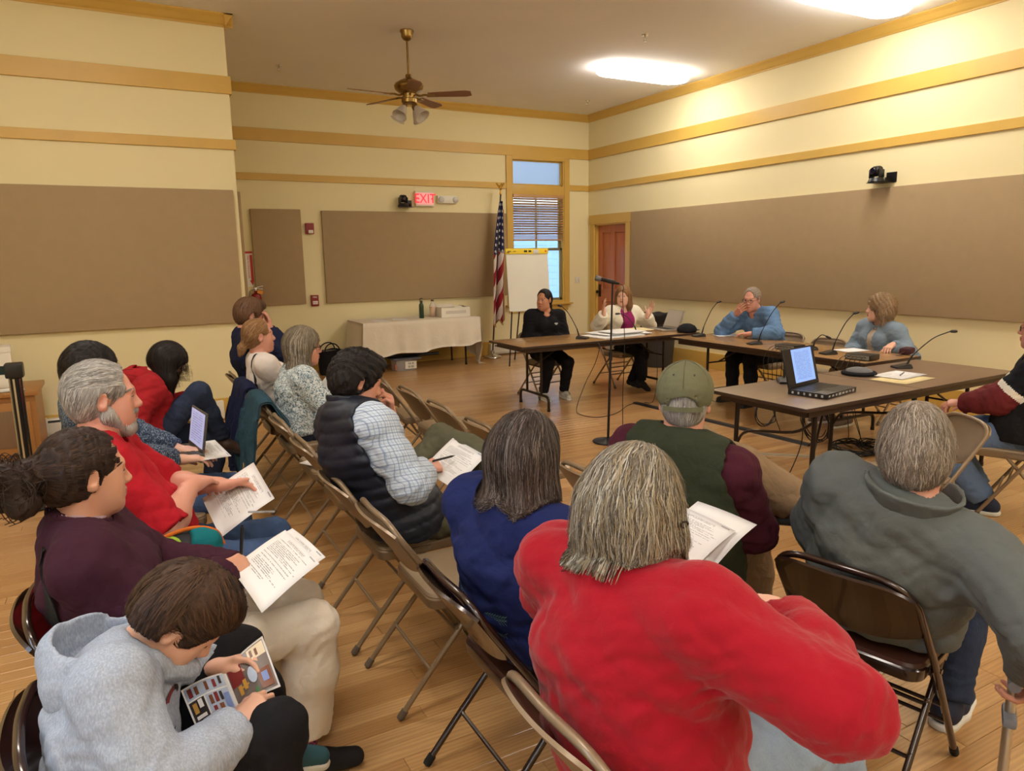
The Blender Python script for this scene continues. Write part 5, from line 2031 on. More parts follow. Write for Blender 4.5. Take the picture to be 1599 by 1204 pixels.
# gooseneck microphones
def gooseneck(label, b, tip, rz, small=False):
    t = thing('desk_microphone', label, 'microphone', (b[0], b[1], .741))
    R = rotz(rz)
    mb = MB()
    V = np.array([(-.065, -.055, 0), (.075, -.055, 0), (.075, .055, 0), (-.065, .055, 0), (-.065, -.055, .012), (.06, -.045, .036), (.06, .045, .036), (-.065, .055, .012)])
    bm = bmesh.new()
    vs = [bm.verts.new(v) for v in V]
    for f in ((3, 2, 1, 0), (4, 5, 6, 7), (0, 1, 5, 4), (1, 2, 6, 5), (2, 3, 7, 6), (3, 0, 4, 7)):
        bm.faces.new([vs[i] for i in f])
    bmesh.ops.bevel(bm, geom=list(bm.edges), offset=.006, segments=2, affect='EDGES')
    bm.verts.index_update()
    mb.add(np.array([v.co[:] for v in bm.verts])@R.T, [[v.index for v in f.verts] for f in bm.faces])
    bm.free()
    mb.obj('base', BLACKP, t)
    tp = np.array(tip)-np.array([b[0], b[1], .741])
    r0 = R@np.array([.045, 0, .034])
    d = unit([tp[0], tp[1], 0])
    m1 = r0+(tp-r0)*.12+np.array([0, 0, .035])
    m2 = r0+(tp-r0)*.55+np.array([0, 0, .055])
    m3 = r0+(tp-r0)*.88+np.array([0, 0, .02])
    path = smooth_path([r0, m1, m2, m3, tp], 6)
    MB().tube(path, .0045, 8).tube([r0-np.array([0, 0, .006]), m1], [.009, .006], 10).obj('gooseneck', BLACKM, t)
    dd = unit(path[-1]-path[-4])
    dd = unit(dd*.6+d*.6-np.array([0, 0, .12]))
    MB().tube([tp-dd*.01, tp+dd*.0, tp+dd*.035, tp+dd*.045], [.007, .0115, .012, .007], 12).obj('capsule', BLACKP, t)
gooseneck('gooseneck microphone at the right end of the near table beside the folder', (5.49, 3.52), (5.83, 3.34, 1.03), -.5)
gooseneck('gooseneck microphone on the long table beside the white sheet of paper', (5.70, 4.37), (5.93, 4.29, 1.11), -.3)
gooseneck('low gooseneck microphone behind the black box left of the white sheet', (5.80, 4.66), (5.93, 4.57, .87), -.3)
gooseneck('gooseneck microphone right in front of the man in the blue shirt', (5.71, 5.26), (5.97, 5.17, 1.165), -.3)
gooseneck('gooseneck microphone beside the dark cap on the table corner', (5.76, 6.13), (6.00, 6.09, 1.12), -.2)
gooseneck('gooseneck microphone in front of the woman in the black jacket', (4.58, 6.72), (4.42, 6.92, 1.105), 2.2)
gooseneck('gooseneck microphone behind the papers before the woman in the white cardigan', (5.43, 6.76), (5.22, 6.90, .98), 2.4)
gooseneck('gooseneck microphone behind the black laptop on the near table', (4.20, 3.56), (4.32, 3.70, .95), .9)

# laptops
SCREEN = None
def screen_mat(name, c, lines, e):
    m, nt, bs = nt_new(name)
    uv = nt.nodes.new('ShaderNodeUVMap')
    sx = nt.nodes.new('ShaderNodeSeparateXYZ')
    nt.links.new(uv.outputs[0], sx.inputs[0])
    a, b = sx.outputs[0], sx.outputs[1]
    row = mth(nt, 'MULTIPLY', b, lines)
    rf = mth(nt, 'FRACT', row)
    wn_ = nt.nodes.new('ShaderNodeTexNoise')
    cb_ = nt.nodes.new('ShaderNodeCombineXYZ')
    nt.links.new(mth(nt, 'MULTIPLY', a, 30), cb_.inputs[0])
    nt.links.new(mth(nt, 'MULTIPLY', mth(nt, 'FLOOR', row), 7.3), cb_.inputs[1])
    nt.links.new(cb_.outputs[0], wn_.inputs['Vector'])
    wn_.inputs['Scale'].default_value = 1.
    txt = mth(nt, 'MULTIPLY', mth(nt, 'LESS_THAN', rf, .42), mth(nt, 'GREATER_THAN', wn_.outputs['Fac'], .44))
    inside = mth(nt, 'MULTIPLY', mth(nt, 'MULTIPLY', mth(nt, 'GREATER_THAN', a, .12), mth(nt, 'LESS_THAN', a, .86)), mth(nt, 'MULTIPLY', mth(nt, 'GREATER_THAN', b, .08), mth(nt, 'LESS_THAN', b, .93)))
    f = mth(nt, 'MULTIPLY', mth(nt, 'MULTIPLY', txt, inside), .55)
    col = mix_col(nt, f, lin(c), lin((40, 60, 110)))
    nt.links.new(col, bs.inputs['Base Color'])
    nt.links.new(col, bs.inputs['Emission Color'])
    bs.inputs['Emission Strength'].default_value = e
    bs.inputs['Roughness'].default_value = .3
    return m
def laptop(label, c, deg, w_, d_, th, open_deg, body, scr, lid=None, ports=False, scrfrac=.9, z=.741, scrx=(-.45, .45)):
    """front edge towards local -y"""
    t = thing('laptop', label, 'laptop', (c[0], c[1], z), math.radians(deg))
    MB().box((0, 0, th/2), (w_, d_, th), bev=.003).obj('base', body, t)
    kb = MB()
    for r in range(5):
        n = 12
        for k in range(n):
            kb.box((-w_*.42+w_*.84*(k+.5)/n, d_*.34-r*d_*.105, th+.0006), (w_*.84/n*.86, d_*.085, .0024))
    tag(kb.obj('keyboard', BLACKP, t, smooth=False), kind='stuff')
    MB().box((0, -d_*.31, th+.0003), (w_*.28, d_*.24, .001)).obj('touchpad', lid or body, t, smooth=False)
    a = math.radians(open_deg)
    R = rotx(-(a-PI/2))
    hp = np.array([0, d_/2-.004, th])
    lidd = MB()
    H_ = d_*.98
    lidd.box(hp+R@np.array([0, 0, H_/2]), (w_, .009, H_), R=R, bev=.003)
    ld = lidd.obj('lid', lid or body, t)
    if scr:
        mb = MB()
        x0_, x1_ = w_*scrx[0], w_*scrx[1]
        cs = [[hp+R@np.array([x, -.0066, zz]) for zz in (H_*.96, H_*.10)] for x in (x0_, x1_)]
        mb.sheet(np.array(cs), 0, 0)
        mb.obj('screen', scr, ld, smooth=False, uv=True)
        mb = MB()
        mb.box(hp+R@np.array([0, -.0048, H_*.53]), (w_*.96, .001, H_*.9), R=R)
        mb.obj('bezel', BLACKP if body is LAPB else (lid or body), ld, smooth=False)
    if ports:
        pm = MB()
        r = random.Random(4)
        for k in range(8):
            pm.box((-w_*.42+k*w_*.115, -d_/2-.0006, th*.5), (.018+.014*r.random(), .001, th*.3+.008*r.random()))
        for k in range(6):
            pm.box((-w_/2-.0006, -d_*.38+k*d_*.15, th*.5), (.001, .010+.006*r.random(), th*.45))
        tag(pm.obj('port_marks', mat('pale_port_marks', (186, 184, 184), .5), t, smooth=False), kind='stuff')
    return t
LAPB = mat('charcoal_laptop', (30, 30, 34), .4, var=.03)
LAPG = mat('grey_laptop_deck', (92, 88, 84), .4, metal=.3, var=.03)
SILVER = mat('silver_laptop', (178, 172, 162), .35, metal=.5, var=.02)
laptop('open black laptop showing a page of text on the near table', (4.09, 3.16), 11, .40, .27, .034, 104, LAPB, screen_mat('document_screen', (132, 168, 236), 26, .75), ports=True, scrx=(-.26, .40))
laptop('open silver laptop seen from behind beside the white cardigan woman', (5.92, 6.93), -97, .34, .24, .018, 112, SILVER, mat('dim_laptop_screen', (172, 162, 146), .4, var=.02, emit=(172, 162, 146), estr=.12))

# small things on the tables
def cardbox(label, x, yv, a):
    t = thing('junction_box', label, 'box', (x, yv, .741), a)
    MB().box((0, 0, .026), (.17, .22, .045), bev=.004).obj('case', BLACKP, t)
    MB().box((-.0855, 0, .026), (.002, .205, .036)).obj('faceplate', mat('silver_faceplate', (170, 168, 164), .35, metal=.6), t, smooth=False)
    mb = MB()
    for k in range(5):
        p0 = np.array([-.086, -.075+.035*k, .026])
        mb.tube(smooth_path([p0, p0+np.array([-.045, .004*k, .012]), p0+np.array([-.10, .01*k, -.02]), p0+np.array([-.135-.006*k, .012*k, -.12]), p0+np.array([-.14, .01*k, -.36])], 5), .0032, 6)
    mb.obj('cables', CABLE, t)
cardbox('black microphone junction box left of the gooseneck by the white sheet', 5.70, 4.80, .1)
cardbox('black microphone junction box at the right end of the long table', 5.66, 3.99, .15)

def lines_mat(name, n=34, margin=.10, head=True, ink=(70, 72, 78), dens=.46, base=(236, 236, 238), cols=26.):
    """paper printed with rows of small words (UV: u across, v down the page)"""
    m, nt, bs = nt_new(name)
    uv = nt.nodes.new('ShaderNodeUVMap')
    sx = nt.nodes.new('ShaderNodeSeparateXYZ')
    nt.links.new(uv.outputs[0], sx.inputs[0])
    a, b = sx.outputs[0], sx.outputs[1]
    row = mth(nt, 'MULTIPLY', b, n)
    rf, ri = mth(nt, 'FRACT', row), mth(nt, 'FLOOR', row)
    cb_ = nt.nodes.new('ShaderNodeCombineXYZ')
    nt.links.new(mth(nt, 'MULTIPLY', a, cols), cb_.inputs[0])
    nt.links.new(mth(nt, 'MULTIPLY', ri, 5.7), cb_.inputs[1])
    wn_ = nt.nodes.new('ShaderNodeTexNoise')
    wn_.inputs['Scale'].default_value = 1.
    wn_.inputs['Detail'].default_value = 1.
    nt.links.new(cb_.outputs[0], wn_.inputs['Vector'])
    wr_ = nt.nodes.new('ShaderNodeTexWhiteNoise')
    wr_.noise_dimensions = '1D'
    nt.links.new(ri, wr_.inputs['W'])
    right = mth(nt, 'ADD', mth(nt, 'MULTIPLY', wr_.outputs['Value'], .45), .48)
    gap = mth(nt, 'GREATER_THAN', mth(nt, 'FRACT', mth(nt, 'MULTIPLY', wr_.outputs['Value'], 7.13)), .22)
    t_ = mth(nt, 'MULTIPLY', mth(nt, 'LESS_THAN', rf, .5), mth(nt, 'GREATER_THAN', wn_.outputs['Fac'], dens))
    ins = mth(nt, 'MULTIPLY', mth(nt, 'MULTIPLY', mth(nt, 'GREATER_THAN', a, margin), mth(nt, 'LESS_THAN', a, right)), mth(nt, 'MULTIPLY', mth(nt, 'GREATER_THAN', b, .16), mth(nt, 'LESS_THAN', b, .80)))
    f = mth(nt, 'MULTIPLY', mth(nt, 'MULTIPLY', t_, ins), gap)
    if head:
        hb = mth(nt, 'MULTIPLY', mth(nt, 'MULTIPLY', mth(nt, 'GREATER_THAN', a, .28), mth(nt, 'LESS_THAN', a, .74)), mth(nt, 'MULTIPLY', mth(nt, 'GREATER_THAN', b, .085), mth(nt, 'LESS_THAN', b, .135)))
        hb = mth(nt, 'MULTIPLY', hb, mth(nt, 'MULTIPLY', mth(nt, 'LESS_THAN', mth(nt, 'FRACT', mth(nt, 'MULTIPLY', b, 40)), .6), mth(nt, 'GREATER_THAN', wn_.outputs['Fac'], .42)))
        lg = mth(nt, 'MULTIPLY', mth(nt, 'MULTIPLY', mth(nt, 'GREATER_THAN', a, .80), mth(nt, 'LESS_THAN', a, .93)), mth(nt, 'MULTIPLY', mth(nt, 'GREATER_THAN', b, .03), mth(nt, 'LESS_THAN', b, .05)))
        f = mth(nt, 'MAXIMUM', f, mth(nt, 'MAXIMUM', hb, lg))
    nt.links.new(mix_col(nt, mth(nt, 'MULTIPLY', f, .6), lin(base), lin(ink)), bs.inputs['Base Color'])
    bs.inputs['Roughness'].default_value = .75
    return m
PRINT = lines_mat('printed_page', 44, cols=64.)
PRINT2 = lines_mat('printed_form', 36, .12, True, dens=.43, cols=60)
def paper(name, label, tl, tr, bl_, m, bend=.006, cat='paper', loc=True, n=9, group=None):
    """page from its top-left, top-right and bottom-left corners; origin at its middle"""
    tl, tr, bl_ = [np.asarray(v, float) for v in (tl, tr, bl_)]
    c = (tr+bl_)/2
    nn = unit(np.cross(tr-tl, bl_-tl))
    P = np.array([[tl+(tr-tl)*u+(bl_-tl)*v-nn*bend*(math.sin(u*PI)+.6*math.sin(v*PI*1.3))-c for v in np.linspace(0, 1, n)] for u in np.linspace(0, 1, n)])
    mb = MB()
    mb.sheet(P, 0, .0006)
    return tag(mb.obj(name, m, uv=True, loc=c, sharp=None), label, cat, group)
def flat_paper(label, x, yv, a, z=.7418, s=(.216, .279), m=None, name='paper_sheet'):
    R = rotz(a)
    def q(u, v): return np.array([x, yv, z])+R@np.array([(u-.5)*s[0], (.5-v)*s[1], 0])
    return paper(name, label, q(0, 0), q(1, 0), q(0, 1), m or PAPER, .0, n=4)
flat_paper('white sheet of paper in front of the woman in the denim shirt', 6.10, 4.42, 1.4, .7425)
flat_paper('white sheet under the hand of the man in the blue shirt', 6.10, 6.02, 1.2, .7425)
flat_paper('printed page with a pen on it at the right of the near table', 5.13, 3.30, .10, .7475, (.36, .24), PRINT)
flat_paper('yellow open file folder under the printed page on the near table', 5.02, 3.20, .10, .7425, (.42, .27), mat('manila_card', (232, 214, 160), .7, var=.02), 'file_folder')
tag(MB().tube([(5.10, 3.27, .7515), (5.235, 3.33, .752)], [.0045, .0042], 8).tube([(5.235, 3.33, .752), (5.245, 3.3345, .752)], [.004, .001], 8).obj('pen', mat('grey_pen', (84, 86, 96), .35)), 'grey pen lying on the printed page on the near table', 'pen')
STK = MB()
t = thing('poster_stack', 'stack of large white papers before the woman in the white cardigan', 'paper', (5.13, 6.83, .741))
for k, (dx, dy, a, s, c) in enumerate(((-.10, -.06, .08, (.62, .44), PAPER), (.10, .04, -.05, (.60, .42), PAPER), (-.02, .06, .15, (.52, .40), PAPER), (.34, .10, -.12, (.40, .27), mat('manila_sheet', (232, 218, 170), .7, var=.02)), (.05, -.03, .02, (.45, .36), PAPER))):
    MB().box((dx, dy, .005+.009*k), (s[0], s[1], .008), R=rotz(a)).obj('large_sheet', c, t, smooth=False)
# caps
CAPB = fabric('black_cap_cloth', (26, 27, 33), fine=300., wr=.4)
t = thing('cap', 'soft black cap lying on the corner of the tables', 'cap', (5.98, 6.56, .741), .6)
mb = MB().lathe([(0, .105), (.05, .10), (.10, .078), (.128, .045), (.132, .02), (.118, .003), (0, .002)][::-1], 24, sx=1.05, sy=.9)
mb.obj('crown', CAPB, t)
mb = MB()
P = np.array([[(math.cos(a)*r, math.sin(a)*r*.9, .012+.006*(r-.12)/.06) for r in (.115, .15, .175)] for a in np.linspace(-1., 1., 12)])
mb.sheet(P, 0, .006)
mb.obj('brim', CAPB, t)
mb = MB()
for k in range(4):
    a = PI*k/4
    mb.tube([(math.cos(a)*x, math.sin(a)*x*.88, .104-.0045*(x/.02)**2*.62) for x in np.linspace(-.09, .09, 9)], .0022, 6)
mb.obj('seams', CAPB, t)
t = thing('cap', 'round grey and black cap lying beside the printed page', 'cap', (4.94, 3.50, .741), 2.6)
MB().lathe([(0, .055), (.05, .053), (.085, .042), (.10, .022), (.102, .004), (0, .003)][::-1], 24).obj('crown', mat('grey_cap_cloth', (112, 112, 116), .9, var=.15, vscale=40), t)
MB().lathe([(.098, .002), (.125, .004), (.128, .016), (.118, .026), (.100, .028)], 28).obj('brim', CAPB, t)
t = thing('purse', 'small dark plum purse on the far corner of the long table', 'bag', (6.28, 3.98, .741), .3)
MB().box((0, 0, .03), (.17, .10, .06), bev=.025).obj('pouch', fabric('plum_leather', (72, 44, 50)), t)
MB().tube(smooth_path([(-.08, 0, .03), (-.14, .02, .012), (-.2, -.02, .006), (-.22, .03, .006)], 4), .004, 6).obj('strap', BROWNPAD, t)

# waste bin behind the tables
t = thing('trash_can', 'large black trash can with a bin liner behind the silver laptop', 'bin', (7.10, 8.42, 0))
MB().lathe([(0, 0), (.22, 0), (.225, .01), (.275, .74), (.29, .745), (.29, .775), (.275, .78), (.265, .775), (.21, .03), (0, .03)], 32).obj('barrel', mat('dark_grey_plastic', (52, 52, 55), .5, var=.05), t)
mb = MB()
ang = np.linspace(0, 2*PI, 60)
P = np.array([[(r*math.cos(a)*(1+.015*math.sin(a*17)), r*math.sin(a)*(1+.015*math.sin(a*13)), z+.01*math.sin(a*9)) for r, z in ((.25, .60), (.268, .785), (.297, .79), (.300, .70), (.292, .66))] for a in ang])
mb.sheet(P, 0, .0012)
mb.obj('bin_liner', mat('black_bin_liner', (20, 20, 22), .3, var=.1), t)

# raceways and cables on the floor
RACE = mat('black_cord_cover', (26, 24, 24), .5)
def floor_strip(name, label, a, b, w_, h, m):
    a, b = np.array(a, float), np.array(b, float)
    d = b-a
    L = np.linalg.norm(d)
    ang_ = math.atan2(d[1], d[0])
    mb = MB()
    prof = [(-w_/2, 0), (-w_/2*.6, h), (w_/2*.6, h), (w_/2, 0)]
    V = [(x, yv, z) for x in (-L/2, L/2) for yv, z in prof]
    mb.add(V, [(0, 4, 5, 1), (1, 5, 6, 2), (2, 6, 7, 3), (3, 7, 4, 0), (0, 1, 2, 3), (7, 6, 5, 4)])
    return tag(mb.obj(name, m, smooth=False, loc=((a[0]+b[0])/2, (a[1]+b[1])/2, 0), rotz=ang_), label, 'cable cover')
floor_strip('cord_cover', 'long black cord cover on the floor under the left of the tables', (5.07, 6.38), (5.20, 4.10), .085, .017, RACE)
floor_strip('cord_cover', 'pale flat cord cover on the floor before the near table', (4.20, 4.55), (5.05, 3.75), .05, .010, mat('pale_cord_cover', (168, 158, 140), .45))
def cable(label, pts, r=.0038, n=7):
    return tag(MB().tube(smooth_path(pts, n), r, 6).obj('cable', CABLE), label, 'cable')
cable('thin black cable hanging from the women\'s table and looping over the floor', [(4.60, 6.60, .73), (4.58, 6.40, .70), (4.50, 6.36, .52), (4.40, 6.40, .30), (4.27, 6.38, .04), (4.20, 6.2, .006), (4.28, 6.0, .005), (4.55, 6.05, .005), (4.9, 6.30, .005), (5.08, 6.36, .012)])
cable('black cable dangling from the corner of the tables to the cord cover', [(5.44, 6.46, .72), (5.40, 6.40, .5), (5.36, 6.36, .2), (5.26, 6.3, .012), (5.12, 6.28, .02)])
def coil(label, c, R_, tilt, turns, seed, wob=.03):
    r = random.Random(seed)
    pts = []
    for k in range(turns*9):
        a = 2*PI*k/9
        rr = R_*(.75+.35*r.random())
        p = np.array([rr*math.cos(a), rr*math.sin(a), (r.random()-.5)*wob])
        p = rotx(tilt)@p
        pts.append(np.array(c)+p)
    pts = np.array(pts)
    pts[:, 2] = np.maximum(pts[:, 2], .006)
    return cable(label, pts, .0042, 5)
coil('bundle of black cable hanging under the middle of the near table end', (5.20, 4.62, .20), .13, 1.35, 4, 1)
coil('upright loop of black cable behind the near table leg', (5.28, 4.12, .20), .17, 1.3, 6, 2)
coil('tangled heap of black cable on the floor under the near table', (5.38, 3.80, .03), .19, .05, 9, 3, .05)
coil('second tangle of black cable on the floor beside the first heap', (5.60, 3.66, .03), .22, .03, 7, 4, .04)
for k, (a, b) in enumerate((((5.70, 4.62, .72), (5.30, 4.62, .25)), ((5.60, 3.95, .72), (5.45, 3.86, .04)), ((5.58, 4.02, .72), (5.36, 3.90, .05)), ((5.57, 4.10, .72), (5.50, 3.78, .05)), ((4.30, 3.45, .72), (4.78, 3.72, .01)), ((4.05, 3.3, .72), (4.25, 3.55, .01)))):
    a, b = np.array(a), np.array(b)
    m1 = a+(b-a)*.3+np.array([-.05+.03*k, .02, -.16])
    m2 = a+(b-a)*.7+np.array([.05-.02*k, -.03, -.16])
    cable(('black cable dropping from the left junction box', 'leftmost black cable dropping from the right junction box', 'middle black cable dropping from the right junction box', 'rightmost black cable dropping from the right junction box', 'black cable hanging from the near table behind the laptop', 'black cable hanging behind the near table\'s front leg')[k], [a, m1, m2, (b[0], b[1], max(.02, b[2])), (b[0]+.06, b[1]-.05, .008)])
cable('black cable trailing over the floor from the heap towards the front', [(5.30, 3.74, .02), (5.0, 3.45, .006), (4.7, 3.2, .006), (4.3, 2.95, .006), (3.95, 2.7, .006)])

# belt post and low cupboard at the left edge
t = thing('belt_post', 'black belt barrier post with chrome stripes at the left edge', 'post', (-.66, 5.85, 0))
MB().lathe([(0, 0), (.17, 0), (.175, .012), (.16, .024), (.05, .035), (0, .035)], 28).obj('round_base', BLACKM, t)
MB().tube([(0, 0, .03), (0, 0, .93)], .038, 16).obj('post', BLACKM, t)
mb = MB()
for a in (-2.6, -1.75, -.9):
    mb.box((.0375*math.cos(a), .0375*math.sin(a), .48), (.012, .012, .86), R=rotz(a))
mb.obj('chrome_strip', CHROME, t, smooth=False)
MB().box((0, 0, .965), (.105, .105, .10), bev=.012).obj('belt_head', BLACKP, t)
MB().box((-.70, .03, .965), (1.32, .003, .06)).obj('belt', mat('dark_green_belt', (28, 48, 44), .8), t, smooth=False)
OAK = wood('oak_cupboard', (150, 100, 50), (184, 132, 74), 'X', 1., .4)
t = thing('cupboard', 'low wooden cupboard against the left wall at the left edge', 'cupboard', (-1.35, 7.55, 0))
MB().box((0, 0, .59), (1.36, .66, .04), bev=.006).obj('top', OAK, t)
MB().box((0, .01, .285), (1.30, .60, .57)).obj('carcass', OAK, t, smooth=False)
for x in (-.32, .32):
    d = MB().box((x, -.30, .29), (.58, .022, .46), bev=.004).obj('door', OAK, t)
    MB().box((x, -.313, .29), (.44, .006, .32), bev=.002).obj('door_panel', wood('grey_oak_panel', (116, 92, 70), (140, 112, 84), 'Z'), d)
for k, (x, yv, w_, h, d_) in enumerate(((-1.02, 7.62, .30, .32, .24),)):
    t = thing('file_box', 'white file box standing on the low cupboard', 'box', (x, yv, .612), .1)
    MB().box((0, 0, h/2), (w_, d_, h), bev=.004).obj('carton', WB, t)
    MB().box((0, 0, h+.012), (w_+.012, d_+.012, .05), bev=.004).obj('lid', WB, t)
flat_paper('sheaf of papers on the front edge of the low cupboard', -.92, 7.36, .2, .614, (.28, .216), PAPER)

# crutch under the grey fleece man's hand
t = thing('crutch', 'adjustable aluminium crutch standing at the bottom right corner', 'crutch', (2.085, .935, 0), .5)
for sg in (1, -1):
    MB().tube(round_path([(sg*.030, 0, .385), (sg*.030, 0, .14), (sg*.012, 0, .06), (sg*.012, 0, .02)], .05, 4), .011, 12).obj('side_tube', ALU, t)
MB().tube([(0, 0, .50), (0, 0, .02)], .0125, 12).obj('centre_tube', ALU, t)
mb = MB()
for k in range(10):
    mb.tube([(0, -.0120, .10+.026*k), (0, -.0135, .10+.026*k)], .0042, 8)
tag(mb.obj('adjustment_holes', BLACKINK, t), kind='stuff')
MB().box((0, 0, .385), (.095, .035, .03), bev=.01).obj('bracket', mat('grey_plastic', (112, 116, 128), .5), t)
MB().tube([(0, 0, 0), (0, 0, .045)], [.024, .018], 14).obj('rubber_tip', RUBBER, t)
MB().tube([(-.06, 0, .505), (.06, 0, .505)], .016, 12).obj('hand_grip', mat('grey_grip', (120, 122, 130), .7), t)

# coats over chair backs
def draped(name, label, c, deg, w_, front, back, m, seed, flare=.25, cat='coat', th=.014, zt=.782, depth=.05):
    t = thing(name, label, cat, (c[0], c[1], 0), math.radians(deg))
    r = random.Random(seed)
    ph = [r.uniform(0, 6) for _ in range(6)]
    L = np.concatenate([np.linspace(-front, -.02, 7), np.linspace(0, .06, 5), np.linspace(.09, back, 26)])
    P = []
    for u in np.linspace(-1, 1, 40):
        row = []
        for l in L:
            if l < 0:
                x, z = .06+.030+l*-.55*0+(-l)*.30*0+.0, zt+l
                x = .054+(-l)*.55
            elif l <= .06:
                a = l/.06*PI
                x, z = .006+.048*math.cos(a), zt+.026*math.sin(a)
            else:
                k = (l-.06)/(back-.06)
                x, z = -.042-.04*k-depth*math.sin(k*2.2)*.5, zt-(l-.06)
            k = max(0, (abs(l)-.05)/back)
            f = .030*math.sin(u*9+ph[0]+k*2.5)+.020*math.sin(u*17+ph[1]+k*4)+.012*math.sin(u*29+ph[2]-k*5)
            yv = u*(w_/2)*(1+flare*k*(1 if l > 0 else .2))+.02*math.sin(k*7+ph[3])*k
            sg = -1 if l > .03 else 1
            hemw = .05*math.sin(u*5+ph[4])*k*(l > 0)
            row.append((x+sg*abs(f)*min(1, k*2.2), yv, z+hemw-.03*abs(u)**3*(k < .2)))
        P.append(row)
    mb = MB()
    mb.sheet(np.array(P), 0, th)
    mb.obj('cloth', m, t, sharp=None)
    return t
NAVYC = fabric('navy_coat_cloth', (24, 32, 66), fine=300., wr=.5)
TEALC = fabric('teal_jacket_cloth', (46, 76, 92), fine=300., wr=.5)
PLUMC = printed('plum_patterned_cloth', (88, 34, 46), (132, 72, 82), 26., .55)
dc = draped('coat', 'long navy coat hanging over the chair of the white shirt woman', (.77, 5.60), 0, .52, .30, .70, NAVYC, 3, .35)
dj = draped('jacket', 'teal jacket with a small round patch hanging over a chair back', (.77, 4.98), 0, .50, .16, .62, TEALC, 8, .12, 'jacket')
pt = MB().lathe([(0, .006), (.035, .005), (.045, 0)], 18, 0, (-.135, -.02, .30), np.array([[0, 0, -1], [0, 1, 0], [1, 0, 0]], float))
pt.obj('round_patch', mat('tan_patch', (176, 146, 112), .8, var=.3, vscale=40), dj)
draped('jacket', 'dark plum patterned jacket hanging over the chair behind the typing woman', (-.25, 3.88), 0, .46, .12, .50, PLUMC, 12, .05, 'jacket')
flat_paper('white paper folded on the seat of an empty beige chair', 1.02, 4.22, .5, .470, (.22, .26), PAPER)
flat_paper('white paper on the empty seat nearest behind the vest man', 1.05, 3.80, -.4, .470, (.216, .279), PAPER)
# ------------------------------------------------------------------ hair styles
def face_subs(p, front=.0, w_=.016, low=0., fore=0.):
    ex = [p.hprim('el', (.090, 0, .050+fore), (.050, .058, .045), k=.012)] if fore else []
    return ex+[p.hprim('el', (.116+front, 0, -.016+low), (.078, .080+w_, .098), k=.012), p.hprim('el', (.098+front, 0, -.10), (.09, .078+w_, .09), k=.012)]
def ear_subs(p, s=1.):
    return [p.hprim('el', (.006, .092*sg, -.010), (.032*s, .026, .040*s), k=.008) for sg in (1, -1)]
def short_hair(p, mats, vol=.0, n=1500, flow='back', ln=.06, nape=-.055, top=.0, front=.0, width=.0024, fore=0., fly=.004, wave=0., lift=.003, amp=.004, comb=.13):
    n, width = int(n*1.7), width*.62
    pr = [p.hprim('el', (-.017, 0, .040), (.1045+vol, .083+vol, .0915+vol+top)), p.hprim('el', (-.045, 0, .0), (.072+vol, .078+vol, .085+vol), k=.03)]
    if top:
        pr.append(p.hprim('el', (.03, 0, .095), (.075, .062, .04+top), k=.03))
    return p.hair(pr, face_subs(p, front, fore=fore)+ear_subs(p), mats, [((-.06, 0, nape), (.35, 0, -1), .012)], flow, n, ln, width, lift, amp, wave=wave, comb=comb, fly=fly)
def long_hair(p, mats, length=.2, vol=.012, n=2200, back=.06, side=.0, part=(.02, 0, .13), front=.0, width=.0026, wave=0., amp=.005, flare=.0, fly=.0, ln=None, rows=None, sidelen=None, facew=0., lift=.004, comb=.09, over=None):
    n, width = int(n*1.8), width*.6
    sl = sidelen or length
    dn = np.array([0, 0, -1.])
    pr = [p.hprim('el', (-.018, 0, .040), (.108+vol, .084+vol, .094+vol)), p.hprim('el', (-.05, 0, -.005), (.075+vol, .08+vol, .09), k=.03)]
    for sg in (1, -1):
        a = p.ht((-.012, .062*sg, .02))
        b = a+dn*sl*.55+p.HM@np.array([-.01, .012*sg+flare*.4*sg, 0])
        c = a+dn*sl+p.HM@np.array([-.018, .004*sg+flare*sg, 0])
        pr.append(rc(a, b, .040+vol*.5, .036+vol*.5, .03))
        pr.append(rc(b, c, .036+vol*.5, .018, .03))
    for yy in (-.035, .035):
        a = p.ht((-.065, yy, .01))
        b = a+dn*length*.6+p.HM@np.array([-back*.3, yy*.2+flare*np.sign(yy)*.3, 0])
        c = a+dn*length*1.08+p.HM@np.array([-back*.35, flare*np.sign(yy)*.6, 0])
        pr.append(rc(a, b, .050+vol*.6, .044+vol*.5, .04))
        pr.append(rc(b, c, .044+vol*.5, .018, .04))
    return p.hair(pr, face_subs(p, front, facew), mats, (), 'down', n, ln or length*1.0, width, lift, amp, part=part, wave=wave, fly=fly, seg=10, comb=comb, free=1., over=over)
def A_(w, e=None, **k):
    d = dict(w=np.array(w, float))
    if e is not None: d['e'] = np.array(e, float)
    for q in ('f', 'p'):
        if q in k: k[q] = np.array(k[q], float)
    d.update(k)
    return d
def G_(a, k=(1, 0, .9), toe=(1, 0, -.05), up=(0, 0, 1)):
    return dict(a=np.array(a, float), k=np.array(k, float), toe=np.array(toe, float), up=np.array(up, float))
LAP = lambda sg, x=.24, y=.07, z=.665: A_((x, y*sg, z), (-.3, .7*sg, -.6), f=(1, -.5*sg, -.1), p=(0, -.2*sg, -1))
FLAT = lambda sg, x=.42, y=.11: G_((x, y*sg, .09), toe=(1, .2*sg, -.03))

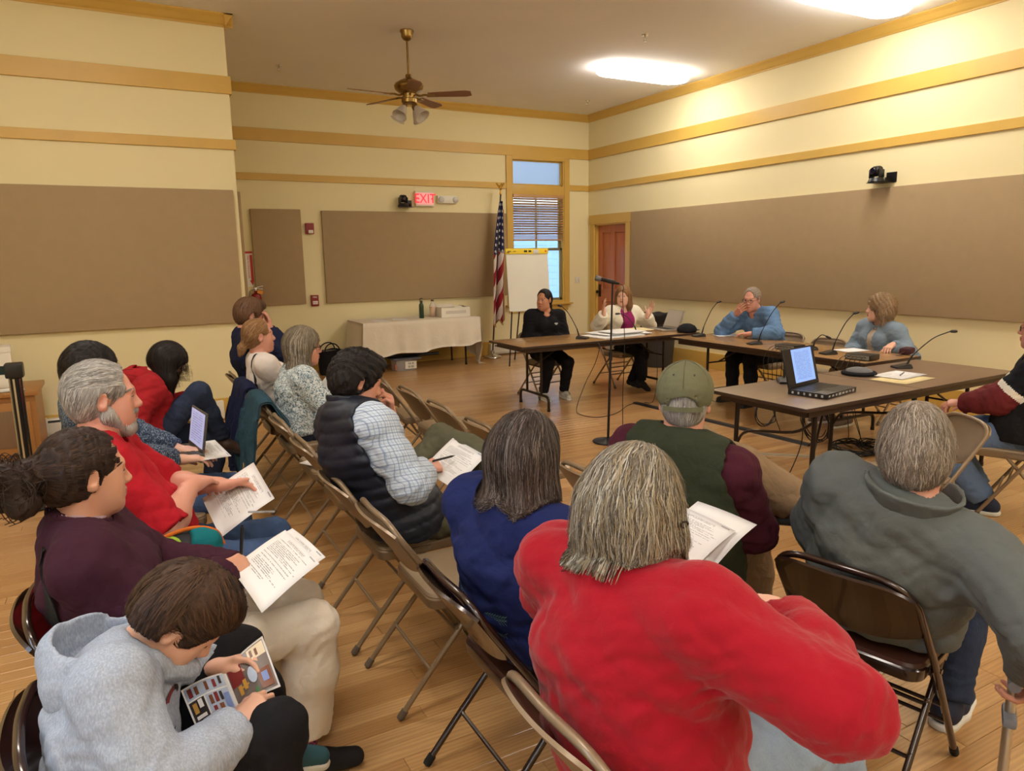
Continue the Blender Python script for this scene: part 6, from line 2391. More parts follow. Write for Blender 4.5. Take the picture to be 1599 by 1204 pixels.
SK_FAIR = skin_mat('fair_skin', (216, 174, 152))
SK_PINK = skin_mat('ruddy_skin', (208, 154, 134))
SK_TAN = skin_mat('warm_skin', (204, 156, 130))
SK_MED = skin_mat('olive_skin', (196, 142, 112))
H_DBROWN = [hair_mat('dark_brown_hair', (48, 34, 28)), hair_mat('brown_strand', (74, 52, 40)), hair_mat('black_brown_strand', (30, 22, 20))]
H_BLACK = [hair_mat('near_black_hair', (30, 24, 24)), hair_mat('soft_black_strand', (48, 38, 36)), hair_mat('black_strand', (20, 17, 18))]
H_BROWN = [hair_mat('boy_brown_hair', (66, 46, 34)), hair_mat('warm_brown_strand', (84, 60, 42)), hair_mat('deep_brown_strand', (48, 33, 26))]
H_BLOND = [hair_mat('dark_blond_hair', (142, 104, 68)), hair_mat('blond_strand', (176, 136, 94)), hair_mat('tawny_strand', (116, 82, 54))]
H_LBROWN = [hair_mat('light_brown_hair', (104, 74, 54)), hair_mat('tan_strand', (134, 100, 74)), hair_mat('umber_strand', (80, 56, 42))]
H_GREYB = [hair_mat('grey_blond_hair', (118, 106, 88)), hair_mat('silver_strand', (176, 168, 154)), hair_mat('ash_strand', (96, 84, 68))]
H_GREY = [hair_mat('salt_grey_hair', (122, 114, 104)), hair_mat('pale_grey_strand', (186, 180, 168)), hair_mat('dark_ash_strand', (84, 76, 66)), hair_mat('straw_strand', (158, 142, 114))]
H_GREYBR = [hair_mat('greying_brown_hair', (60, 50, 46)), hair_mat('grey_brown_strand', (118, 108, 104)), hair_mat('dark_strand', (42, 34, 32)), hair_mat('brown_grey_strand', (84, 70, 62))]
H_WHITE = [hair_mat('white_grey_hair', (158, 154, 150)), hair_mat('white_strand', (206, 202, 198)), hair_mat('mid_grey_strand', (124, 120, 116))]
H_TAUPE = [hair_mat('taupe_grey_hair', (146, 134, 122)), hair_mat('light_taupe_strand', (182, 170, 158)), hair_mat('dark_taupe_strand', (122, 110, 98))]
WIRE = mat('dark_eyeglass_frame', (40, 34, 34), .3, metal=.5, var=0)
BLKSHOE = mat('black_shoe_suede', (22, 21, 24), .85, var=.1, bump=.1, bscale=200)
BROWNSHOE = mat('brown_shoe_leather', (66, 44, 34), .5, var=.12)
WHITESOLE = mat('white_rubber_sole', (218, 218, 214), .6, var=.03)
DARKSOLE = mat('dark_rubber_sole', (30, 28, 28), .7)
NAVYSHOE = mat('navy_mesh_shoe', (28, 36, 62), .8, var=.2, vscale=80)
JEANS = denim('blue_denim', (62, 84, 122))
DJEANS = denim('dark_denim', (38, 48, 72))
LJEANS = denim('faded_denim', (92, 114, 150))
BLACKT = fabric('black_trouser_cloth', (24, 24, 29), fine=400., wr=.4)

# ------------------------------------------------------------------ the boy with the comic
pA = Person('boy in a light grey hoodie with head bowed over an open comic', (-.10, 1.62), 0, (.15, .0, .890), (-14, 52, 4), sc=.80, hs=.86, slump=.45, twist=-18, shz=.015, skin=SK_FAIR, fine=.0036, cloth=.008, seed=1, fem=True, shw=.175,
    arms=(A_((.212, .120, .712), (-.2, 1, -.5), f=(.85, -.40, .25), p=(.1, -.6, -.7), curl=(.35, .5, .3), thumb=(.9, .25, .3)),
          A_((.228, -.115, .69), (-.5, -1, -.7), f=(.85, .35, .35), p=(-.3, .2, -1), curl=(.75, .8, .5))),
    legs=(G_((.36, .20, .40), (1, .3, 1.4), (1, .1, -.35)), G_((.25, -.13, .34), (1, -.1, 1.3), (1, 0, -.3))))
pA.fem = False
HOODIE = fabric('heather_grey_fleece', (152, 162, 180), fine=350., wr=.35, heather=.5)
gA = pA.top_groups(.018, 1.0, 1.08, .02, .014, neckdrop=.01)
pA.cloth_obj('hoodie', gA, HOODIE, .010, .8, folds=pA.top_folds())
for i in (0, 1):
    d = unit(pA.Wr[i]-pA.El[i])
    c = pA.Wr[i]-d*.035
    pA.cloth_obj('ribbed_cuff', [Grp([rc(c, c+d*.05, .042, .038)], cuts=[(c+d*.045, d, .003), (c, -d, .003)])], HOODIE, .0015, 2., .004)
hb = pA.N-pA.F*.02+np.array([0, 0, .012])
hoodc = hb-np.array([.05, 0, -.0])
pA.cloth_obj('hood', [Grp([el(hoodc, (.105, .115, .09), roty(.25), .03), rc(hb+np.array([.05, .085, .0]), hb+np.array([.12, .04, -.055]), .034, .026, .04), rc(hb+np.array([.05, -.085, .0]), hb+np.array([.12, -.04, -.055]), .034, .026, .04), rc(hb+np.array([-.08, .06, -.055]), hb+np.array([-.08, -.06, -.055]), .05, .05, .05)],
    [el(hoodc+np.array([.02, 0, .042]), (.094, .095, .098), roty(.25), .012), rc(pA.N-pA.U*.03, pA.Hc, .062, .075, .01)])], HOODIE, .006, 1., .006, seed=4)
pA.trousers(BLACKT, .008, 1., loose=1.2)
pA.shoes(mat('boy_teal_sneaker', (40, 84, 98), .8), WHITESOLE)
short_hair(pA, H_BROWN, .012, 2600, 'fwd', .08, -.05, .010, -.010, .0026, amp=.006)
pA.brows(H_BROWN[2])
# print on the chest
V, F = text_verts('ONT', .05, space=1.25)
V = V[:, :2]
ctr = pA.C+pA.F*.1-pA.L*.035-pA.U*.02
th0 = -.5
P = np.array([ctr-pA.L*(x)+pA.U*(yv) for x, yv in V@np.array([[math.cos(th0), math.sin(th0)], [-math.sin(th0), math.cos(th0)]]).T])
link('chest_print', make_mesh('chest_print', pA.project(gA[:1], P, -pA.F, .2, .004), F, BLACKINK, smooth=False), pA.e)
mb = MB()
for k, (a0, a1) in enumerate(((.2, 1.6), (1.7, 2.9))):
    rr = [.030, .046]
    g_ = np.array([[ctr+pA.U*(.065+r*math.sin(a)*.6)-pA.L*(r*math.cos(a)-.02) for r in rr] for a in np.linspace(a0, a1, 8)])
    mb.sheet(pA.project(gA[:1], g_.reshape(-1, 3), -pA.F, .2, .004).reshape(g_.shape), k)
mb.obj('chest_emblem', [mat('maroon_print', (112, 34, 42), .8), mat('dark_print', (34, 28, 30), .8)], pA.e)
# ------------------------------------------------------------------ woman in the plum jacket
pB = Person('woman with a dark messy bun in a plum jacket and white trousers, writing', (-.02, 2.27), 0, (-.105, .01, 1.095), (16, 4, 0), sc=.97, ll=1.10, hs=.98, slump=.30, fem=True, skin=SK_TAN, fine=.0036, cloth=.008, seed=2,
    arms=(A_((.27, .12, .675), (-.4, .8, -.6), f=(.9, -.3, .10), p=(0, .1, 1), curl=(.25, .3, .2)),
          A_((.215, -.05, .745), (-.6, -.8, -.5), f=(.8, .55, -.05), p=(0, .6, -.7), curl=(.8, .8, .5), thumb=(.9, .3, .3), tcurl=.6)),
    legs=(G_((.36, .12, .09)), G_((.41, -.10, .09), toe=(1, -.1, -.03))))
PLUM = fabric('plum_fleece', (62, 30, 46), fine=350., wr=.3)
gB = pB.top_groups(.022, 1.0, 1.1, .04, .012)
pB.cloth_obj('jacket', gB, PLUM, .008, .9, folds=pB.top_folds())
pB.collar('jacket_collar', PLUM, .050, .082, .088, .008, .06)
pB.collar('inner_collar', mat('mauve_lining', (176, 150, 160), .9), .056, .074, .080, .004, .055)
WHITEJ = fabric('cream_denim', (222, 212, 198), fine=380., wr=.4, mottled=.04)
pB.trousers(WHITEJ, .010, .80, loose=1.3, amp=.004)
SOCK = printed('striped_sock', (150, 60, 110), (40, 50, 90), 70., .5, (200, 120, 160))
pB.socks(SOCK)
pB.shoes(BLKSHOE, None)
bun = (-.170, -.01, .005)
pB.hair([pB.hprim('el', (-.016, 0, .040), (.106, .084, .093)), pB.hprim('el', (-.045, 0, -.01), (.078, .08, .085), k=.03), pB.hprim('rc', (-.09, 0, .02), (-.13, 0, .02), .045, .04, k=.02),
    pB.hprim('el', bun, (.052, .066, .052), k=.012), pB.hprim('el', (-.215, .02, -.035), (.05, .045, .042), k=.01), pB.hprim('el', (-.165, -.05, -.045), (.042, .04, .04), k=.01), pB.hprim('el', (-.205, -.03, .03), (.04, .036, .034), k=.008), pB.hprim('el', (-.25, -.01, .0), (.03, .034, .028), k=.008)],
    face_subs(pB, .004, w_=.006, fore=.008)+ear_subs(pB, .9), H_DBROWN, [((-.06, 0, -.07), (.3, 0, -1), .015)], 'tie', 5200, .12, .0014, .003, .008, tie=(-.14, 0, .02))
mb = MB()
rr = np.random.default_rng(5)
for k in range(230):
    a = rr.normal(size=3)
    a = a/np.linalg.norm(a)
    c = pB.ht((-.195, -.005, -.005))
    p0 = c+a*np.array([.06, .055, .05])*(.6+.5*rr.random())
    t_ = unit(np.cross(a, rr.normal(size=3)))
    mb.tube(smooth_path([p0, p0+a*.02+t_*.02, p0+a*.028+t_*.05, p0+a*.005+t_*.07+np.array([0, 0, -.012])], 4), .0012, 4)
mb.obj('loose_curls', H_DBROWN[0], pB.e)
MB().tube([pB.ht((-.125+.0, .032*math.cos(a), .02+.032*math.sin(a))) for a in np.linspace(0, 2*PI, 18, endpoint=False)], .006, 6, closed=True).obj('hair_tie', H_DBROWN[1], pB.e)
pB.brows(H_DBROWN[2])
def body_strap(p, g, name, a, b, c, m, w_=.036, lift=.007, n=22):
    """band over the shoulder: from a on the back over c (shoulder top) to b on the chest, lying on the garment"""
    ctr = p.C
    pts = smooth_path([a, c, b], n//2)
    T = np.gradient(pts, axis=0)
    rows = []
    for i, q in enumerate(pts):
        out = q-ctr
        s_ = np.cross(unit(T[i]), unit(out))
        s_ = unit(s_)
        rows.append([q+s_*w_*k for k in (-.5, 0, .5)])
    G = np.array(rows)
    Q = G.reshape(-1, 3)
    for _ in range(6):
        Q = Q-sdf_grad(g, Q)*(sdf_eval(g, Q)-lift)[:, None]
    mb = MB()
    mb.sheet(Q.reshape(G.shape), 0, .003)
    return mb.obj(name, m, p.e, sharp=None)
STRAPM = mat('black_webbing', (22, 22, 24), .8, bump=.2, bscale=300)
body_strap(pB, gB, 'bag_strap', pB.W-pB.F*.14-pB.L*.12, pB.W+pB.F*.12+pB.L*.16-pB.U*.02, pB.N+pB.F*.0-pB.L*.10-pB.U*.01, STRAPM)
# ------------------------------------------------------------------ bearded man in red
pC = Person('bearded grey haired man in a red short sleeved shirt holding a page', (.03, 2.93), 0, (-.11, .02, 1.195), (3, 2, 0), sc=1.04, hs=1.04, slump=.30, fat=1.2, skin=SK_PINK, fine=.0036, cloth=.008, seed=3, short=True,
    arms=(A_((.235, .06, .80), (-.3, 1, -.6), f=(.95, -.1, -.1), p=(0, -.3, -1), curl=(.3, .45, .3), thumb=(.95, .2, -.2), tcurl=.1),
          A_((.145, -.045, .835), (-.4, -1, -.5), f=(.6, .75, -.1), p=(.2, -.1, -1), curl=(.45, .5, .3))),
    legs=(FLAT(1, .36, .15), FLAT(-1, .38, .14)))
REDP = fabric('red_polo_knit', (176, 26, 40), fine=380., wr=.35)
gC = pC.top_groups(.02, .5, 1.2, .05, .012)
pC.cloth_obj('polo_shirt', gC, REDP, .008, .9, folds=pC.top_folds())
pC.collar('collar', REDP, .022, .072, .088, .006, .055, drop=.004)
pC.trousers(JEANS, .010, 1., loose=1.2)
pC.shoes(BROWNSHOE, DARKSOLE)
short_hair(pC, H_WHITE, .004, 1900, 'back', .05, -.075, .0, .008, .0024, fore=.012)
def beard(p, mats, th=.010, n=900):
    pr = [p.hprim('rc', (.01, .052, -.055), (.065, .022, -.105), .020+th, .018+th), p.hprim('rc', (.01, -.052, -.055), (.065, -.022, -.105), .020+th, .018+th), p.hprim('rc', (.066, .02, -.108), (.066, -.02, -.108), .018+th, .018+th), p.hprim('rc', (.085, .022, -.056), (.092, -.0, -.050), .008, .010), p.hprim('rc', (.085, -.022, -.056), (.092, .0, -.050), .008, .010), p.hprim('rc', (.0, .068, -.01), (.01, .056, -.06), .010, .02), p.hprim('rc', (.0, -.068, -.01), (.01, -.056, -.06), .010, .02)]
    p.hair(pr, [p.hprim('el', (.103, 0, -.0665), (.018, .024, .0075), k=.004)], mats, (), 'down', n, .03, .0018, .002, .003, name='beard', cell=.004, seg=5)
beard(pC, H_WHITE)
pC.brows(H_WHITE[2], .0042)
# ------------------------------------------------------------------ woman typing
pD = Person('long dark haired woman in a dark flowered blouse typing on a lap laptop', (.02, 3.88), 0, (-.17, .0, 1.17), (6, 22, 0), sc=.95, hs=.98, slump=.38, fem=True, skin=SK_FAIR, fine=.0045, cloth=.010, seed=4,
    arms=(A_((.20, .09, .715), (-.3, .9, -.5), f=(.95, -.2, -.1), p=(0, 0, -1), curl=(.35, .4, .3)), A_((.17, -.09, .715), (-.3, -.9, -.5), f=(.95, .2, -.1), p=(0, 0, -1), curl=(.35, .4, .3))),
    legs=(FLAT(1), FLAT(-1)))
FLORD = printed('dark_flowered_blouse', (38, 52, 78), (120, 136, 152), 70., .55)
pD.cloth_obj('blouse', pD.top_groups(.016, .92, 1.05, .03), FLORD, .006, folds=pD.top_folds())
pD.trousers(JEANS, .008)
pD.shoes(BLKSHOE, DARKSOLE)
long_hair(pD, H_BLACK, .30, .008, 1500, .05, front=.004)
pD.brows(H_BLACK[2])
# ------------------------------------------------------------------ red hoodie
pE = Person('long haired woman in a red hoodie bending down with crossed legs', (.10, 5.18), 0, (.15, .0, 1.015), (-4, 48, 0), sc=.97, hs=1.0, slump=.45, fem=True, skin=SK_FAIR, fine=.0045, cloth=.010, seed=5,
    arms=(A_((.24, .12, .74), (-.3, .8, -.4), f=(.9, -.3, -.3), p=(0, 0, -1)), A_((.02, -.25, .50), (-.6, -.5, 0), f=(.1, 0, -1), p=(0, 1, 0))),
    legs=(FLAT(1, .34, .08), G_((.44, .05, .47), (.8, -.1, 1), (.9, -.1, -.35))))
REDH = fabric('red_hoodie_fleece', (158, 30, 38), fine=350., wr=.4)
pE.cloth_obj('hoodie', pE.top_groups(.022, .99, 1.15, .0), REDH, .010, .8, folds=pE.top_folds())
hb = pE.N-pE.F*.02
pE.cloth_obj('hood', [Grp([el(hb-pE.F*.045+pE.U*.0, (.105, .125, .075), None, .03), rc(hb+pE.L*.085, hb+pE.F*.11+pE.L*.02, .035, .022, .04), rc(hb-pE.L*.085, hb+pE.F*.11-pE.L*.02, .035, .022, .04)], [el(hb+pE.U*.045-pE.F*.01, (.085, .085, .06), None, .02), rc(pE.N-pE.U*.04, pE.Hc, .062, .07, .01)])], REDH, .008, 1.1, .007, seed=3)
pE.trousers(DJEANS, .006)
pE.shoes(BROWNSHOE, DARKSOLE)
long_hair(pE, H_BLACK, .24, .004, 1400, .02, front=-.014, fly=.01)
pE.brows(H_BLACK[2])
# ------------------------------------------------------------------ white shirt, ponytail
pF = Person('woman with a low blond ponytail in a white top with a thin dark strap', (1.05, 5.60), 0, (-.15, .0, 1.115), (4, -2, 0), sc=.95, hs=1.0, slump=.15, fem=True, skin=SK_PINK, fine=.0048, cloth=.010, seed=6,
    arms=(LAP(1), LAP(-1)), legs=(FLAT(1), FLAT(-1)))
WHT = fabric('white_jersey', (224, 214, 208), fine=400., wr=.3, mottled=.04)
gF = pF.top_groups(.014, 1., 1.08, .03)
pF.cloth_obj('shirt', gF, WHT, .006, folds=pF.top_folds())
body_strap(pF, gF, 'strap', pF.W-pF.F*.13-pF.L*.10, pF.W+pF.F*.12+pF.L*.12, pF.N-pF.L*.10, STRAPM, .018)
pF.trousers(DJEANS, .006)
pF.shoes(BLKSHOE, DARKSOLE)
pF.hair([pF.hprim('el', (-.016, 0, .040), (.105, .084, .093)), pF.hprim('el', (-.045, 0, -.01), (.076, .078, .08), k=.03), pF.hprim('rc', (-.10, 0, -.04), (-.125, 0, -.065), .03, .026, k=.02), pF.hprim('rc', (-.13, 0, -.075), (-.145, 0, -.16), .032, .016, k=.012)],
    face_subs(pF, .004, fore=.010)+ear_subs(pF), H_BLOND, [((-.05, 0, -.085), (.5, 0, -1), .015)], 'tie', 1300, .12, .0026, .003, .004, tie=(-.13, 0, -.07))
MB().tube([pF.ht((-.123+.010*math.sin(a), .029*math.cos(a), -.062+.024*math.sin(a))) for a in np.linspace(0, 2*PI, 16, endpoint=False)], .006, 6, closed=True).obj('hair_tie', H_BLACK[0], pF.e)
pF.brows(H_BLOND[2])
# ------------------------------------------------------------------ person in navy behind
pG = Person('brown haired person in navy resting the face on raised hands', (1.05, 6.25), 0, (-.10, .0, 1.225), (2, 14, 0), sc=1.0, hs=1.02, slump=.3, skin=SK_PINK, fine=.005, cloth=.011, seed=7,
    arms=(A_((.045, .055, 1.09), (.3, .9, -1), f=(-.05, -.1, 1), p=(-1, -.2, 0), curl=(.3, .4, .3)), A_((.045, -.055, 1.09), (.3, -.9, -1), f=(-.05, .1, 1), p=(-1, .2, 0), curl=(.3, .4, .3))),
    legs=(FLAT(1), FLAT(-1)))
NAVYS = fabric('navy_knit', (26, 32, 60), fine=350., wr=.35)
pG.cloth_obj('sweater', pG.top_groups(.022, .99, 1.12, .03), NAVYS, .008, folds=pG.top_folds())
pG.trousers(DJEANS, .006)
pG.shoes(BLKSHOE, DARKSOLE)
short_hair(pG, H_LBROWN, .012, 1100, 'down', .09, -.085, .006, -.004)
pG.brows(H_LBROWN[2])
# ------------------------------------------------------------------ grey long hair, flowered blouse
pH = Person('woman with long grey blond hair and glasses in a pale flowered blouse', (1.05, 4.98), 0, (.04, .0, 1.085), (-4, 4, 0), sc=.96, hs=1.0, slump=.3, fem=True, fat=1.08, skin=SK_PINK, fine=.0048, cloth=.010, seed=8,
    arms=(A_((.26, .08, .72), (-.3, .9, -.4), f=(.9, -.3, .2), p=(0, -.5, -.5)), A_((.24, -.08, .72), (-.3, -.9, -.4), f=(.9, .3, .2), p=(0, .5, -.5))), legs=(FLAT(1), FLAT(-1)))
FLORW = printed('pale_flowered_blouse', (206, 214, 216), (96, 118, 132), 46., .52, (150, 166, 176))
pH.cloth_obj('blouse', pH.top_groups(.018, .98, 1.12, .03), FLORW, .007, folds=pH.top_folds())
pH.trousers(DJEANS, .006)
pH.shoes(BLKSHOE, DARKSOLE)
long_hair(pH, H_GREYB, .30, .014, 2200, .05, front=.004, amp=.006, flare=.02)
pH.glasses(WIRE, .0022)
pH.brows(H_GREYB[2])
# ------------------------------------------------------------------ man in the quilted vest
pI = Person('dark haired man in a quilted navy vest and checked shirt, chin on his hand', (1.04, 2.97), 0, (-.155, .06, 1.150), (-6, 20, -4), sc=1.02, ll=.94, hs=.94, slump=.34, twist=12, skin=SK_PINK, fine=.0036, cloth=.008, seed=9,
    arms=(A_((-.005, .09, .965), (.6, .6, -1), f=(-.05, -.2, 1), p=(-1, .1, 0), curl=(.9, .9, .5), thumb=(.8, .5, .1)),
          A_((.10, -.045, .745), (-.4, -1, -.35), f=(.8, .5, -.1), p=(0, .5, -.8), curl=(.7, .8, .5))),
    legs=(G_((.48, -.10, .70), (.5, .6, .62), (.35, -.9, .1), (.3, .2, 1)), G_((.44, -.16, .09))))
CHECK = plaid('blue_checked_shirting', (200, 212, 228), (104, 126, 164), (130, 152, 188), 74.)
gI = pI.top_groups(.016, .90, 1.18, -.02)
pI.cloth_obj('checked_shirt', gI, CHECK, .008, .9, folds=pI.top_folds())
VEST = mat('navy_quilted_nylon', (25, 31, 46), .5, var=.08, bump=.1, bscale=120, spec=.4)
gv = pI.top_groups(.040, 0, 1., .06)
gv[0].prims += [rc(pI.N-pI.U*.02, pI.Sh[i]-(pI.Sh[i]-pI.N)*.12, .07, .080, .03) for i in (0, 1)]
gv[0].subs += [rc(pI.Sh[i]+(pI.Sh[i]-pI.N)*.16+pI.U*.02, pI.Sh[i]+(pI.El[i]-pI.Sh[i])*.62, .104, .098, .024) for i in (0, 1)]
def quilt(P):
    z = (P-pI.P)@pI.U
    return -.0055*np.abs(np.sin(z*PI/.052))**.55+.004
pI.cloth_obj('quilted_vest', gv, VEST, .004, 1., .007, disp=quilt)
pI.collar('vest_collar', VEST, .070, .084, .094, .012, .07, drop=.0, tiltf=.2)
KHAKI = fabric('olive_khaki_twill', (92, 90, 72), fine=420., wr=.5)
pI.trousers(KHAKI, .006, .98, loose=1.2, amp=.006)
pI.shoes(BROWNSHOE, DARKSOLE)
short_hair(pI, H_BLACK, .016, 2400, 'back', .07, -.080, .004, -.006, .0028, fore=.008, fly=.010, wave=.5, amp=.010)
pI.brows(H_BLACK[2])
# ------------------------------------------------------------------ navy sweatshirt woman
pJ = Person('woman with shoulder length greying brown hair in a navy sweatshirt, seen from behind', (1.05, 1.83), 0, (-.03, -.045, 1.092), (22, 8, 0), sc=1.0, hs=1.0, slump=.28, twist=18, fem=True, fat=1.12, skin=SK_FAIR, fine=.0042, cloth=.008, seed=10,
    arms=(LAP(1, .27, .10, .70), LAP(-1, .27, .10, .70)), legs=(FLAT(1), FLAT(-1)))
NAVYW = fabric('navy_sweatshirt_fleece', (28, 38, 88), fine=350., wr=.35)
gJ = pJ.top_groups(.026, 1., 1.2, .02)
pJ.cloth_obj('sweatshirt', gJ, NAVYW, .010, .8, folds=pJ.top_folds())
pJ.trousers(DJEANS, .012)
pJ.shoes(BLKSHOE, DARKSOLE)
long_hair(pJ, H_GREYBR, .22, .006, 4600, .03, front=-.004, flare=.002, amp=.006, over=gJ, ln=.24)
# embroidery: two flowers between ferns, low on the back
EMB = [mat('thread_green', (92, 128, 116), .9), mat('thread_gold', (214, 164, 84), .9), mat('thread_blue', (98, 132, 160), .9)]
mb = MB()
ce = pJ.W-pJ.F*.02+pJ.L*.02-pJ.U*.02
def emb(u, v): return ce+pJ.L*u+pJ.U*v
for cu in (-.016, .016):
    for k in range(6):
        a = k*PI/3
        ring_ = [emb(cu+.009*math.cos(a)+.006*math.cos(t), .009*math.sin(a)+.006*math.sin(t)) for t in np.linspace(0, 2*PI, 8, endpoint=False)]
        mb.add(pJ.project(gJ, ring_, pJ.F, .3, .0045), [tuple(range(8))[::-1]], 1)
for sg in (1, -1):
    for q in range(3):
        stem = np.array([(sg*(.026+.075*t), .02*math.sin(t*2+q)*(q-1)+.028*(q-.6)*t+.012*t) for t in np.linspace(0, 1, 9)])
        for (u0, v0) in stem:
            for s2 in (1, -1):
                lf = [emb(u0, v0), emb(u0+sg*.010, v0+s2*.009), emb(u0+sg*.014, v0+s2*.011), emb(u0+sg*.008, v0+s2*.003)]
                mb.add(pJ.project(gJ, lf, pJ.F, .3, .004), [(0, 1, 2, 3)], 0 if q != 1 else 2)
mb.obj('embroidery', EMB, pJ.e, smooth=False)
# ------------------------------------------------------------------ red fleece woman
pK = Person('woman with clipped grey hair in a bright red fleece, seen from behind', (.97, 1.15), 0, (-.02, .045, 1.125), (26, 14, 0), sc=1.03, al=.94, hs=.99, slump=.34, twist=12, shz=.02, fem=True, fat=1.24, shw=.19, skin=SK_FAIR, fine=.004, cloth=.008, seed=11,
    arms=(A_((.235, .345, .835), (-.5, .6, -.6), f=(.85, .1, .5), p=(.2, -.8, -.5), curl=(.4, .5, .3), thumb=(.9, .3, .3)), A_((.21, -.185, .895), (-.2, -1, -.2), f=(.3, .9, .1), p=(0, 0, -1), curl=(.6, .6, .4))),
    legs=(FLAT(1, .45, .13), FLAT(-1, .46, .16)))
REDF = fabric('red_fleece', (160, 14, 34), fine=300., wr=.25, sheen=.15, mottled=.06)
gK = pK.top_groups(.024, .99, 1.18, .06)
pK.cloth_obj('fleece', gK, REDF, .012, .75, folds=pK.top_folds())
pK.collar('fleece_collar', REDF, .035, .076, .084, .009, .05)
pK.trousers(denim('pale_denim', (138, 158, 184)), .012, loose=1.35)
pK.shoes(BLKSHOE, DARKSOLE)
long_hair(pK, H_GREY, .130, .016, 5200, .01, front=-.002, flare=.008, amp=.007, width=.0022, fly=.016, ln=.26, comb=.15, wave=.10, over=gK)
mb = MB()
for sg, c in ((1, (-.055, .085, -.01)), (-1, (-.02, -.105, -.005))):
    c = np.array(c)
    q = [pK.ht(c+np.array([-.02*math.cos(a), .022*sg, .006*math.sin(a)])) for a in np.linspace(0, 2*PI, 14, endpoint=False)]
    mb.tube(q, .0022, 6, closed=True)
mb.obj('hair_clips', mat('dark_hair_clip', (44, 34, 30), .35, metal=.4), pK.e)
# ------------------------------------------------------------------ man in the cap
pL = Person('man in an olive cap and green vest over a maroon shirt, legs crossed', (1.765, 1.94), 25, (-.08, -.035, 1.165), (20, 4, 0), sc=1.0, ll=1.08, hs=1.0, slump=.3, skin=SK_PINK, fine=.0038, cloth=.008, seed=12,
    arms=(LAP(1, .27, .10, .72), A_((.27, -.15, .735), (-.3, -.55, -1), f=(.8, .3, .3), p=(0, .8, -.4), curl=(.6, .6, .4))),
    legs=(G_((.42, -.30, .70), (.25, .5, 1), (.2, -.95, .05), (.4, .1, 1)), G_((.50, -.12, .09))))
MAROON = fabric('maroon_sweater', (72, 26, 42), fine=320., wr=.3)
gL = pL.top_groups(.016, .98, 1.1, .03)
pL.cloth_obj('sweater', gL, MAROON, .009, .85, folds=pL.top_folds())
pL.collar('sweater_collar', MAROON, .020, .070, .076, .006, .03)
OLIVEV = fabric('dark_green_vest_cloth', (50, 56, 42), fine=320., wr=.4)
gv = pL.top_groups(.042, 0, 1., .02)
gv[0].prims += [rc(pL.N-pL.U*.02, pL.Sh[i]-(pL.Sh[i]-pL.N)*.08, .07, .086, .03) for i in (0, 1)]
gv[0].subs += [rc(pL.Sh[i]+(pL.Sh[i]-pL.N)*.16+pL.U*.02, pL.Sh[i]+(pL.El[i]-pL.Sh[i])*.62, .104, .098, .024) for i in (0, 1)]
pL.cloth_obj('vest', gv, OLIVEV, .004, 1., .006)
TANP = fabric('tan_canvas_trousers', (140, 116, 90), fine=380., wr=.55)
pL.trousers(TANP, .016, .96, loose=1.35, amp=.006)
pL.shoes(BROWNSHOE, DARKSOLE)
pL.hair([pL.hprim('el', (-.015, 0, .035), (.102, .081, .086)), pL.hprim('el', (-.042, 0, -.012), (.066, .073, .075), k=.03)], face_subs(pL, .012)+ear_subs(pL), H_WHITE, [((-.06, 0, -.085), (.35, 0, -1), .012)], 'down', 1800, .045, .0015, .002, .003)
CAPC = fabric('olive_cap_twill', (108, 108, 84), fine=420., wr=.25)
cz = -.006
gcap = [Grp([pL.hprim('el', (-.012, 0, .045), (.119, .098, .102))], [pL.hprim('el', (-.012, 0, .040), (.112, .092, .096), k=.004), pL.hprim('el', (-.120, 0, -.012), (.05, .050, .044), k=.006)], [(pL.ht((0, 0, cz)), pL.HM@unit((.12, 0, -1)), .004)])]
pL.cloth_obj('cap_crown', gcap, CAPC, .0015, 2., .0045)
mb = MB()
for k in range(6):
    a = PI*k/6+PI/2*0
    if k in (0, 2, 4):
        aa = a
        pts = [pL.ht((-.012+.1195*math.cos(t)*math.cos(aa), .0985*math.cos(t)*math.sin(aa), .045+.1025*math.sin(t))) for t in np.linspace(.15 if k else .0, PI-.15, 24)]
        pts = [q for q in pts]
        mb.tube(pts, .0016, 5)
mb.obj('cap_seams', mat('cap_seam_thread', (84, 84, 64), .9), pL.e)
MB().lathe([(0, .004), (.007, .003), (.009, 0)], 12, 0, pL.ht((-.012, 0, .147)), pL.HM).obj('cap_button', CAPC, pL.e)
mb = MB()
for sg in (1, -1):
    t0 = .62
    q = pL.ht((-.012-.1195*math.cos(t0)*.90, .0985*math.cos(t0)*.42*sg, .045+.1025*math.sin(t0)))
    n_ = unit(q-pL.ht((-.012, 0, .045)))
    mb.lathe([(0, .0015), (.0035, .0015), (.0035, 0)], 10, 0, q+n_*.001, frame_from(n_))
mb.obj('cap_eyelets', mat('cap_eyelet', (58, 58, 46), .8), pL.e)
strap_pts = [pL.ht((-.012-.110*math.cos(a), .094*math.sin(a), -.010)) for a in np.linspace(-.75, .75, 14)]
mb = MB()
mb.sheet(np.array([[q+pL.HM[:, 2]*dz for dz in (-.008, .008)] for q in strap_pts]), 0, .003)
mb.obj('cap_strap', CAPC, pL.e)
P = np.array([[pL.ht((-.012+(.108+r)*math.cos(a), (.088+r*.55)*math.sin(a), .024-.018*r/.07-.020*abs(math.sin(a))**2)) for r in (0, .025, .05, .07*math.cos(a*.55))] for a in np.linspace(-1.05, 1.05, 16)])
mb = MB()
mb.sheet(P, 0, .003)
mb.obj('cap_brim', CAPC, pL.e)
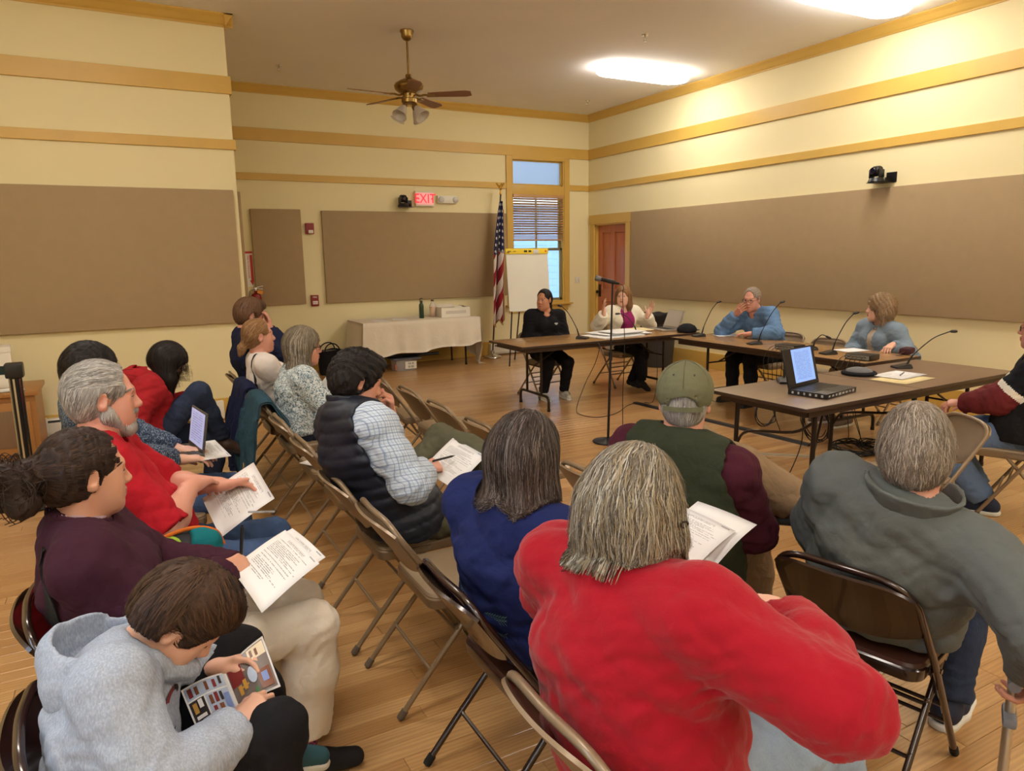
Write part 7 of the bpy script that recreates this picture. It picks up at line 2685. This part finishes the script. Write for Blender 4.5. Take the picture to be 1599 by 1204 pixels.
# ------------------------------------------------------------------ grey green fleece
pM = Person('grey haired man in a grey green fleece with the collar up, seen from behind', (2.13, 1.37), 13, (-.14, -.115, 1.085), (14, 6, -4), sc=1.06, hs=1.0, slump=.32, fat=1.15, shw=.195, skin=SK_PINK, fine=.004, cloth=.008, seed=13,
    arms=(LAP(1, .27, .12, .72), A_((-.150, -.46, .565), (-.5, -.5, -.1), f=(.1, .0, -1), p=(0, 1, 0), curl=(.9, .8, .5))),
    legs=(G_((.32, .18, .09)), G_((.34, -.14, .09))))
GREYF = fabric('grey_green_fleece', (96, 101, 101), fine=300., wr=.3, mottled=.06)
gM = pM.top_groups(.024, .99, 1.2, .07)
pM.cloth_obj('fleece', gM, GREYF, .011, .8, folds=pM.top_folds())
pM.collar('raised_collar', GREYF, .070, .092, .128, .009, .085, drop=.004, tiltf=.0, cell=.006, amp=.004)
pM.trousers(DJEANS, .012)
pM.shoes(NAVYSHOE, WHITESOLE)
short_hair(pM, H_TAUPE, .011, 4600, 'down', .09, -.080, .010, -.006, .0024, amp=.007, lift=.004, fly=.012, comb=.2)
pM.glasses(mat('pale_eyeglass_frame', (176, 172, 166), .3, metal=.6), .0018)
# ------------------------------------------------------------------ man at the right edge
pN = Person('man at the right edge in a black vest, maroon sleeves and jeans', (4.94, 2.32), 112, (-.03, .0, 1.19), (0, 0, 0), sc=1.02, ll=1.06, hs=1.02, slump=.25, fat=1.1, skin=SK_PINK, fine=.0045, cloth=.009, seed=14,
    arms=(A_((.33, .04, .69), (-.4, 1, -.5), f=(.95, -.25, -.15), p=(0, -.3, -1)), A_((.31, -.03, .685), (-.4, -1, -.5), f=(.95, .25, -.15), p=(0, .3, -1))),
    legs=(G_((.16, .13, .09)), G_((.22, -.13, .09))))
MARS = fabric('maroon_sleeve_jersey', (108, 40, 44), fine=350., wr=.35)
gN = pN.top_groups(.020, .99, 1.15, .0)
def stripe(c):
    out = np.zeros(len(c), int)
    for i in (0, 1):
        d = pN.El[i]-pN.Sh[i]
        t_ = ((c-pN.Sh[i])@d)/(d@d)
        near = np.linalg.norm(c-(pN.Sh[i]+np.clip(t_, 0, 1)[:, None]*d), axis=1) < .115
        out[near & (t_ > .08) & (t_ < .62)] = 2
        out[near & (t_ > .62) & (t_ < .76)] = 1
    return out
pN.cloth_obj('jersey', gN, [MARS, WHITEP, fabric('black_sleeve_cloth', (26, 28, 36))], .007, matf=stripe, folds=pN.top_folds())
BLKV = fabric('black_vest_cloth', (30, 30, 33), fine=320., wr=.4)
gv = pN.top_groups(.042, 0, 1., .04)
gv[0].prims += [rc(pN.N-pN.U*.02, pN.Sh[i]-(pN.Sh[i]-pN.N)*.1, .07, .082, .03) for i in (0, 1)]
gv[0].subs += [rc(pN.Sh[i]+(pN.Sh[i]-pN.N)*.16+pN.U*.02, pN.Sh[i]+(pN.El[i]-pN.Sh[i])*.62, .104, .098, .024) for i in (0, 1)]
pN.cloth_obj('vest', gv, BLKV, .004, 1., .006)
pN.collar('vest_collar', BLKV, .05, .074, .086, .009, .06, drop=.01)
pN.trousers(LJEANS, .012, .97, loose=1.25)
pN.socks(mat('white_sock', (222, 218, 212), .9))
pN.shoes(NAVYSHOE, WHITESOLE)
short_hair(pN, H_TAUPE, .004, 900, 'back', .05)
pN.brows(H_TAUPE[2])
pN.glasses(WIRE, .0018)
# ------------------------------------------------------------------ woman in the black jacket
pO = Person('dark haired woman in a zipped black jacket sitting behind the left table', (4.46, 7.36), -100, (.0, .0, 1.155), (-52, 2, 0), sc=.96, hs=.98, slump=.12, fem=True, skin=SK_MED, fine=.0048, cloth=.009, seed=15,
    arms=(LAP(1, .20, .06, .68), LAP(-1, .20, .06, .68)), legs=(G_((.24, .15, .09)), G_((.26, -.12, .09))))
BLKJ = fabric('black_jacket_cloth', (22, 22, 27), fine=350., wr=.35)
gO = pO.top_groups(.016, 1., 1.05, .03, .016, vneck=.10)
pO.cloth_obj('jacket', gO, BLKJ, .006, folds=pO.top_folds())
pO.collar('jacket_collar', BLKJ, .04, .070, .084, .006, .07, cell=.006)
mb = MB()
P = np.array([pO.C+pO.F*.1+pO.L*u+pO.U*v for u, v in ((.065, .03), (.11, .03), (.11, .036), (.065, .036), (.075, .018), (.10, .018), (.10, .022), (.075, .022))])
mb.add(pO.project(gO, P, -pO.F, .2, .006), [(0, 1, 2, 3), (4, 5, 6, 7)])
mb.obj('chest_logo', WHITEP, pO.e, smooth=False)
pO.trousers(BLACKT, .006, .97)
pO.shoes(mat('white_grey_sneaker', (196, 194, 184), .7, var=.15, vscale=30), WHITESOLE)
pO.hair([pO.hprim('el', (-.016, 0, .040), (.104, .083, .092)), pO.hprim('el', (-.045, 0, -.01), (.075, .078, .08), k=.03), pO.hprim('rc', (-.10, 0, -.04), (-.12, 0, -.09), .032, .03, k=.02), pO.hprim('rc', (-.12, 0, -.09), (-.10, .03, -.17), .03, .014, k=.02)],
    face_subs(pO, .004, w_=.004, fore=.006)+ear_subs(pO, .75), H_BLACK, [((-.05, 0, -.085), (.5, 0, -1), .015)], 'tie', 900, .10, .003, .003, .003, tie=(-.12, 0, -.06))
pO.brows(H_BLACK[2], .004)
# ------------------------------------------------------------------ woman in the white cardigan
pP = Person('woman in a white cardigan over a magenta blouse raising both hands', (5.66, 7.43), -92, (.03, -.0, 1.145), (-46, -2, 0), sc=.97, hs=.99, slump=.14, fem=True, skin=SK_FAIR, fine=.0048, cloth=.009, seed=16,
    arms=(A_((.25, .23, .91), (-.2, 1, -1), f=(.25, .35, 1), p=(.2, -.9, .4), curl=(.12, .2, .2), spread=.24, thumb=(.55, .85, .1)),
          A_((.22, -.42, .965), (-.2, -1, -1), f=(.25, -.15, 1), p=(.5, .8, .3), curl=(.12, .2, .2), spread=.24, thumb=(.55, .85, .1))),
    legs=(G_((.20, .03, .09)), G_((.42, .02, .12), (1, 0, .9), (.9, 0, -.3))))
MAGENTA = fabric('magenta_blouse', (150, 42, 104), fine=420., wr=.4)
gP = pP.top_groups(.010, 0, 1., .03, .014, vneck=.06)
pP.cloth_obj('blouse', gP, MAGENTA, .006)
IVORY = fabric('ivory_cardigan_knit', (232, 226, 208), fine=350., wr=.3, mottled=.04)
pP.cloth_obj('cardigan', pP.top_groups(.020, .96, 1.08, .06, .02, open_=.115), IVORY, .006, folds=pP.top_folds())
pP.trousers(BLACKT, .006, 1.)
pP.shoes(BLKSHOE, None)
long_hair(pP, H_BLOND, .24, .008, 1300, .03, front=.002, part=(.03, .01, .13))
pP.brows(H_BLOND[2])
# ------------------------------------------------------------------ man in the blue shirt
pQ = Person('grey haired man in glasses and a blue shirt, hand over his mouth', (6.48, 5.73), 180, (.23, -.09, 1.155), (20, 8, 0), sc=1.03, hs=1.03, slump=.22, fat=1.08, skin=SK_PINK, fine=.0046, cloth=.009, seed=17,
    arms=(A_((.42, .10, .795), (-.2, 1, -.4), f=(.35, -.95, -.05), p=(0, 0, -1), curl=(.2, .3, .2)),
          A_((.335, -.215, .985), (.1, -.8, -1), f=(.15, .75, .55), p=(-.95, -.1, .2), curl=(.35, .45, .3))),
    legs=(FLAT(1, .44, .16), FLAT(-1, .40, .16)))
BLUES = fabric('blue_work_shirt', (98, 130, 170), fine=380., wr=.4)
gQ = pQ.top_groups(.018, .97, 1.12, -.01, .014, vneck=.04)
pQ.cloth_obj('shirt', gQ, BLUES, .008, folds=pQ.top_folds())
pQ.collar('collar', BLUES, .03, .070, .090, .006, .06, cell=.006)
pQ.trousers(BLACKT, .010)
pQ.shoes(BLKSHOE, DARKSOLE)
short_hair(pQ, H_TAUPE, .000, 1000, 'back', .05, -.06, .0, .006, fore=.014)
pQ.glasses(WIRE, .0020)
pQ.brows(H_TAUPE[2])
# ------------------------------------------------------------------ woman in the denim shirt
pR = Person('woman with wavy blond grey hair in a pale denim shirt, turned in profile', (6.56, 4.44), 170, (.04, .0, 1.115), (-42, 0, 0), sc=.98, hs=1.0, slump=.12, fem=True, skin=SK_FAIR, fine=.0046, cloth=.009, seed=18,
    arms=(A_((.20, .33, .80), (-.7, .5, -1), f=(.8, .3, -.2), p=(0, 0, -1), curl=(.7, .7, .5)), LAP(-1, .26, .08, .69)),
    legs=(FLAT(1, .46, .10), FLAT(-1, .52, .08)))
CHAMB = denim('pale_chambray', (116, 132, 148))
pR.cloth_obj('undershirt', pR.top_groups(.006, 0, 1., .0, .012, vneck=.05), mat('beige_knit', (198, 182, 162), .9), .003)
pR.cloth_obj('denim_shirt', pR.top_groups(.020, .96, 1.15, .03, .018, open_=.05), CHAMB, .007, folds=pR.top_folds())
pR.collar('collar', CHAMB, .03, .072, .094, .006, .075, cell=.006)
pR.trousers(fabric('beige_trousers', (176, 152, 122), fine=380.), .010, .75)
pR.shoes(mat('taupe_sneaker', (120, 104, 94), .8, var=.2, vscale=40), WHITESOLE)
long_hair(pR, [hair_mat('tawny_blond_hair', (134, 108, 78)), H_BLOND[1], H_GREYB[1], H_LBROWN[1]], .125, .022, 1800, .01, front=.002, wave=.6, amp=.010, flare=.006, part=(.03, .02, .13))
pR.brows(H_BLOND[2])

# ------------------------------------------------------------------ things held or on laps
flat = lambda *a: np.array(a, float)
paper('paper_sheet', 'printed page held out by the bearded man in red', (.432, 3.06, .847), (.470, 2.85, .745), (.222, 3.06, .728), PRINT)
paper('paper_sheet', 'upper printed form on the lap of the woman in the plum jacket', (.440, 2.50, .738), (.476, 2.16, .735), (.226, 2.27, .735), PRINT2)
paper('paper_sheet', 'lower sheet peeping out under the form of the woman in plum', (.470, 2.53, .728), (.510, 2.22, .726), (.256, 2.32, .726), PRINT)
paper('paper_sheet', 'printed page on the lap of the man in the quilted vest', (1.348, 3.08, .822), (1.430, 2.89, .765), (1.165, 3.04, .705), PRINT, .004)
paper('paper_sheet', 'printed page in the hands of the woman in the red fleece', (1.35, 1.495, .972), (1.375, 1.300, .953), (1.245, 1.53, .885), PRINT, .006)
paper('paper_sheet', 'second sheet behind the page of the woman in the red fleece', (1.39, 1.46, .985), (1.42, 1.27, .972), (1.285, 1.50, .88), PAPER, .010)
paper('paper_sheet', 'page on the knee of the man in the olive cap', (2.13, 2.16, .915), (2.15, 2.00, .86), (2.02, 2.15, .79), PRINT, .004)
paper('paper_sheet', 'folded page in the hands of the woman in the pale flowered blouse', (1.26, 5.06, .86), (1.29, 4.92, .80), (1.17, 5.05, .76), PAPER, .008)
paper('paper_sheet', 'upper page on the knees of the typing woman beyond her laptop', (.395, 4.16, .705), (.43, 3.78, .70), (.20, 4.15, .703), PRINT, .0)
lt = laptop('open laptop on the knees of the typing woman', (.185, 3.96), -82, .30, .21, .016, 100, LAPG, screen_mat('lilac_screen', (180, 186, 232), 14, .5), ports=False, z=.70)
pen = MB().tube([(.262, 2.285, .752), (.275, 2.30, .850)], .0055, 10).tube([(.275, 2.30, .850), (.276, 2.301, .857)], .0035, 8).tube([(.262, 2.285, .752), (.260, 2.283, .738)], [.0045, .0012], 8)
tag(pen.obj('pen', BLACKP), 'black pen in the writing hand of the woman in plum', 'pen')
tag(MB().tube([(1.185, 2.945, .765), (1.285, 2.95, .772)], .0050, 10).tube([(1.285, 2.95, .772), (1.298, 2.951, .773)], [.004, .0012], 8).obj('pen', BLACKP), 'black pen in the hand of the man in the quilted vest', 'pen')
tag(MB().tube([(.36, 2.80, .725), (.455, 2.78, .715)], .0042, 8).obj('pen', mat('clear_pen', (206, 208, 214), .15, trans=.6)), 'clear pen lying on the knee of the bearded man', 'pen')

# the comic: two printed pages, generic panels
def comic(label, sp_t, sp_b, rt, rb, lt, lb):
    sp_t, sp_b, rt, rb, lt, lb = [np.array(v, float) for v in (sp_t, sp_b, rt, rb, lt, lb)]
    c0 = (sp_t+sp_b)/2
    t = thing('comic_book', label, 'book', c0)
    cols = {k: mat('comic_'+k, v, .35, var=.10, vscale=30) for k, v in dict(grey=(116, 106, 104), sky=(178, 196, 226), cream=(226, 214, 190), red=(128, 44, 46), dark=(52, 46, 48), gold=(196, 150, 70), white=(236, 236, 240), brown=(120, 72, 50), blue=(120, 144, 206), green=(84, 128, 88)).items()}
    keys = list(cols)
    ms = [cols[k] for k in keys]
    n_ = unit(np.cross(rt-sp_t, sp_b-sp_t))
    if n_[2] < 0: n_ = -n_
    def page(name, a, b, c, d, rects):
        def q(u, v, lift=0.):
            p = a*(1-u)*(1-v)+b*u*(1-v)+c*(1-u)*v+d*u*v
            return p+n_*(.010*math.sin(u*PI)+lift)-c0
        mb = MB()
        mb.sheet(np.array([[q(u, v) for v in np.linspace(0, 1, 5)] for u in np.linspace(0, 1, 9)]), keys.index('white'), .0012)
        pg = mb.obj(name, ms, t, sharp=None)
        mb = MB()
        for k, (u0, u1, v0, v1, col) in enumerate(rects):
            P = np.array([[q(u, v, .0022+.0003*k) for v in np.linspace(v0, v1, 4)] for u in np.linspace(u0, u1, 5)])
            mb.sheet(P, keys.index(col))
            if name == 'right_page': pass
        tag(mb.obj('printed_panels', ms, pg, sharp=None), kind='stuff')
        return pg, q
    pg, q = page('right_page', sp_t, rt, sp_b, rb, [(.04, .96, .04, .96, 'grey'), (.55, .95, .06, .30, 'cream'), (.60, .66, .10, .24, 'brown'), (.72, .78, .12, .26, 'brown'), (.06, .35, .10, .55, 'red'), (.16, .24, .58, .80, 'gold'), (.28, .36, .52, .74, 'gold'), (.20, .40, .64, .68, 'gold'), (.62, .92, .55, .92, 'brown'), (.70, .84, .62, .80, 'blue'), (.48, .56, .82, .94, 'green')])
    mb = MB()
    mb.add(np.array([q(.52+.10*math.cos(a), .56+.17*math.sin(a), .0075) for a in np.linspace(0, 2*PI, 20, endpoint=False)]), [tuple(range(20))], keys.index('sky'))
    mb.obj('speech_balloon', ms, pg, smooth=False)
    page('left_page', lt, sp_t, lb, sp_b, [(.04, .96, .04, .34, 'sky'), (.04, .40, .38, .94, 'dark'), (.44, .96, .38, .94, 'sky'), (.10, .20, .08, .30, 'red'), (.26, .34, .10, .30, 'brown'), (.50, .57, .08, .30, 'brown'), (.68, .75, .10, .30, 'red'), (.82, .88, .06, .26, 'dark'), (.50, .58, .44, .66, 'brown'), (.62, .70, .42, .66, 'red'), (.74, .80, .44, .66, 'dark'), (.52, .60, .72, .90, 'red'), (.66, .76, .72, .90, 'brown'), (.82, .94, .52, .90, 'blue'), (.10, .20, .46, .70, 'gold'), (.24, .34, .42, .62, 'white'), (.10, .34, .76, .84, 'white')])
    return t
comic('open comic with small coloured panels held by the boy', (.133, 1.690, .722), (.150, 1.60, .672), (.232, 1.735, .765), (.245, 1.60, .700), (.040, 1.69, .705), (.062, 1.59, .655))

# colourful sling bag between the plum jacket and the bearded man
t = thing('sling_bag', 'small patchwork sling bag in teal, purple, lime and orange beside the plum jacket', 'bag', (.10, 2.56, .70), .25)
def blob(name, c, r, m, cuts=()):
    v, f = mesh_sdf([Grp([el(c, r)], cuts=cuts)], .006, wrinkle(.003, 2., 3), .004)
    return link(name, make_mesh(name, v, f, m), t)
BAGD = mat('dark_bag_nylon', (26, 28, 36), .6)
bagc = dict(teal=(22, 112, 122), purple=(62, 54, 122), lime=(150, 178, 62), orange=(206, 108, 42))
bagm = {k: fabric('bag_'+k, v, wr=.3) for k, v in bagc.items()}
blob('pouch', (0, 0, .0), (.13, .06, .075), BAGD)
blob('teal_panel', (.055, -.012, .012), (.085, .056, .070), bagm['teal'], [((.015, 0, 0), unit((-1, 0, .3)), .004)])
blob('purple_panel', (-.035, -.018, -.010), (.070, .052, .060), bagm['purple'], [((.02, 0, 0), unit((1, 0, -.3)), .004), ((0, 0, .018), np.array([0, 0, 1.]), .004)])
blob('lime_panel', (-.045, -.006, .040), (.075, .050, .035), bagm['lime'], [((0, 0, .035), np.array([0, 0, -1.]), .004)])
MB().tube(smooth_path([(-.10, .0, .052), (-.03, -.01, .080), (.05, -.012, .084), (.12, -.012, .055), (.145, -.012, .0)], 5), .007, 8).obj('orange_piping', bagm['orange'], t)
